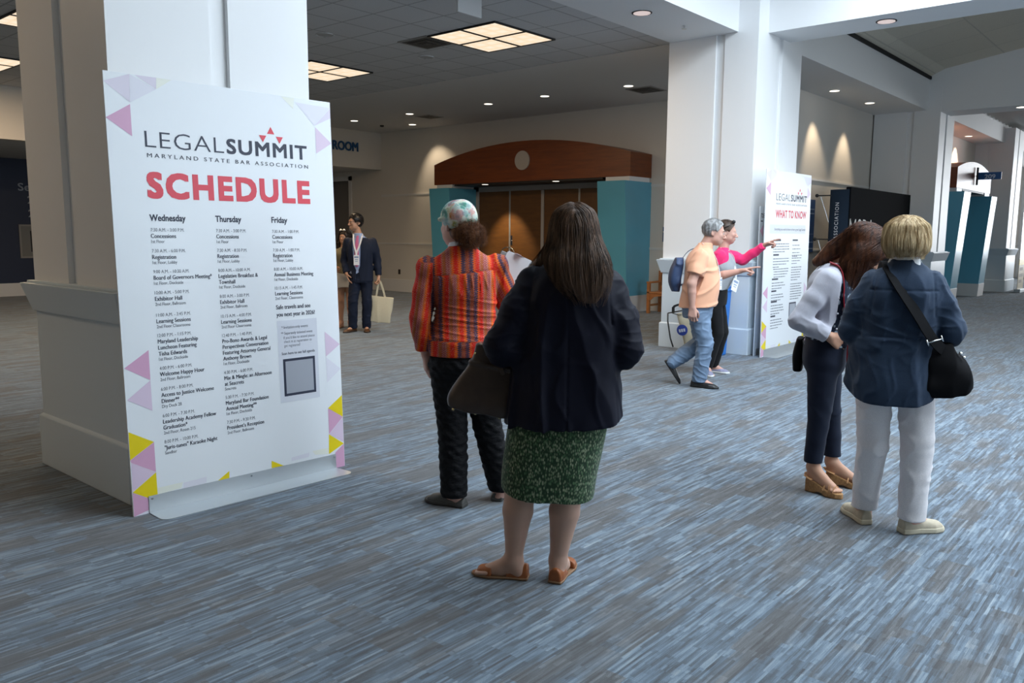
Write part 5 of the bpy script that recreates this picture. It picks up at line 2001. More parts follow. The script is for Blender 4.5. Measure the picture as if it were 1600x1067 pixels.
# ------------------------------------------------------------------ woman with long brown hair, navy blazer and green skirt
def woman_blazer():
    X, Y, HD = 2.74, 2.27, 36
    t = person('person with long brown hair in navy blazer and green patterned skirt, seen from behind', X, Y, HD)
    secs = [(0.735, 0.163, -0.005, 0.256, 0.190), (0.82, 0.166, -0.005, 0.250, 0.185), (0.95, 0.172, -0.003, 0.236, 0.172), (1.08, 0.178, -0.003, 0.226, 0.158), (1.20, 0.184, -0.005, 0.220, 0.148),
            (1.30, 0.188, -0.008, 0.208, 0.134), (1.375, 0.190, -0.006, 0.172, 0.106), (1.425, 0.192, -0.002, 0.112, 0.080), (1.462, 0.195, 0.004, 0.066, 0.064)]
    hR = rotm(2, 3, -6)
    hc = (0.198, 0.022, 1.555)
    J = dict(torso=secs, neck=((0.192, 0.0, 1.40), (0.197, 0.012, 1.50)), head=(hc, hR), head_s=1.0, arm=1.0, leg=1.22, foot=1.0,
             shL=(0.032, 0, 1.340), elL=(-0.095, -0.055, 1.075), wrL=(-0.125, 0.175, 1.085), handL=((-0.05, 1, -0.1), (0.6, 0, -0.8), dict(curl=0.8)),
             shR=(0.350, 0.0, 1.330), elR=(0.425, -0.035, 1.07), wrR=(0.315, 0.19, 1.12), handR=((-0.4, 0.8, 0.3), (-0.5, 0, 0.8), dict(curl=0.8)),
             hipL=(0.05, 0, 0.80), kneeL=(-0.026, 0.012, 0.42), ankL=(-0.052, 0.0, 0.094), toeL=(-1, 0.13),
             hipR=(0.21, 0, 0.80), kneeR=(0.186, 0.012, 0.42), ankR=(0.150, 0.012, 0.094), toeR=(0.27, 0.96))
    body(t, J, K['legs'], (-0.30, -0.26, -0.005), (0.56, 0.42, 1.70), 0.0055, 0.03)
    # skirt
    F = Field((-0.16, -0.24, 0.36), (0.48, 0.24, 0.95), 0.005)
    sk = [(0.405, 0.098, 0.0, 0.203, 0.175), (0.50, 0.104, 0.0, 0.208, 0.178), (0.62, 0.122, 0.0, 0.214, 0.178), (0.75, 0.142, 0.0, 0.216, 0.172), (0.90, 0.165, 0.0, 0.19, 0.145)]
    F.loft(sk, 0.02, 2.4, None, 'add', folds(41, 0.004, 3.5, (0.7, 0.7, 4)), 0.004)
    F.plane((0.1, 0, 0.432), (-0.10, 0.16, -1))
    F.build('skirt', cells_material('green_woven_print', (0.016, 0.040, 0.018), [(0.16, 0.22, 0.12), (0.30, 0.34, 0.22), (0.045, 0.11, 0.05), (0.10, 0.18, 0.085)], 135, 0.25, 0.60, 0.8, (1.0, 1.0, 0.5)), t, 1)
    # blazer
    F = Field((-0.22, -0.26, 0.66), (0.56, 0.30, 1.50), 0.0055)
    fb = add_folds(folds(51, 0.0036, 4.2, (0.6, 0.7, 5)), creases(52, 0.011, 2.6, (0.6, 0.8, 4.5), None, 1.9), folds(56, 0.0014, 9, (0.8, 0.8, 2.2)), creases(57, 0.004, 6, (0.8, 0.8, 2.0), None, 2.0))
    F.loft(secs, 0.02, 2.4, None, 'add', fb, 0.005)
    sf = add_folds(folds(53, 0.0022, 7, (1.2, 1.2, 0.7)), creases(54, 0.008, 4.0, (1.6, 1.2, 0.75), None, 1.8), creases(55, 0.004, 8, (1.6, 1.2, 0.7), None, 2.0))
    sleeve(F, (0.030, 0, 1.350), J['elL'], J['wrL'], (0.070, 0.086, 0.080, 0.060), 0.92, 0.022, sf)
    sleeve(F, (0.352, 0.0, 1.340), J['elR'], J['wrR'], (0.070, 0.082, 0.074, 0.052), 0.92, 0.022, sf)
    cuff_cut(F, J['elL'], J['wrL'], 0.92)
    cuff_cut(F, J['elR'], J['wrR'], 0.92)
    F.plane((0.163, 0, 0.748), (0.07, 0.10, -1))
    # centre back seam, armhole seams
    F.groove(lambda x, y, z: np.abs(x - 0.180) + (y > 0) * 1.0, (0.16, -0.26, 0.7), (0.20, 0, 1.44))
    for xx in (0.020, 0.352):
        F.groove(lambda x, y, z, q=xx: np.abs(x - q - (z - 1.3) * (0.10 if q < 0.2 else -0.10)) + (y > 0.02) * 1.0 + (z < 1.18) * 1.0, (xx - 0.06, -0.2, 1.17), (xx + 0.06, 0.04, 1.42))
    F.build('blazer', cloth('navy_blazer', (0.0042, 0.0048, 0.013), 0.6, 700, 0.01, spec=0.15), t, 1)
    # tan open sided shoes: toe band, heel cup, sole
    tan = mat('tan_leather', (0.26, 0.075, 0.016), 0.38, noise=(30, 0.12))
    so = mat('tan_sole', (0.22, 0.12, 0.06), 0.6)
    gaps = [([-0.2, 0.098, 0.012], [0.2, 0.165, 0.2]), ([-0.03, 0.236, 0.016], [0.05, 0.30, 0.2])] + [([-0.2, 0.05 + 0.012 * q, 0.070 - 0.013 * q], [0.2, 0.10, 0.2]) for q in range(5)]
    shoe(t, tan, so, (0.016, -0.004, 0), (-1, 0.13), 0.262, 0.096, 0.072, 0.014, 0.046, gaps)
    shoe(t, tan, so, (0.136, -0.052, 0), (0.27, 0.96), 0.262, 0.096, 0.072, 0.014, 0.046, gaps)
    # long straight hair
    F = Field((-0.06, -0.26, 1.20), (0.44, 0.16, 1.72), 0.006)
    P = lambda x, y, z: np.array(hc) + hR @ np.array([x, y, z])
    F.ell(P(0, -0.018, 0.036), (0.094, 0.112, 0.100), 0.02, hR)
    F.loft([(1.275, 0.268, -0.158, 0.030, 0.010), (1.30, 0.264, -0.158, 0.050, 0.018), (1.34, 0.252, -0.152, 0.082, 0.026), (1.40, 0.232, -0.122, 0.112, 0.046), (1.45, 0.214, -0.085, 0.128, 0.075), (1.52, 0.204, -0.035, 0.114, 0.095), (1.58, 0.198, -0.01, 0.092, 0.10), (1.64, 0.198, 0.0, 0.06, 0.07)], 0.04, 2.3)
    F.plane(P(0, 0.055, 0), hR @ np.array([0, 1, -0.25]))
    F.chain([(0.105, 0.035, 1.50), (0.060, 0.030, 1.440), (0.022, 0.045, 1.410), (-0.010, 0.075, 1.36)], [0.03, 0.026, 0.022, 0.014], 0.03)
    r = np.random.RandomState(7)
    n = 2600
    a = r.uniform(0, 6.28, n)
    e = np.abs(r.normal(0, 0.75, n)).clip(0, 1.5)
    d = np.stack([np.cos(a) * np.sin(e), np.sin(a) * np.sin(e), np.cos(e)], 1)
    roots = np.array(hc) + (d * np.array([0.096, 0.114, 0.102]) + np.array([0, -0.018, 0.036])) @ hR.T
    roots = roots[roots[:, 1] < 0.06]
    cx = hc[0]

    def comb(p):
        side = np.sign(p[:, 0] - cx)
        top = np.clip((p[:, 2] - 1.60) / 0.06, 0, 1)
        x = side * top * 0.9 + 0.10 * (p[:, 2] < 1.48) - (p[:, 0] - 0.262) * np.clip((1.42 - p[:, 2]) / 0.1, 0, 1) * 3.0
        return np.stack([x, -0.45 * top - 0.10, -1.0 * np.ones(len(p))], 1)
    S_ = groom(F, roots, 0.0135, 30, comb, r.uniform(-0.002, 0.008, len(roots)), 3, jitter=0.13)
    hm = hair_mat('brown_hair', (0.034, 0.017, 0.009), (0.135, 0.074, 0.043), 0.42)
    hair_object('hair', F, S_, 0.0012, hm, t, 0.3, r.uniform(0.62, 1.0, len(roots)) ** 0.8)
    # a lock lying on the left shoulder
    # handbag on the left forearm
    g = thing('handbag', 'dark brown leather handbag hanging from the bent arm in the navy blazer', 'handbag', (0, 0, 0))
    place(g, X, Y, HD)
    lea = mat('dark_brown_leather', (0.042, 0.026, 0.019), 0.40, spec=0.4, noise=(18, 0.15), bump=(300, 0.15, 0.0006))
    F = Field((-0.46, -0.14, 0.68), (0.06, 0.22, 1.12), 0.005)
    tl = rotm(0, 9, 0)
    o = (-0.175, 0.035, 0.765)
    F.loft([(0.0, -0.012, 0, 0.172, 0.086), (0.03, -0.012, 0, 0.180, 0.088), (0.12, -0.004, 0, 0.160, 0.066), (0.20, 0.004, 0, 0.128, 0.044), (0.235, 0.008, 0, 0.118, 0.036), (0.30, 0.010, 0, 0.114, 0.028)], 0.01, 3.6, (o, tl), 'add', folds(61, 0.003, 5, (0.8, 0.8, 2)), 0.006)
    F.loft([(0.205, 0.004, 0, 0.129, 0.050), (0.222, 0.006, 0, 0.126, 0.048)], 0.002, 3.6, (o, tl), 'add', None, 0.004)
    F.build('bag_body', lea, g, 1)
    Q = lambda x, y, z: tuple(np.array(o) + tl @ np.array([x, y, z]))
    for yy in (-0.030, 0.030):
        strap('handle', [Q(-0.055, yy, 0.24), Q(-0.05, yy, 0.31), (-0.130, 0.03 + yy * 0.9, 1.135), (-0.108, 0.035 + yy * 0.8, 1.170), (-0.080, 0.035 + yy * 0.9, 1.135), Q(0.055, yy, 0.31), Q(0.060, yy, 0.24)], 0.009, 0.004, lea, g, (0, 1, 0))
    b = MB()
    for x, z in ((-0.096, 0.255), (0.05, 0.255)):
        b.sphere(Q(x, -0.036, z), 0.0065, 10)
    for x in (-0.15, -0.05, 0.06, 0.14):
        b.sphere(Q(x, -0.07, -0.002), 0.007, 10)
    b.build('metal_studs', mat('brass', (0.55, 0.42, 0.20), 0.25, 1.0), g, smooth='all')
    strap('clasp_strap', [Q(0.02, -0.054, 0.222), Q(0.03, -0.062, 0.212), Q(0.045, -0.066, 0.19)], 0.010, 0.003, lea, g, (0, 1, 0))
    return t


woman_blazer()
# ------------------------------------------------------------------ blonde woman in the dark blue overshirt and white trousers
def woman_blonde():
    X, Y, HD = 4.50, 1.19, 20
    t = person('person with short blonde hair in dark blue shirt jacket and white trousers, seen from behind', X, Y, HD)
    secs = [(0.66, -0.044, -0.005, 0.202, 0.178), (0.80, -0.045, -0.008, 0.198, 0.172), (0.92, -0.040, -0.008, 0.188, 0.155), (1.05, -0.034, -0.006, 0.182, 0.145), (1.18, -0.032, -0.006, 0.184, 0.142),
            (1.28, -0.031, -0.008, 0.180, 0.132), (1.355, -0.030, -0.006, 0.150, 0.108), (1.40, -0.029, -0.002, 0.100, 0.082), (1.435, -0.028, 0.004, 0.066, 0.066)]
    hR = rotm(-6, 0, -4)
    hc = (-0.028, 0.020, 1.532)
    J = dict(torso=secs, neck=((-0.029, 0.0, 1.39), (-0.028, 0.012, 1.49)), head=(hc, hR), head_s=0.97, arm=1.0, leg=0.95,
             shL=(-0.175, 0, 1.325), elL=(-0.252, 0.01, 1.07), wrL=(-0.170, 0.215, 1.07), handL=((0.3, 0.9, 0.1), (0.8, -0.2, 0), dict(curl=0.8)),
             shR=(0.115, 0, 1.325), elR=(0.200, -0.015, 1.09), wrR=(0.120, 0.20, 1.07), handR=((-0.3, 0.9, 0.1), (-0.8, -0.2, 0), dict(curl=0.8)),
             hipL=(-0.12, 0, 0.82), kneeL=(-0.116, 0.03, 0.46), ankL=(-0.138, 0.115, 0.094), toeL=(-0.39, 0.92),
             hipR=(0.05, 0, 0.82), kneeR=(0.085, 0.01, 0.46), ankR=(0.092, 0.025, 0.094), toeR=(0.83, 0.56))
    body(t, J, K['skin3'], (-0.40, -0.26, -0.01), (0.40, 0.44, 1.70), 0.006, 0.028)
    wt = add_folds(folds(71, 0.0022, 6, (0.8, 0.8, 1.4)), creases(72, 0.006, 4.5, (1.2, 1, 0.8)))
    pants(t, 'trousers', cloth('white_twill', (0.72, 0.69, 0.70), 0.8, 800, 0.1), [(0.715, -0.035, -0.01, 0.150, 0.125), (0.75, -0.035, -0.01, 0.172, 0.140), (0.80, -0.036, -0.012, 0.174, 0.142), (0.90, -0.036, -0.01, 0.165, 0.130)],
          [((-0.130, -0.008, 0.80), (-0.120, 0.02, 0.46), (-0.138, 0.095, 0.10)), ((0.064, -0.008, 0.80), (0.092, 0.0, 0.46), (0.090, 0.006, 0.10))],
          [(0.091, 0.078, 0.062), (0.091, 0.079, 0.062)], [0.085, 0.078], (-0.30, -0.25, 0.0), (0.26, 0.28, 0.96), 0.0055, wt)
    # overshirt with shirt tails
    F = Field((-0.36, -0.27, 0.62), (0.32, 0.34, 1.50), 0.0055)
    fb = add_folds(folds(81, 0.0030, 4.5, (0.7, 0.8, 3.0)), creases(82, 0.010, 2.8, (0.7, 0.9, 3.0), None, 1.9), creases(83, 0.006, 5, (1.6, 1, 0.5), lambda x, y, z: np.exp(-((z - 1.06) / 0.12) ** 2)), creases(86, 0.0045, 6.5, (0.8, 0.8, 1.6), None, 2.0))
    F.loft(secs, 0.02, 2.4, None, 'add', fb, 0.005)
    F.cone((-0.17, 0.01, 0.95), (-0.235, 0.02, 0.80), 0.10, 0.045, 0.05, 'add', fb)
    sf = add_folds(folds(84, 0.0022, 8, (1.2, 1.2, 0.8)), creases(85, 0.008, 4.5, (1.5, 1.2, 0.8), None, 1.8), creases(87, 0.004, 8, (1.4, 1.2, 0.8), None, 2.0))
    sleeve(F, (-0.165, 0, 1.318), J['elL'], J['wrL'], (0.066, 0.074, 0.070, 0.052), 0.9, 0.02, sf)
    sleeve(F, (0.105, 0, 1.318), J['elR'], J['wrR'], (0.066, 0.074, 0.072, 0.052), 0.86, 0.02, sf)
    cuff_cut(F, J['elL'], J['wrL'], 0.88)
    cuff_cut(F, J['elR'], J['wrR'], 0.84)
    # curved hem, higher at the sides
    F.put(lambda x, y, z: z - (0.708 + 3.0 * np.clip(np.abs(x + 0.055) - 0.09, 0, 1) ** 2) + 0 * y, (-0.36, -0.27, 0.5), (0.32, 0.3, 0.80), 0.004, 'cut')
    F.groove(lambda x, y, z: np.abs(z - 1.292) + (y > 0) * 1.0 + (np.abs(x + 0.03) > 0.155) * 1.0, (-0.2, -0.2, 1.27), (0.15, 0, 1.31))
    F.groove(lambda x, y, z: np.abs(z - 1.055) + (y > 0) * 1.0 + (np.abs(x + 0.03) > 0.17) * 1.0, (-0.22, -0.2, 1.04), (0.17, 0, 1.07))
    for xx, sg in ((-0.168, 1), (0.108, -1)):
        F.groove(lambda x, y, z, q=xx, s_=sg: np.abs(x - q - s_ * (z - 1.3) * 0.08) + (y > 0.02) * 1.0 + (z < 1.16) * 1.0, (xx - 0.05, -0.2, 1.15), (xx + 0.05, 0.04, 1.38))
    F.build('overshirt', cloth('denim_blue', (0.017, 0.033, 0.064), 0.8, 650, 0.10, 0.16), t, 1)
    # white collar of the shirt below
    F = Field((-0.15, -0.12, 1.38), (0.10, 0.13, 1.50), 0.004)
    F.loft([(1.405, -0.029, 0.0, 0.094, 0.084), (1.44, -0.028, 0.004, 0.074, 0.072), (1.458, -0.028, 0.008, 0.068, 0.068)], 0.01, 2.1, (np.zeros(3), np.eye(3)), 'add', None, 0.003)
    F.build('collar', cloth('white_cotton', (0.70, 0.71, 0.73), 0.7), t, 1)
    # shoes
    b1 = mat('beige_suede', (0.46, 0.40, 0.30), 0.85, noise=(40, 0.1))
    b2 = mat('cream_sole', (0.52, 0.46, 0.34), 0.7)
    shoe(t, b1, b2, (-0.122, 0.052, 0), (-0.39, 0.92), 0.262, 0.098, 0.088, 0.030, 0.056)
    shoe(t, b1, b2, (0.040, -0.014, 0), (0.83, 0.56), 0.262, 0.098, 0.088, 0.030, 0.056)
    # bob
    F = Field((-0.19, -0.17, 1.40), (0.14, 0.16, 1.69), 0.0055)
    P = lambda x, y, z: np.array(hc) + hR @ np.array([x, y, z])
    F.ell(P(0, -0.020, 0.030), (0.102, 0.118, 0.098), 0.02, hR)
    F.loft([(1.462, -0.028, -0.032, 0.076, 0.070), (1.495, -0.028, -0.033, 0.098, 0.090), (1.55, -0.028, -0.02, 0.101, 0.104), (1.60, -0.028, -0.005, 0.080, 0.085)], 0.03, 2.2)
    F.plane(P(0, 0.072, 0), hR @ np.array([0, 1, -0.15]))
    F.plane((0, 0, 1.466), (0, 0.25, -1))
    r = np.random.RandomState(9)
    n = 2200
    a = r.uniform(0, 6.28, n)
    e = np.abs(r.normal(0, 0.6, n)).clip(0, 1.5)
    d = np.stack([np.cos(a) * np.sin(e), np.sin(a) * np.sin(e), np.cos(e)], 1)
    cr = np.array(hc) + np.array([0.004, -0.05, 0.03])
    roots = np.array(hc) + (d * np.array([0.103, 0.119, 0.099]) + np.array([0, -0.020, 0.030])) @ hR.T
    roots = roots[roots[:, 1] < 0.085]

    def comb(p):
        o = (p - cr) * np.array([1, 1, 0])
        o /= np.maximum(np.linalg.norm(o, axis=1, keepdims=True), 1e-5)
        top = np.clip((p[:, 2:3] - 1.57) / 0.06, 0, 1)
        inn = np.clip((1.53 - p[:, 2:3]) / 0.10, 0, 1)
        return o * top * 1.3 - o * inn * 0.12 + np.array([0, 0, -1.0]) * (1.05 - top * 0.8)
    S_ = groom(F, roots, 0.0105, 27, comb, r.uniform(-0.002, 0.009, len(roots)), 5, jitter=0.17)
    hair_object('hair', F, S_, 0.0012, hair_mat('blonde_hair', (0.34, 0.22, 0.10), (0.80, 0.64, 0.40), 0.5), t, 0.3, r.uniform(0.7, 1.0, len(roots)))
    # black cross-body bag
    g = thing('shoulder_bag', 'black cross-body bag worn over the dark blue shirt jacket of the blonde figure', 'shoulder bag')
    place(g, X, Y, HD)
    bl = mat('black_nylon', (0.003, 0.003, 0.004), 0.65, spec=0.1, bump=(400, 0.2, 0.0006))
    F = Field((0.02, -0.20, 0.72), (0.36, 0.14, 1.06), 0.005)
    tl = rotm(0, -14, 12)
    F.loft([(0.0, 0.01, 0, 0.112, 0.050), (0.04, 0.01, 0, 0.120, 0.058), (0.12, 0.004, 0, 0.108, 0.052), (0.21, -0.01, 0, 0.080, 0.035), (0.25, -0.02, 0, 0.060, 0.022)], 0.02, 2.6, ((0.205, -0.055, 0.775), tl), 'add', add_folds(folds(91, 0.004, 6), creases(92, 0.012, 4, (1, 1, 2.5))), 0.01)
    F.build('bag_body', bl, g, 1)
    Pb = [(-0.118, 0.060, 1.425), (-0.114, 0.0, 1.432), (-0.108, -0.068, 1.405), (-0.080, -0.128, 1.35), (-0.020, -0.160, 1.255), (0.040, -0.166, 1.165), (0.088, -0.160, 1.085), (0.130, -0.135, 1.03), (0.165, -0.10, 1.0)]
    strap('strap', Pb, 0.027, 0.0035, bl, g, (0, 1, 0.4))
    b = MB()
    b.tube([(0.085, -0.172, 1.040), (0.150, -0.150, 1.062)], 0.004, 6).tube([(0.079, -0.174, 1.055), (0.091, -0.170, 1.025)], 0.004, 6).tube([(0.144, -0.152, 1.077), (0.156, -0.148, 1.047)], 0.004, 6)
    b.sphere((0.245, -0.085, 0.985), 0.009, 8).sphere((0.262, -0.08, 0.965), 0.008, 8)
    b.build('buckle', M['chrome'], g, smooth='all')
    return t


woman_blonde()


# ------------------------------------------------------------------ woman with brown hair looking down, pale cardigan
def woman_cardigan():
    X, Y, HD = 5.014, 1.697, -72
    t = person('person with brown hair in pale lilac cardigan and navy trousers looking down', X, Y, HD)
    secs = [(0.90, 0, -0.070, 0.172, 0.128), (0.98, 0, -0.064, 0.168, 0.126), (1.06, 0, -0.058, 0.160, 0.120), (1.15, 0, -0.055, 0.164, 0.124), (1.24, 0, -0.058, 0.172, 0.122),
            (1.31, 0, -0.062, 0.166, 0.106), (1.365, 0, -0.052, 0.120, 0.082), (1.40, 0, -0.035, 0.072, 0.062), (1.43, 0, -0.015, 0.054, 0.054)]
    hR = rotm(-46, 0, 6)
    hc = (-0.005, 0.122, 1.480)
    J = dict(torso=secs, neck=((0, -0.045, 1.36), (0, 0.055, 1.46)), head=(hc, hR), head_s=1.0, leg=0.95,
             shR=(0.165, -0.085, 1.315), elR=(0.225, -0.225, 1.065), wrR=(0.195, -0.050, 0.975), handR=((-0.62, 0.62, -0.50), (-0.6, -0.7, 0.1), dict(curl=0.25)),
             shL=(-0.165, -0.06, 1.315), elL=(-0.225, -0.09, 1.06), wrL=(-0.10, 0.135, 1.06), handL=((0.3, 0.85, 0.2), (0.3, 0, 0.9), dict(curl=0.8)),
             hipR=(0.085, -0.075, 0.82), kneeR=(0.092, -0.085, 0.48), ankR=(0.085, -0.105, 0.155), toeR=None,
             hipL=(-0.085, -0.065, 0.82), kneeL=(-0.088, -0.03, 0.48), ankL=(-0.095, -0.005, 0.155), toeL=None)
    skin = K['skin2']
    F = Field((-0.32, -0.36, -0.005), (0.32, 0.34, 1.68), 0.0055)
    s = [(z, cx, cy, a - 0.022, b - 0.022) for z, cx, cy, a, b in secs]
    F.loft(s, 0.03, 2.2)
    F.chain([J['neck'][0], J['neck'][1]], [0.055, 0.052], 0.03)
    head_shape(F, hc, hR, 1.0, True)
    for sd, sg in (('L', -1), ('R', 1)):
        F.chain([J['sh' + sd], J['el' + sd]], [0.045, 0.039], 0.03)
        F.chain([J['el' + sd], J['wr' + sd]], [0.038, 0.026], 0.02)
        d, nn, kw = J['hand' + sd]
        hand_shape(F, J['wr' + sd], d, nn, sg, **kw)
        leg_shape(F, J['hip' + sd], J['knee' + sd], J['ank' + sd], 1.0, 0.80)
    # feet arched on wedge heels
    wd = {'R': ((0.066, -0.135), (0.48, 0.87)), 'L': ((-0.102, -0.035), (0.05, 1.0))}
    for sd in ('L', 'R'):
        (hx, hy), d = wd[sd]
        d = np.array([d[0], d[1], 0]) / np.hypot(*d)
        side = np.array([d[1], -d[0], 0])
        h0 = np.array([hx, hy, 0]) + d * 0.035
        a = np.array(J['ank' + sd])
        F.chain([a, h0 + np.array([0, 0, 0.100])], [0.033, 0.027], 0.02)
        F.chain([a, h0 + d * 0.07 + [0, 0, 0.098], h0 + d * 0.13 + [0, 0, 0.058]], [0.033, 0.030, 0.024], 0.03)
        F.chain([h0 + [0, 0, 0.095], h0 + d * 0.13 + [0, 0, 0.05]], [0.024, 0.022], 0.03)
        for i in range(5):
            o = (i - 2) * 0.0145
            F.cone(h0 + d * 0.135 + side * o + [0, 0, 0.047], h0 + d * ((0.176, 0.18, 0.176, 0.168, 0.158)[i]) + side * o + [0, 0, 0.043], 0.0115, 0.009, 0.004)
    F.build('body', skin, t, 1)
    # wedge sandals
    wm = mat('tan_suede', (0.40, 0.205, 0.085), 0.7, noise=(40, 0.12))
    cork = mat('cork', (0.33, 0.175, 0.068), 0.8, noise=(90, 0.25))
    for sd in ('R', 'L'):
        (hx, hy), d = wd[sd]
        ang = -math.atan2(d[0], d[1])
        G = Field((-0.08, -0.03, -0.01), (0.08, 0.27, 0.16), 0.004)
        shoe_shape(G, (0, 0, 0), (0, 1), 0.235, 0.090, 0.16, toe_h=0.16)
        G.put(lambda x, y, z: -(z - np.interp(y.ravel(), [0, 0.06, 0.16, 0.25], [0.082, 0.078, 0.036, 0.032]).reshape(y.shape)), (-0.1, -0.05, -0.02), (0.1, 0.3, 0.2), 0.003, 'cut')
        G.cone((-0.1, 0.10, -0.035), (0.1, 0.10, -0.035), 0.048, None, 0.01, 'cut')
        o = G.build('wedge_sandal', cork, t, 1)
        o.location = (hx, hy, 0)
        o.rotation_euler = (0, 0, ang)
        b = MB()
        for y0, y1, zz in ((0.128, 0.165, 0.082), (0.165, 0.130, 0.084), (0.185, 0.195, 0.066), (0.150, 0.175, 0.080)):
            pts = []
            for k in range(9):
                q = k / 8.0
                pts.append((-0.044 + 0.088 * q, y0 + (y1 - y0) * q, 0.036 + (zz - 0.036) * math.sin(math.pi * q) ** 0.6))
            b.tube(pts, 1, 4, 0, True, (0.008, 0.002, (0, 1, 0)))
        b.tube([(-0.040, 0.055, 0.085), (-0.036, 0.012, 0.100), (0, -0.006, 0.106), (0.036, 0.012, 0.100), (0.040, 0.055, 0.085)], 1, 4, 0, True, (0.022, 0.002, (0, 0, 1)))
        b.build('straps', wm, o)
    # trousers
    pants(t, 'trousers', cloth('navy_trousers', (0.006, 0.010, 0.024), 0.75, 700, 0.05), [(0.73, 0, -0.076, 0.140, 0.100), (0.78, 0, -0.078, 0.176, 0.122), (0.86, 0, -0.078, 0.178, 0.128), (0.96, 0, -0.068, 0.164, 0.122)],
          [((0.086, -0.080, 0.80), (0.092, -0.088, 0.48), (0.086, -0.106, 0.21)), ((-0.086, -0.072, 0.80), (-0.090, -0.034, 0.48), (-0.096, -0.006, 0.21))],
          [(0.095, 0.066, 0.053), (0.095, 0.066, 0.053)], [0.185, 0.192], (-0.26, -0.26, 0.05), (0.26, 0.14, 1.02), 0.0055, add_folds(folds(101, 0.0015, 7), creases(102, 0.005, 5, (1, 1, 0.4), lambda x, y, z: np.exp(-((z - 0.50) / 0.07) ** 2))))
    # blouse
    F = Field((-0.24, -0.24, 0.86), (0.24, 0.14, 1.46), 0.0055)
    bs = [(z, cx, cy + 0.006, a - 0.004, b + (0.004 if z > 1.0 else 0.008)) for z, cx, cy, a, b in secs[:7]]
    F.loft(bs, 0.02, 2.2, None, 'add', folds(111, 0.003, 6, (0.8, 0.8, 2)), 0.006)
    F.build('blouse', cells_material('navy_print', (0.006, 0.012, 0.030), [(0.30, 0.38, 0.45), (0.42, 0.48, 0.52), (0.10, 0.20, 0.30)], 30, 0.30, 0.42, 0.8, (1, 1, 0.75), 0.6), t, 1)
    # cardigan, open at the front
    F = Field((-0.32, -0.34, 0.92), (0.32, 0.22, 1.46), 0.0052)
    cs = [(z, cx, cy - 0.006, a + 0.012, b + 0.008) for z, cx, cy, a, b in secs if 0.97 < z < 1.41]
    cs = [(0.955, 0, -0.074, 0.176, 0.132)] + cs
    cf = add_folds(folds(121, 0.0022, 5, (0.8, 0.8, 2.4)), creases(122, 0.008, 3.6, (0.9, 0.9, 2.6), None, 1.8))
    F.loft(cs, 0.02, 2.2, None, 'add', cf, 0.005)
    F.put(lambda x, y, z: (-0.012 + 0.10 * (z - 1.2) - y) + 0 * x, (-0.3, -0.06, 0.9), (0.3, 0.3, 1.5), 0.006, 'cut')
    F.put(lambda x, y, z: np.maximum(np.abs(x) - 0.06, 0.0 - y), (-0.3, 0.0, 1.30), (0.3, 0.3, 1.5), 0.006, 'cut')
    sf = add_folds(folds(123, 0.002, 9, (1.2, 1.2, 0.8)), creases(124, 0.0045, 6.5, (1.2, 0.9, 0.6), lambda x, y, z: np.clip((1.16 - z) / 0.1, 0.15, 1), 1.7))
    sleeve(F, (0.155, -0.08, 1.308), J['elR'], J['wrR'], (0.060, 0.060, 0.056, 0.040), 0.93, 0.025, sf)
    sleeve(F, (-0.155, -0.06, 1.308), J['elL'], J['wrL'], (0.060, 0.060, 0.056, 0.040), 0.93, 0.025, sf)
    cuff_cut(F, J['elR'], J['wrR'], 0.93)
    cuff_cut(F, J['elL'], J['wrL'], 0.93)
    F.build('cardigan', cloth('lilac_knit', (0.44, 0.44, 0.50), 0.85, 900, 0.25), t, 1)
    b = MB()
    for z in (1.20, 1.11, 1.02):
        b.sphere((0.172, -0.016, z), 0.006, 8)
    b.build('buttons', mat('button_pale', (0.5, 0.5, 0.55), 0.3), t, smooth='all')
    # hair hanging forward over the bowed head
    F = Field((-0.17, -0.30, 1.12), (0.19, 0.30, 1.68), 0.006)
    P = lambda x, y, z: np.array(hc) + hR @ np.array([x, y, z])
    F.ell(P(0, -0.016, 0.036), (0.096, 0.114, 0.104), 0.02, hR)
    F.chain([P(0, -0.09, 0.02), (0.01, -0.06, 1.475), (0.03, -0.15, 1.405)], [0.075, 0.060, 0.030], 0.06)
    F.chain([(0.070, 0.07, 1.46), (0.085, 0.025, 1.38), (0.088, 0.000, 1.29), (0.082, 0.006, 1.17)], [0.052, 0.050, 0.040, 0.024], 0.05)
    F.chain([(0.055, 0.14, 1.46), (0.070, 0.085, 1.38), (0.065, 0.05, 1.27)], [0.05, 0.035, 0.018], 0.04)
    F.chain([(-0.075, 0.09, 1.46), (-0.09, 0.04, 1.36), (-0.08, 0.03, 1.22)], [0.05, 0.040, 0.022], 0.05)
    F.ell(P(0, 0.105, -0.045), (0.060, 0.045, 0.085), 0.02, hR, 'cut')
    r = np.random.RandomState(12)
    n = 2400
    a = r.uniform(0, 6.28, n)
    e = np.abs(r.normal(0, 0.7, n)).clip(0, 1.55)
    d = np.stack([np.cos(a) * np.sin(e), np.sin(a) * np.sin(e), np.cos(e)], 1)
    roots = np.array(hc) + (d * np.array([0.097, 0.116, 0.105]) + np.array([0, -0.016, 0.036])) @ hR.T
    back = r.uniform(size=len(roots)) < 0.42
    L0 = (roots - np.array(hc)) @ hR
    back = back & (L0[:, 1] < 0.02)

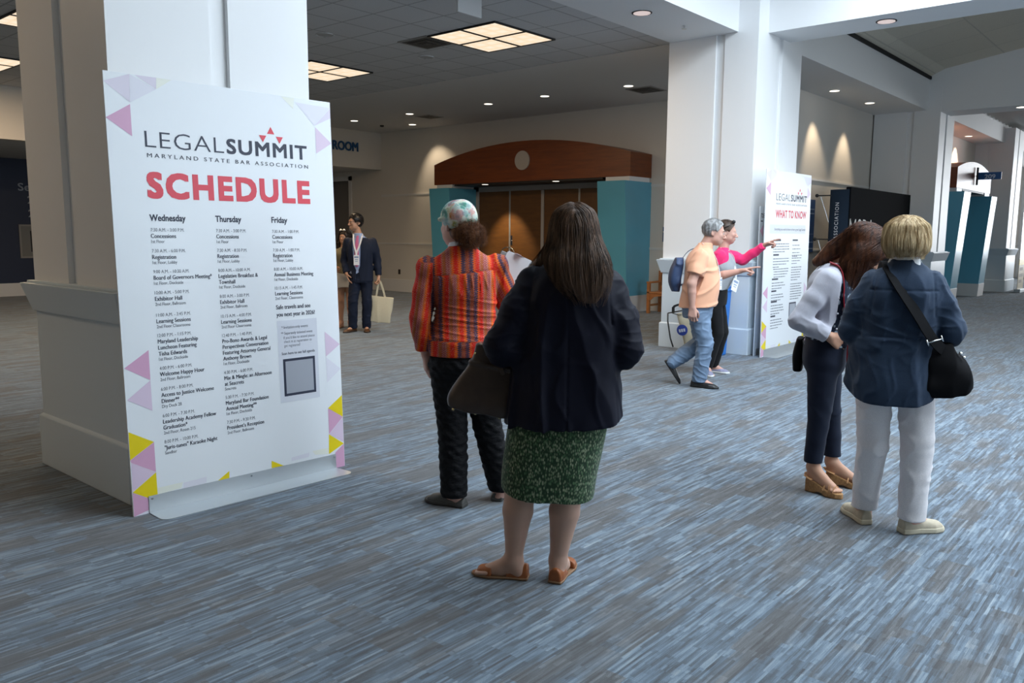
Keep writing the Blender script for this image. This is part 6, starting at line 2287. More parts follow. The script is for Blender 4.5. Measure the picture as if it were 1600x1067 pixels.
    def comb(p):
        side = np.where(p[:, 0] >= -0.005, 1.0, -1.0)
        top = np.clip((p[:, 2] - 1.54) / 0.06, 0, 1)
        f = np.stack([side * (0.25 + 0.75 * top), -0.62 - 0.35 * (p[:, 1] > 0.06), -0.75 * np.ones(len(p))], 1)
        low = (p[:, 2] < 1.42)[:, None]
        f = np.where(low, np.stack([np.zeros(len(p)), -0.12 * np.ones(len(p)), -np.ones(len(p))], 1), f)
        bk = np.stack([side * 0.22, -1.0 * np.ones(len(p)), -0.50 - 0.2 * (p[:, 1] < -0.1)], 1)
        return np.where(back[:, None], bk, f)
    S_ = groom(F, roots, 0.0125, 35, comb, r.uniform(-0.002, 0.010, len(roots)), 6, jitter=0.15)
    hair_object('hair', F, S_, 0.0012, hair_mat('chestnut_hair', (0.030, 0.010, 0.005), (0.115, 0.040, 0.017), 0.42), t, 0.3, np.where(back, r.uniform(0.45, 0.74, len(roots)), r.uniform(0.6, 1.0, len(roots))))
    # red strap bag
    g = thing('shoulder_bag', 'small red bag on a red strap across the navy print blouse', 'shoulder bag')
    place(g, X, Y, HD)
    red = mat('red_leather', (0.30, 0.012, 0.022), 0.4, bump=(260, 0.15, 0.0006))
    strap('strap', [(0.09, -0.075, 1.40), (0.115, -0.01, 1.375), (0.148, 0.012, 1.27), (0.158, 0.010, 1.20), (0.150, 0.028, 1.09), (0.138, 0.055, 0.99), (0.132, 0.080, 0.94)], 0.018, 0.003, red, g, (0, 1, 0.2))
    F = Field((0.0, 0.03, 0.72), (0.22, 0.22, 1.0), 0.005)
    F.loft([(0.76, 0.13, 0.125, 0.030, 0.075), (0.85, 0.13, 0.120, 0.032, 0.075), (0.93, 0.13, 0.110, 0.020, 0.065)], 0.01, 3.5, None, 'add', None, 0.008)
    F.build('bag_body', red, g, 1)
    MB().torus((0.136, 0.078, 0.945), 0.014, 0.003, 'x').build('ring', M['chrome'], g, smooth='all')
    # black bag hanging behind the hip
    g = thing('shoulder_bag', 'black bag showing behind the hip of the navy trousers', 'shoulder bag')
    place(g, X, Y, HD)
    F = Field((-0.22, -0.34, 0.64), (0.02, -0.10, 1.0), 0.006)
    F.loft([(0.72, -0.10, -0.235, 0.10, 0.028), (0.82, -0.10, -0.235, 0.10, 0.034), (0.93, -0.10, -0.228, 0.09, 0.020)], 0.01, 3, None, 'add', None, 0.008)
    F.build('bag_body', bpy.data.materials['black_nylon'], g, 1)
    strap('strap', [(-0.17, -0.20, 0.92), (-0.19, -0.17, 1.10), (-0.175, -0.12, 1.33), (-0.15, -0.06, 1.385), (-0.175, 0.0, 1.33), (-0.20, -0.10, 1.05), (-0.03, -0.215, 0.92)], 0.010, 0.003, bpy.data.materials['black_nylon'], g, (0, 1, 0))
    return t


woman_cardigan()
# ------------------------------------------------------------------ older man in the orange polo shirt, striding and pointing
def short_hair(t, hc, hR, m, seed, s=1.0, thick=0.010, front=0.055, low=-0.05, n=900, rad=0.0010, top_z=0.03):
    """close-cropped hair: a shell over the skull with a hairline, plus strands"""
    P = lambda x, y, z: np.array(hc) + hR @ (np.array([x, y, z]) * s)
    q = np.array([0.16, 0.19, 0.19]) * s
    F = Field(np.array(hc) - q, np.array(hc) + q, 0.005)
    F.ell(P(0, -0.014, 0.034), np.array([0.078 + thick * 0.6, 0.096 + thick * 0.8, 0.088 + thick]) * s, 0.02, hR)
    F.plane(P(0, front, 0.045), hR @ np.array([0, 1, -0.55]))
    F.plane(P(0, -0.03, low), hR @ np.array([0, 0.35, -1]))
    for sx in (-1, 1):
        F.ell(P(sx * 0.085, 0.005, -0.020), np.array([0.03, 0.034, 0.042]) * s, 0.01, hR, 'cut')
    r = np.random.RandomState(seed)
    d = r.normal(size=(n, 3))
    d /= np.linalg.norm(d, axis=1, keepdims=True)
    loc = d * np.array([0.078 + thick * 0.6, 0.096 + thick * 0.8, 0.088 + thick]) * s + np.array([0, -0.014, 0.034]) * s
    keep = (loc[:, 1] < (front - 0.01) * s + 0.55 * (loc[:, 2] - 0.045 * s)) & (loc[:, 2] > (low + 0.01) * s + 0.35 * (loc[:, 1] + 0.03 * s))
    roots = np.array(hc) + loc[keep] @ hR.T
    back = hR @ np.array([0, -1.0, -0.35])

    def comb(p):
        return np.tile(back, (len(p), 1)) + np.array([0, 0, -0.35])
    S_ = groom(F, roots, 0.006, 8, comb, r.uniform(0.0, 0.005, len(roots)), seed, jitter=0.15)
    return hair_object('hair', F, S_, rad, m, t, 0.3)


def man_polo():
    X, Y, HD = 7.60, 4.02, -58
    t = person('person with grey hair in orange polo shirt and jeans striding and pointing to the right', X, Y, HD)
    secs = [(0.815, 0, -0.008, 0.200, 0.186), (0.92, 0, 0.010, 0.206, 0.190), (1.03, 0, 0.028, 0.206, 0.188), (1.12, 0, 0.028, 0.202, 0.180), (1.22, 0, 0.020, 0.198, 0.162),
            (1.32, 0, 0.020, 0.190, 0.142), (1.39, 0, 0.028, 0.150, 0.108), (1.435, 0, 0.042, 0.092, 0.080), (1.47, 0, 0.058, 0.066, 0.066)]
    hR = rotm(-8, 0, -4)
    hc = (0.0, 0.138, 1.585)
    J = dict(torso=secs, neck=((0, 0.045, 1.42), (0, 0.095, 1.53)), neck_r=1.12, head=(hc, hR), head_s=1.06, female=False, arm=1.15, leg=0.9,
             shR=(0.188, 0.0, 1.355), elR=(0.245, -0.085, 1.08), wrR=(0.225, -0.070, 0.845), handR=((0.0, 0.06, -1), (-1, 0.2, 0), dict(curl=0.75, s=1.1)),
             shL=(-0.175, 0.05, 1.355), elL=(-0.20, 0.185, 1.13), wrL=(-0.13, 0.425, 1.195), handL=((0.08, 1, 0.22), (0.35, 0, -1), dict(point=True, s=1.1)),
             hipR=(0.085, 0.0, 0.84), kneeR=(0.080, 0.085, 0.45), ankR=(0.050, 0.045, 0.095), toeR=(0.35, 0.94),
             hipL=(-0.085, 0.0, 0.84), kneeL=(-0.085, 0.055, 0.44), ankL=(-0.085, -0.235, 0.225), toeL=None)
    F = body(t, J, K['skin3'], (-0.33, -0.33, -0.01), (0.36, 0.68, 1.78), 0.006, 0.026)
    eyes(t, hc, hR, 1.06)
    b = MB()
    for sx in (-1, 1):
        p = [np.array(hc) + hR @ (np.array([sx * x, y, z]) * 1.06) for x, y, z in ((0.012, 0.096, 0.026), (0.030, 0.094, 0.031), (0.048, 0.082, 0.026))]
        b.tube(p, [0.004, 0.0055, 0.003], 6)
    b.build('eyebrows', hair_mat('grey_brow', (0.10, 0.09, 0.08), (0.25, 0.24, 0.23)), t, smooth='all')
    short_hair(t, hc, hR, hair_mat('grey_hair', (0.17, 0.165, 0.16), (0.48, 0.48, 0.48), 0.5), 3, 1.06, 0.012, 0.048, -0.072)
    # polo shirt
    F = Field((-0.32, -0.25, 0.74), (0.36, 0.36, 1.55), 0.006)
    fb = add_folds(folds(131, 0.0025, 5, (0.8, 0.8, 1.6)), creases(132, 0.011, 3.2, (1.0, 1.1, 0.9), None, 1.8))
    F.loft(secs, 0.02, 2.3, None, 'add', fb, 0.005)
    sleeve(F, (0.180, 0.0, 1.348), J['elR'], J['wrR'], (0.070, 0.080, 0.080, 0.08), 0.05, 0.025, fb)
    sleeve(F, (-0.170, 0.045, 1.348), J['elL'], J['wrL'], (0.070, 0.078, 0.078, 0.08), 0.05, 0.025, fb)
    for sd in ('R', 'L'):
        sh, el = np.array(J['sh' + sd]), np.array(J['el' + sd])
        cuff_cut(F, sh, el, 0.66, 0.10)
        cuff_cut(F, sh, el, 0.98, 0.10)
    F.plane((0, 0, 0.832), (0, 0.06, -1))
    F.build('polo_shirt', cloth('orange_pique', (0.80, 0.42, 0.265), 0.85, 800, 0.15, 0.06), t, 1)
    G = Field((-0.13, -0.09, 1.38), (0.13, 0.20, 1.54), 0.005)
    G.loft([(1.425, 0, 0.040, 0.100, 0.092), (1.455, 0, 0.052, 0.080, 0.080), (1.485, 0, 0.064, 0.070, 0.070)], 0.01, 2.1, None, 'add', None, 0.003)
    G.put(lambda x, y, z: np.maximum(np.abs(x) - 0.018 - 0.4 * (z - 1.43), 0.10 - y), (-0.1, 0.08, 1.3), (0.1, 0.25, 1.55), 0.003, 'cut')
    G.build('collar', bpy.data.materials['orange_pique'], t, 1)
    wd = add_folds(folds(141, 0.002, 7), creases(142, 0.008, 5.0, (1, 1, 0.6), None, 1.8))
    pants(t, 'jeans', mat('blue_denim', (0.155, 0.225, 0.33), 0.8, noise=(7, 0.30), bump=(700, 0.25, 0.0006)), [(0.72, 0, 0.0, 0.165, 0.140), (0.82, 0, -0.004, 0.178, 0.158), (0.93, 0, 0.0, 0.176, 0.155)],
          [((0.084, 0.0, 0.80), (0.080, 0.082, 0.46), (0.052, 0.042, 0.10)), ((-0.084, 0.0, 0.80), (-0.085, 0.060, 0.45), (-0.085, -0.185, 0.265))],
          [(0.100, 0.083, 0.074), (0.100, 0.083, 0.072)], [0.055, None], (-0.24, -0.34, 0.0), (0.24, 0.24, 1.0), 0.006, wd)
    bk = mat('black_leather', (0.010, 0.010, 0.011), 0.35)
    bs = mat('black_rubber', (0.008, 0.008, 0.008), 0.6)
    shoe(t, bk, bs, (0.036, -0.040, 0), (0.35, 0.94), 0.285, 0.102, 0.072, 0.022, 0.045)
    shoe(t, bk, bs, (-0.085, -0.318, 0.238), (0, 1), 0.285, 0.102, 0.072, 0.022, 0.045, tilt=56)
    lanyard(t, [(0.058, 0.020, 1.475), (0.070, 0.080, 1.44), (0.066, 0.158, 1.34), (0.050, 0.190, 1.22), (0.035, 0.206, 1.14)], None, w=0.011)
    lanyard(t, [(-0.058, 0.020, 1.475), (-0.070, 0.080, 1.44), (-0.056, 0.162, 1.34), (-0.02, 0.195, 1.22), (0.030, 0.208, 1.14)], (0.035, 0.218, 1.135), (0.085, 0.125), 0, (0.35, 1, 0), w=0.011)
    g = thing('backpack', 'navy backpack showing behind the back of the orange polo shirt', 'backpack')
    place(g, X, Y, HD)
    F = Field((-0.30, -0.38, 0.92), (0.10, -0.08, 1.40), 0.006)
    F.loft([(0.98, -0.10, -0.225, 0.13, 0.035), (1.05, -0.10, -0.235, 0.145, 0.055), (1.20, -0.10, -0.225, 0.14, 0.060), (1.32, -0.10, -0.195, 0.11, 0.040)], 0.02, 2.8, None, 'add', creases(143, 0.008, 4), 0.01)
    F.build('bag_body', mat('navy_nylon', (0.035, 0.065, 0.15), 0.6), g, 1)
    strap('strap', [(-0.12, -0.19, 1.28), (-0.13, -0.10, 1.415), (-0.14, 0.03, 1.43), (-0.15, 0.12, 1.36), (-0.17, 0.18, 1.22), (-0.20, 0.05, 1.06), (-0.17, -0.18, 1.04)], 0.018, 0.003, bpy.data.materials['navy_nylon'], g, (0, 1, 0.3))
    return t


man_polo()


# ------------------------------------------------------------------ woman in grey vest with pink sleeves, pointing at the board
def woman_pink():
    X, Y, HD = 8.50, 4.28, -74
    t = person('person in grey vest over bright pink sleeves pointing at the WHAT TO KNOW board', X, Y, HD)
    secs = [(0.96, 0.06, 0.015, 0.175, 0.120), (1.04, 0.06, 0.040, 0.170, 0.130), (1.12, 0.06, 0.062, 0.165, 0.140), (1.20, 0.06, 0.075, 0.168, 0.142), (1.29, 0.06, 0.072, 0.168, 0.125),
            (1.36, 0.06, 0.070, 0.145, 0.098), (1.40, 0.06, 0.075, 0.095, 0.075), (1.43, 0.06, 0.080, 0.062, 0.060)]
    hR = rotm(-4, 0, 8)
    hc = (0.055, 0.110, 1.590)
    J = dict(torso=secs, neck=((0.06, 0.078, 1.40), (0.057, 0.095, 1.52)), head=(hc, hR), head_s=1.03, leg=0.9,
             shL=(-0.085, 0.085, 1.350), elL=(-0.10, 0.275, 1.285), wrL=(-0.045, 0.505, 1.455), handL=((0.0, 1, 0.35), (0.5, 0.2, -0.8), dict(point=True)),
             shR=(0.205, 0.060, 1.345), elR=(0.250, -0.09, 1.10), wrR=(0.210, -0.15, 0.88), handR=((-0.05, 0.05, -1), (-1, 0, 0.2), dict(curl=1.1)),
             hipL=(-0.02, 0.02, 0.84), kneeL=(0.00, 0.10, 0.47), ankL=(0.0, 0.010, 0.09), toeL=(0.1, 1.0),
             hipR=(0.14, 0.02, 0.84), kneeR=(0.15, 0.075, 0.47), ankR=(0.16, -0.03, 0.09), toeR=(0.85, 0.45))
    body(t, J, K['skin3'], (-0.22, -0.38, -0.01), (0.38, 0.74, 1.78), 0.006, 0.026)
    eyes(t, hc, hR, 1.03)
    short_hair(t, hc, hR, hair_mat('dark_pulled_hair', (0.045, 0.028, 0.020), (0.12, 0.08, 0.06)), 8, 1.03, 0.014, 0.050, -0.085)
    b = MB()
    P = lambda x, y, z: np.array(hc) + hR @ (np.array([x, y, z]) * 1.03)
    for sx in (-1, 1):
        b.sphere(P(sx * 0.034, 0.058, 0.118), (0.026, 0.020, 0.020), 12)
        b.tube([P(sx * 0.055, 0.055, 0.115), P(sx * 0.092, 0.02, 0.075), P(sx * 0.092, -0.05, 0.04)], 0.003, 6)
    b.tube([P(-0.02, 0.070, 0.116), P(0.02, 0.070, 0.116)], 0.003, 6)
    b.build('sunglasses', M['black'], t, smooth='all')
    # pink sleeves and shoulders
    F = Field((-0.22, -0.34, 0.86), (0.38, 0.62, 1.48), 0.006)
    s2 = [(z, cx, cy, a - 0.006, b_ - 0.006) for z, cx, cy, a, b_ in secs]
    F.loft(s2, 0.02, 2.2, None, 'add', None, 0.005)
    sf = add_folds(folds(151, 0.0018, 8), creases(152, 0.006, 6, (0.7, 0.7, 1.2), None, 1.8))
    sleeve(F, (-0.082, 0.085, 1.345), J['elL'], J['wrL'], (0.062, 0.060, 0.054, 0.040), 0.97, 0.03, sf)
    sleeve(F, (0.200, 0.060, 1.340), J['elR'], J['wrR'], (0.062, 0.060, 0.054, 0.040), 0.97, 0.03, sf)
    cuff_cut(F, J['elL'], J['wrL'], 0.96)
    cuff_cut(F, J['elR'], J['wrR'], 0.96)
    F.build('pink_top', cloth('bright_pink_jersey', (0.78, 0.030, 0.150), 0.75, 800, 0.15), t, 1)
    # vest
    F = Field((-0.18, -0.14, 0.90), (0.30, 0.28, 1.46), 0.006)
    s3 = [(z, cx, cy, a + 0.004 - (0.022 if z > 1.25 else 0.0) - (0.02 if z > 1.33 else 0), b_ + 0.007) for z, cx, cy, a, b_ in secs[:7]]
    F.loft(s3, 0.02, 2.2, None, 'add', add_folds(folds(153, 0.002, 6), creases(154, 0.007, 4, (1, 1, 1.6))), 0.005)
    F.put(lambda x, y, z: np.maximum(np.abs(x - 0.06) - 0.02 - 0.35 * np.clip(z - 1.28, 0, 1), 0.12 - y + 0.3 * (z - 1.3)), (-0.1, 0.0, 1.27), (0.25, 0.3, 1.5), 0.005, 'cut')
    F.build('vest', cloth('grey_fleece', (0.30, 0.315, 0.335), 0.85, 600, 0.3), t, 1)
    pants(t, 'trousers', cloth('black_stretch', (0.008, 0.008, 0.009), 0.8, 800, 0.03), [(0.78, 0.06, 0.010, 0.165, 0.125), (0.90, 0.06, 0.015, 0.165, 0.125), (1.0, 0.06, 0.022, 0.155, 0.118)],
          [((-0.015, 0.015, 0.80), (0.0, 0.098, 0.47), (0.0, 0.012, 0.10)), ((0.138, 0.015, 0.80), (0.150, 0.072, 0.47), (0.158, -0.026, 0.10))],
          [(0.092, 0.066, 0.056), (0.092, 0.066, 0.056)], [0.065, 0.065], (-0.16, -0.18, 0.0), (0.30, 0.24, 1.05), 0.006, folds(155, 0.002, 7))
    gs = mat('lilac_grey_knit', (0.24, 0.24, 0.34), 0.8, noise=(60, 0.2))
    gw = mat('white_rubber', (0.62, 0.62, 0.60), 0.6)
    shoe(t, gs, gw, (-0.006, -0.055, 0), (0.1, 1.0), 0.25, 0.094, 0.075, 0.024, 0.048)
    shoe(t, gs, gw, (0.125, -0.062, 0), (0.85, 0.45), 0.25, 0.094, 0.075, 0.024, 0.048)
    lanyard(t, [(0.118, 0.065, 1.425), (0.125, 0.135, 1.36), (0.115, 0.200, 1.26), (0.10, 0.236, 1.16), (0.085, 0.232, 1.08)], (0.085, 0.240, 1.075), (0.095, 0.135), 0.35, (0.55, 1, 0), w=0.012)
    lanyard(t, [(0.0, 0.065, 1.425), (-0.005, 0.140, 1.36), (0.03, 0.205, 1.26), (0.07, 0.236, 1.16), (0.085, 0.234, 1.08)], None, w=0.012)
    # tote with a round blue badge
    g = thing('tote_bag', 'cream tote bag with black edges and a round blue emblem', 'tote bag')
    place(g, X, Y, HD)
    cr = cloth('cream_canvas', (0.56, 0.50, 0.36), 0.85, 500, 0.1)
    F = Field((0.06, -0.40, 0.28), (0.36, 0.06, 0.78), 0.006)
    tl = rotm(13, 0, 0)
    F.loft([(0.0, 0, 0, 0.055, 0.135), (0.10, 0, 0, 0.060, 0.145), (0.30, 0, 0, 0.040, 0.140), (0.385, 0, 0, 0.018, 0.135)], 0.01, 4, ((0.215, -0.150, 0.335), tl), 'add', folds(156, 0.004, 5), 0.006)
    F.build('bag_body', cr, g, 1)
    Q = lambda x, y, z: tuple(np.array([0.215, -0.262, 0.335]) + tl @ np.array([x, y, z]))
    blk = M['black']
    for sx in (-0.018, 0.018):
        strap('handle', [Q(sx, -0.08, 0.375), Q(sx, -0.06, 0.47), (0.205 + sx, -0.155, 0.795), (0.205 + sx, -0.130, 0.795), Q(sx, 0.07, 0.47), Q(sx, 0.08, 0.375)], 0.012, 0.002, blk, g, (1, 0, 0))
    b = MB()
    b.tube([Q(0.020, -0.135, 0.385), Q(0.046, -0.146, 0.30), Q(0.064, -0.150, 0.10), Q(0.058, -0.140, 0.0)], 0.009, 6)
    b.tube([Q(0.020, -0.135, 0.385), Q(0.022, 0.135, 0.385)], 0.007, 6)
    b.tube([Q(0.020, -0.10, 0.385), Q(0.032, -0.02, 0.345), Q(0.036, 0.02, 0.34)], 0.005, 6)
    b.build('black_edging', blk, g, smooth='all')
    e = MB()
    ring = [Q(0.066, 0.0 + 0.062 * math.cos(a * math.pi / 12), 0.17 + 0.062 * math.sin(a * math.pi / 12)) for a in range(24)]
    e.add(ring + [Q(0.071, 0, 0.17)], [(i, (i + 1) % 24, 24) for i in range(24)], 0)
    for dy in (-0.026, 0.0, 0.026):
        e.add([Q(0.0735, dy - 0.010, 0.150), Q(0.0735, dy + 0.010, 0.150), Q(0.0735, dy + 0.010, 0.185), Q(0.0735, dy - 0.010, 0.185)], [(0, 1, 2, 3)], 1)
    e.build('emblem', [mat('emblem_blue', (0.02, 0.045, 0.25), 0.5), mat('emblem_white', (0.5, 0.52, 0.6), 0.5)], g)
    return t


woman_pink()


# ------------------------------------------------------------------ man in the navy suit with a tote bag
def man_suit():
    X, Y, HD = 8.20, 10.25, 224
    t = person('person in navy suit and pink tie with glasses, walking with a cream tote bag', X, Y, HD)
    secs = [(0.80, -0.030, 0.0, 0.196, 0.135), (0.92, -0.030, 0.0, 0.190, 0.134), (1.05, -0.030, 0.002, 0.184, 0.132), (1.18, -0.030, 0.002, 0.196, 0.138), (1.32, -0.030, 0.0, 0.212, 0.138),
            (1.42, -0.028, -0.002, 0.190, 0.116), (1.48, -0.022, 0.0, 0.120, 0.088), (1.525, -0.010, 0.006, 0.070, 0.070)]
    hR = rotm(2, 0, -52)
    hc = (0.040, 0.020, 1.715)
    J = dict(torso=secs, neck=((-0.010, 0.0, 1.48), (0.022, 0.008, 1.62)), neck_r=1.1, head=(hc, hR), head_s=1.06, female=False, arm=1.1, leg=0.9,
             shL=(-0.232, 0, 1.43), elL=(-0.285, -0.035, 1.13), wrL=(-0.312, 0.02, 0.885), handL=((-0.05, 0.05, -1), (1, 0.2, 0), dict(curl=1.2, s=1.1)),
             shR=(0.172, 0, 1.43), elR=(0.225, -0.06, 1.13), wrR=(0.185, 0.06, 0.93), handR=((-0.3, 0.3, -1), (-1, 0, 0), dict(curl=0.3)),
             hipL=(-0.115, 0, 0.88), kneeL=(-0.125, 0.03, 0.49), ankL=(-0.105, -0.02, 0.095), toeL=(-0.15, 1.0),
             hipR=(0.055, 0, 0.88), kneeR=(0.095, 0.06, 0.49), ankR=(0.105, 0.03, 0.095), toeR=(0.55, 0.83))
    body(t, J, K['skin2'], (-0.42, -0.24, -0.01), (0.36, 0.34, 1.88), 0.006, 0.03)
    eyes(t, hc, hR, 1.06)
    short_hair(t, hc, hR, hair_mat('black_hair', (0.008, 0.007, 0.007), (0.025, 0.022, 0.020)), 5, 1.06, 0.022, 0.062, -0.055)
    P = lambda x, y, z: np.array(hc) + hR @ (np.array([x, y, z]) * 1.06)
    b = MB()
    for sx in (-1, 1):
        b.torus((0, 0, 0), 0.021, 0.0022, 'y')
        k = len(b.v) - 28 * 8
        n0 = len(b.v)
        cnt = 29 * 8
        for i in range(n0 - cnt, n0):
            v = b.v[i]
            b.v[i] = tuple(P(sx * 0.033 + v[0], 0.103 - abs(v[0]) * 0.1, 0.001 + v[2] * 0.8))
        b.tube([P(sx * 0.054, 0.098, 0.006), P(sx * 0.082, 0.05, 0.008), P(sx * 0.088, -0.01, 0.010)], 0.002, 6)
    b.tube([P(-0.013, 0.106, 0.004), P(0.013, 0.106, 0.004)], 0.002, 6)
    b.build('glasses', M['black'], t, smooth='all')
    nv = cloth('navy_suiting', (0.008, 0.013, 0.030), 0.7, 700, 0.04)
    # shirt
    F = Field((-0.26, -0.17, 0.90), (0.22, 0.19, 1.60), 0.006)
    F.loft([(z, cx, cy, a - 0.012, b_ - 0.008) for z, cx, cy, a, b_ in secs if z > 0.9], 0.02, 2.2)
    F.loft([(1.50, -0.012, 0.004, 0.078, 0.076), (1.555, 0.0, 0.008, 0.066, 0.068)], 0.01, 2.1, None, 'add', None, 0.003)
    F.build('shirt', cloth('pale_blue_cotton', (0.30, 0.38, 0.58), 0.7), t, 1)
    # jacket, open in a V
    F = Field((-0.40, -0.20, 0.74), (0.32, 0.22, 1.54), 0.006)
    fb = add_folds(folds(161, 0.002, 5, (0.8, 0.8, 2)), creases(162, 0.006, 3.4, (0.8, 0.8, 2.5)))
    F.loft(secs[:7], 0.02, 2.3, None, 'add', fb, 0.005)
    sleeve(F, (-0.222, 0, 1.425), J['elL'], J['wrL'], (0.066, 0.068, 0.062, 0.050), 0.97, 0.03, fb)
    sleeve(F, (0.162, 0, 1.425), J['elR'], J['wrR'], (0.066, 0.068, 0.062, 0.050), 0.97, 0.03, fb)
    cuff_cut(F, J['elL'], J['wrL'], 0.95)
    cuff_cut(F, J['elR'], J['wrR'], 0.97)
    F.put(lambda x, y, z: np.maximum(np.abs(x - 0.012 - 0.02 * (z - 1.2)) - np.interp(z.ravel(), [0.8, 0.98, 1.05, 1.2, 1.45, 1.55], [0.035, 0.018, 0.046, 0.058, 0.066, 0.08]).reshape(z.shape), 0.02 - y), (-0.1, 0, 0.75), (0.15, 0.25, 1.6), 0.004, 'cut')
    F.build('jacket', nv, t, 1)
    # tie
    b = MB()
    pts = [(-0.004, 0.082, 1.512), (0.004, 0.112, 1.44), (0.010, 0.138, 1.33), (0.012, 0.142, 1.20), (0.012, 0.140, 1.08), (0.012, 0.139, 1.03)]
    wd = [0.016, 0.022, 0.029, 0.035, 0.040, 0.012]
    vs = []
    for (x, y, z), w in zip(pts, wd):
        vs += [(x - w, y - 0.004, z), (x, y + 0.004, z), (x + w, y - 0.004, z)]
    fs = [(i * 3 + k, i * 3 + 3 + k, i * 3 + 4 + k, i * 3 + 1 + k) for i in range(5) for k in (0, 1)]
    b.add(vs, fs).add([(x, y - 0.006, z) for x, y, z in vs], [f[::-1] for f in fs])
    b.build('tie', cloth('pink_silk', (0.50, 0.13, 0.26), 0.45), t, smooth='all')
    lanyard(t, [(-0.066, 0.02, 1.545), (-0.068, 0.085, 1.49), (-0.035, 0.138, 1.36), (0.008, 0.150, 1.26), (0.014, 0.152, 1.21)], None, w=0.012)
    lanyard(t, [(0.068, 0.02, 1.545), (0.066, 0.085, 1.49), (0.048, 0.138, 1.36), (0.018, 0.150, 1.26), (0.014, 0.152, 1.21)], (0.014, 0.158, 1.215), (0.085, 0.155), 0, (0, 1, 0), w=0.012)
    pants(t, 'trousers', nv, [(0.78, -0.030, 0, 0.168, 0.125), (0.90, -0.030, 0, 0.170, 0.125), (1.02, -0.030, 0, 0.162, 0.118)],
          [((-0.115, 0, 0.84), (-0.122, 0.028, 0.49), (-0.105, -0.015, 0.10)), ((0.055, 0, 0.84), (0.092, 0.058, 0.49), (0.104, 0.032, 0.10))],
          [(0.096, 0.078, 0.068), (0.096, 0.078, 0.068)], [0.055, 0.055], (-0.26, -0.18, 0.0), (0.24, 0.2, 1.06), 0.006, add_folds(folds(163, 0.002, 6), creases(164, 0.006, 4, (1, 1, 0.8))))
    br = mat('brown_leather', (0.085, 0.036, 0.014), 0.4)
    so = mat('dark_sole', (0.03, 0.02, 0.015), 0.6)
    shoe(t, br, so, (-0.098, -0.085, 0), (-0.15, 1.0), 0.285, 0.100, 0.078, 0.022, 0.046)
    shoe(t, br, so, (0.068, -0.025, 0), (0.55, 0.83), 0.285, 0.100, 0.078, 0.022, 0.046)
    g = thing('tote_bag', 'plain cream tote bag hanging from the hand of the navy suit', 'tote bag')
    place(g, X, Y, HD)
    F = Field((-0.58, -0.10, 0.10), (-0.12, 0.12, 0.62), 0.006)
    F.loft([(0.0, 0.0, 0, 0.155, 0.022), (0.12, 0, 0, 0.155, 0.034), (0.30, 0, 0, 0.145, 0.028), (0.405, 0, 0, 0.136, 0.012)], 0.01, 4, ((-0.325, 0.015, 0.150), rotm(0, -6, 0)), 'add', creases(165, 0.010, 3, (1, 1, 3)), 0.004)
    F.build('bag_body', bpy.data.materials['cream_canvas'], g, 1)
    for yy in (-0.008, 0.038):
        strap('handle', [(-0.41, 0.015 + (yy - 0.015) * 0.5, 0.53), (-0.375, yy, 0.68), (-0.338, yy, 0.800), (-0.312, yy, 0.800), (-0.285, yy, 0.66), (-0.265, 0.015 + (yy - 0.015) * 0.5, 0.535)], 0.013, 0.0025, bpy.data.materials['cream_canvas'], g, (0, 1, 0))
    return t


man_suit()


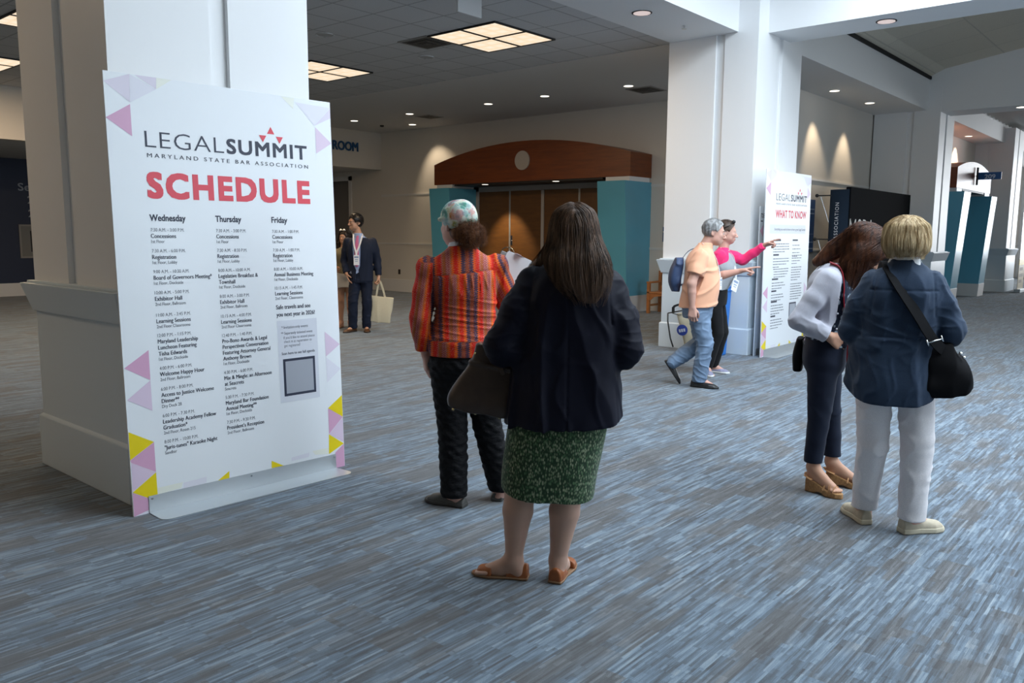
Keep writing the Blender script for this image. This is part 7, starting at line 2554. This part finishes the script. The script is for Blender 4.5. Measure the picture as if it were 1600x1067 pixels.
# ------------------------------------------------------------------ woman half hidden behind the schedule board
def woman_hidden():
    X, Y, HD = 8.43, 10.90, 225
    t = person('person with dark hair and white skirt half hidden behind the SCHEDULE board', X, Y, HD)
    secs = [(0.86, 0.0, 0.0, 0.165, 0.12), (0.95, 0, 0, 0.155, 0.112), (1.04, 0, 0.0, 0.142, 0.105), (1.14, 0, 0.01, 0.150, 0.115), (1.22, 0, 0.008, 0.155, 0.110), (1.28, 0, 0.0, 0.130, 0.085), (1.32, 0, 0.0, 0.080, 0.064), (1.35, 0, 0.002, 0.056, 0.056)]
    hR = rotm(0, 0, -25)
    hc = (-0.01, 0.02, 1.485)
    J = dict(torso=secs, neck=((0, 0, 1.31), (-0.005, 0.01, 1.42)), head=(hc, hR), head_s=0.96, leg=0.95,
             shL=(-0.150, 0, 1.245), elL=(-0.185, -0.03, 1.00), wrL=(-0.11, 0.18, 0.93), handL=((0.3, 0.9, 0.0), (0.8, 0, 0.2), dict(curl=0.9)),
             shR=(0.150, 0, 1.245), elR=(0.190, -0.03, 1.00), wrR=(0.14, 0.17, 0.95), handR=((-0.3, 0.9, 0.0), (-0.8, 0, 0.2), dict(curl=0.9)),
             hipL=(-0.08, 0, 0.80), kneeL=(-0.075, 0.02, 0.45), ankL=(-0.07, -0.01, 0.09), toeL=(-0.2, 1.0),
             hipR=(0.08, 0, 0.80), kneeR=(0.075, 0.02, 0.45), ankR=(0.075, 0.02, 0.09), toeR=(0.2, 1.0))
    body(t, J, K['skin2'], (-0.30, -0.22, -0.01), (0.30, 0.36, 1.66), 0.007, 0.026)
    eyes(t, hc, hR, 0.96)
    F = Field((-0.26, -0.18, 0.84), (0.26, 0.18, 1.40), 0.007)
    F.loft(secs[:7], 0.02, 2.2, None, 'add', folds(171, 0.002, 6), 0.005)
    sleeve(F, (-0.143, 0, 1.24), J['elL'], J['wrL'], (0.054, 0.052, 0.048, 0.04), 0.05, 0.03)
    sleeve(F, (0.143, 0, 1.24), J['elR'], J['wrR'], (0.054, 0.052, 0.048, 0.04), 0.05, 0.03)
    for sd in ('L', 'R'):
        cuff_cut(F, J['sh' + sd], J['el' + sd], 0.55)
        cuff_cut(F, J['sh' + sd], J['el' + sd], 0.98)
    F.build('top', cloth('olive_top', (0.16, 0.14, 0.085), 0.8), t, 1)
    F = Field((-0.24, -0.2, 0.6), (0.24, 0.2, 0.98), 0.007)
    F.loft([(0.67, 0, 0, 0.185, 0.14), (0.78, 0, 0, 0.178, 0.134), (0.90, 0, 0, 0.165, 0.122)], 0.02, 2.3, None, 'add', folds(172, 0.004, 4, (0.7, 0.7, 4)), 0.004)
    F.build('skirt', cloth('white_skirt', (0.52, 0.50, 0.47), 0.8), t, 1)
    F = Field((-0.18, -0.18, 1.22), (0.18, 0.18, 1.64), 0.006)
    P = lambda x, y, z: np.array(hc) + hR @ (np.array([x, y, z]) * 0.96)
    F.ell(P(0, -0.022, 0.032), (0.090, 0.105, 0.098), 0.02, hR)
    F.chain([P(-0.075, -0.03, 0.0), (-0.095, -0.02, 1.38), (-0.10, 0.0, 1.28)], [0.045, 0.045, 0.03], 0.04)
    F.chain([P(0.075, -0.03, 0.0), (0.085, -0.02, 1.38), (0.09, 0.0, 1.28)], [0.045, 0.045, 0.03], 0.04)
    F.chain([P(0, -0.09, 0.0), (0, -0.09, 1.36), (0, -0.09, 1.27)], [0.06, 0.06, 0.04], 0.04)
    F.ell(P(0, 0.09, -0.04), (0.058, 0.05, 0.085), 0.02, hR, 'cut')
    r = np.random.RandomState(15)
    d = r.normal(size=(900, 3))
    d[:, 2] = np.abs(d[:, 2])
    d /= np.linalg.norm(d, axis=1, keepdims=True)
    roots = np.array(hc) + (d * np.array([0.09, 0.105, 0.098]) + np.array([0, -0.022, 0.032])) @ hR.T
    roots = roots[((roots - np.array(hc)) @ hR)[:, 1] < 0.05]
    cc = np.array(hc)
    S_ = groom(F, roots, 0.013, 20, lambda p: np.stack([np.sign(p[:, 0] - cc[0]) * np.clip((p[:, 2] - 1.5) / 0.05, 0, 1), -0.3 * np.ones(len(p)), -np.ones(len(p))], 1), r.uniform(-0.002, 0.006, len(roots)), 4)
    hair_object('hair', F, S_, 0.0016, hair_mat('dark_brown_hair', (0.012, 0.008, 0.006), (0.04, 0.026, 0.018)), t, 0.3, r.uniform(0.6, 1, len(roots)))
    b = MB()
    for sx in (-1, 1):
        b.sphere(P(sx * 0.034, 0.062, 0.118), (0.028, 0.018, 0.020), 12)
    b.build('sunglasses', mat('mirror_lens', (0.75, 0.75, 0.72), 0.08, 0.9), t, smooth='all')
    lanyard(t, [(-0.06, 0.02, 1.355), (-0.062, 0.075, 1.30), (-0.05, 0.115, 1.18), (-0.04, 0.12, 1.05)], (-0.04, 0.128, 1.05), (0.08, 0.12), 0, (0, 1, 0), w=0.012)
    f = mat('tan_sandal', (0.25, 0.13, 0.06), 0.6)
    shoe(t, f, f, (-0.062, -0.070, 0), (-0.2, 1.0), 0.235, 0.088, 0.045, 0.018, 0.03)
    shoe(t, f, f, (0.066, -0.040, 0), (0.2, 1.0), 0.235, 0.088, 0.045, 0.018, 0.03)
    c = thing('paper_cup', 'brown paper cup held by the half hidden figure with the white skirt', 'cup')
    place(c, X, Y, HD)
    MB().tube([(-0.055, 0.245, 0.875), (-0.055, 0.245, 0.985)], [0.028, 0.038], 20).build('cup', mat('kraft_paper', (0.26, 0.15, 0.08), 0.7), c, smooth=True)
    MB().tube([(-0.055, 0.245, 0.985), (-0.055, 0.245, 0.997)], [0.040, 0.038], 20).build('lid', M['black'], c, smooth=True)
    return t


woman_hidden()
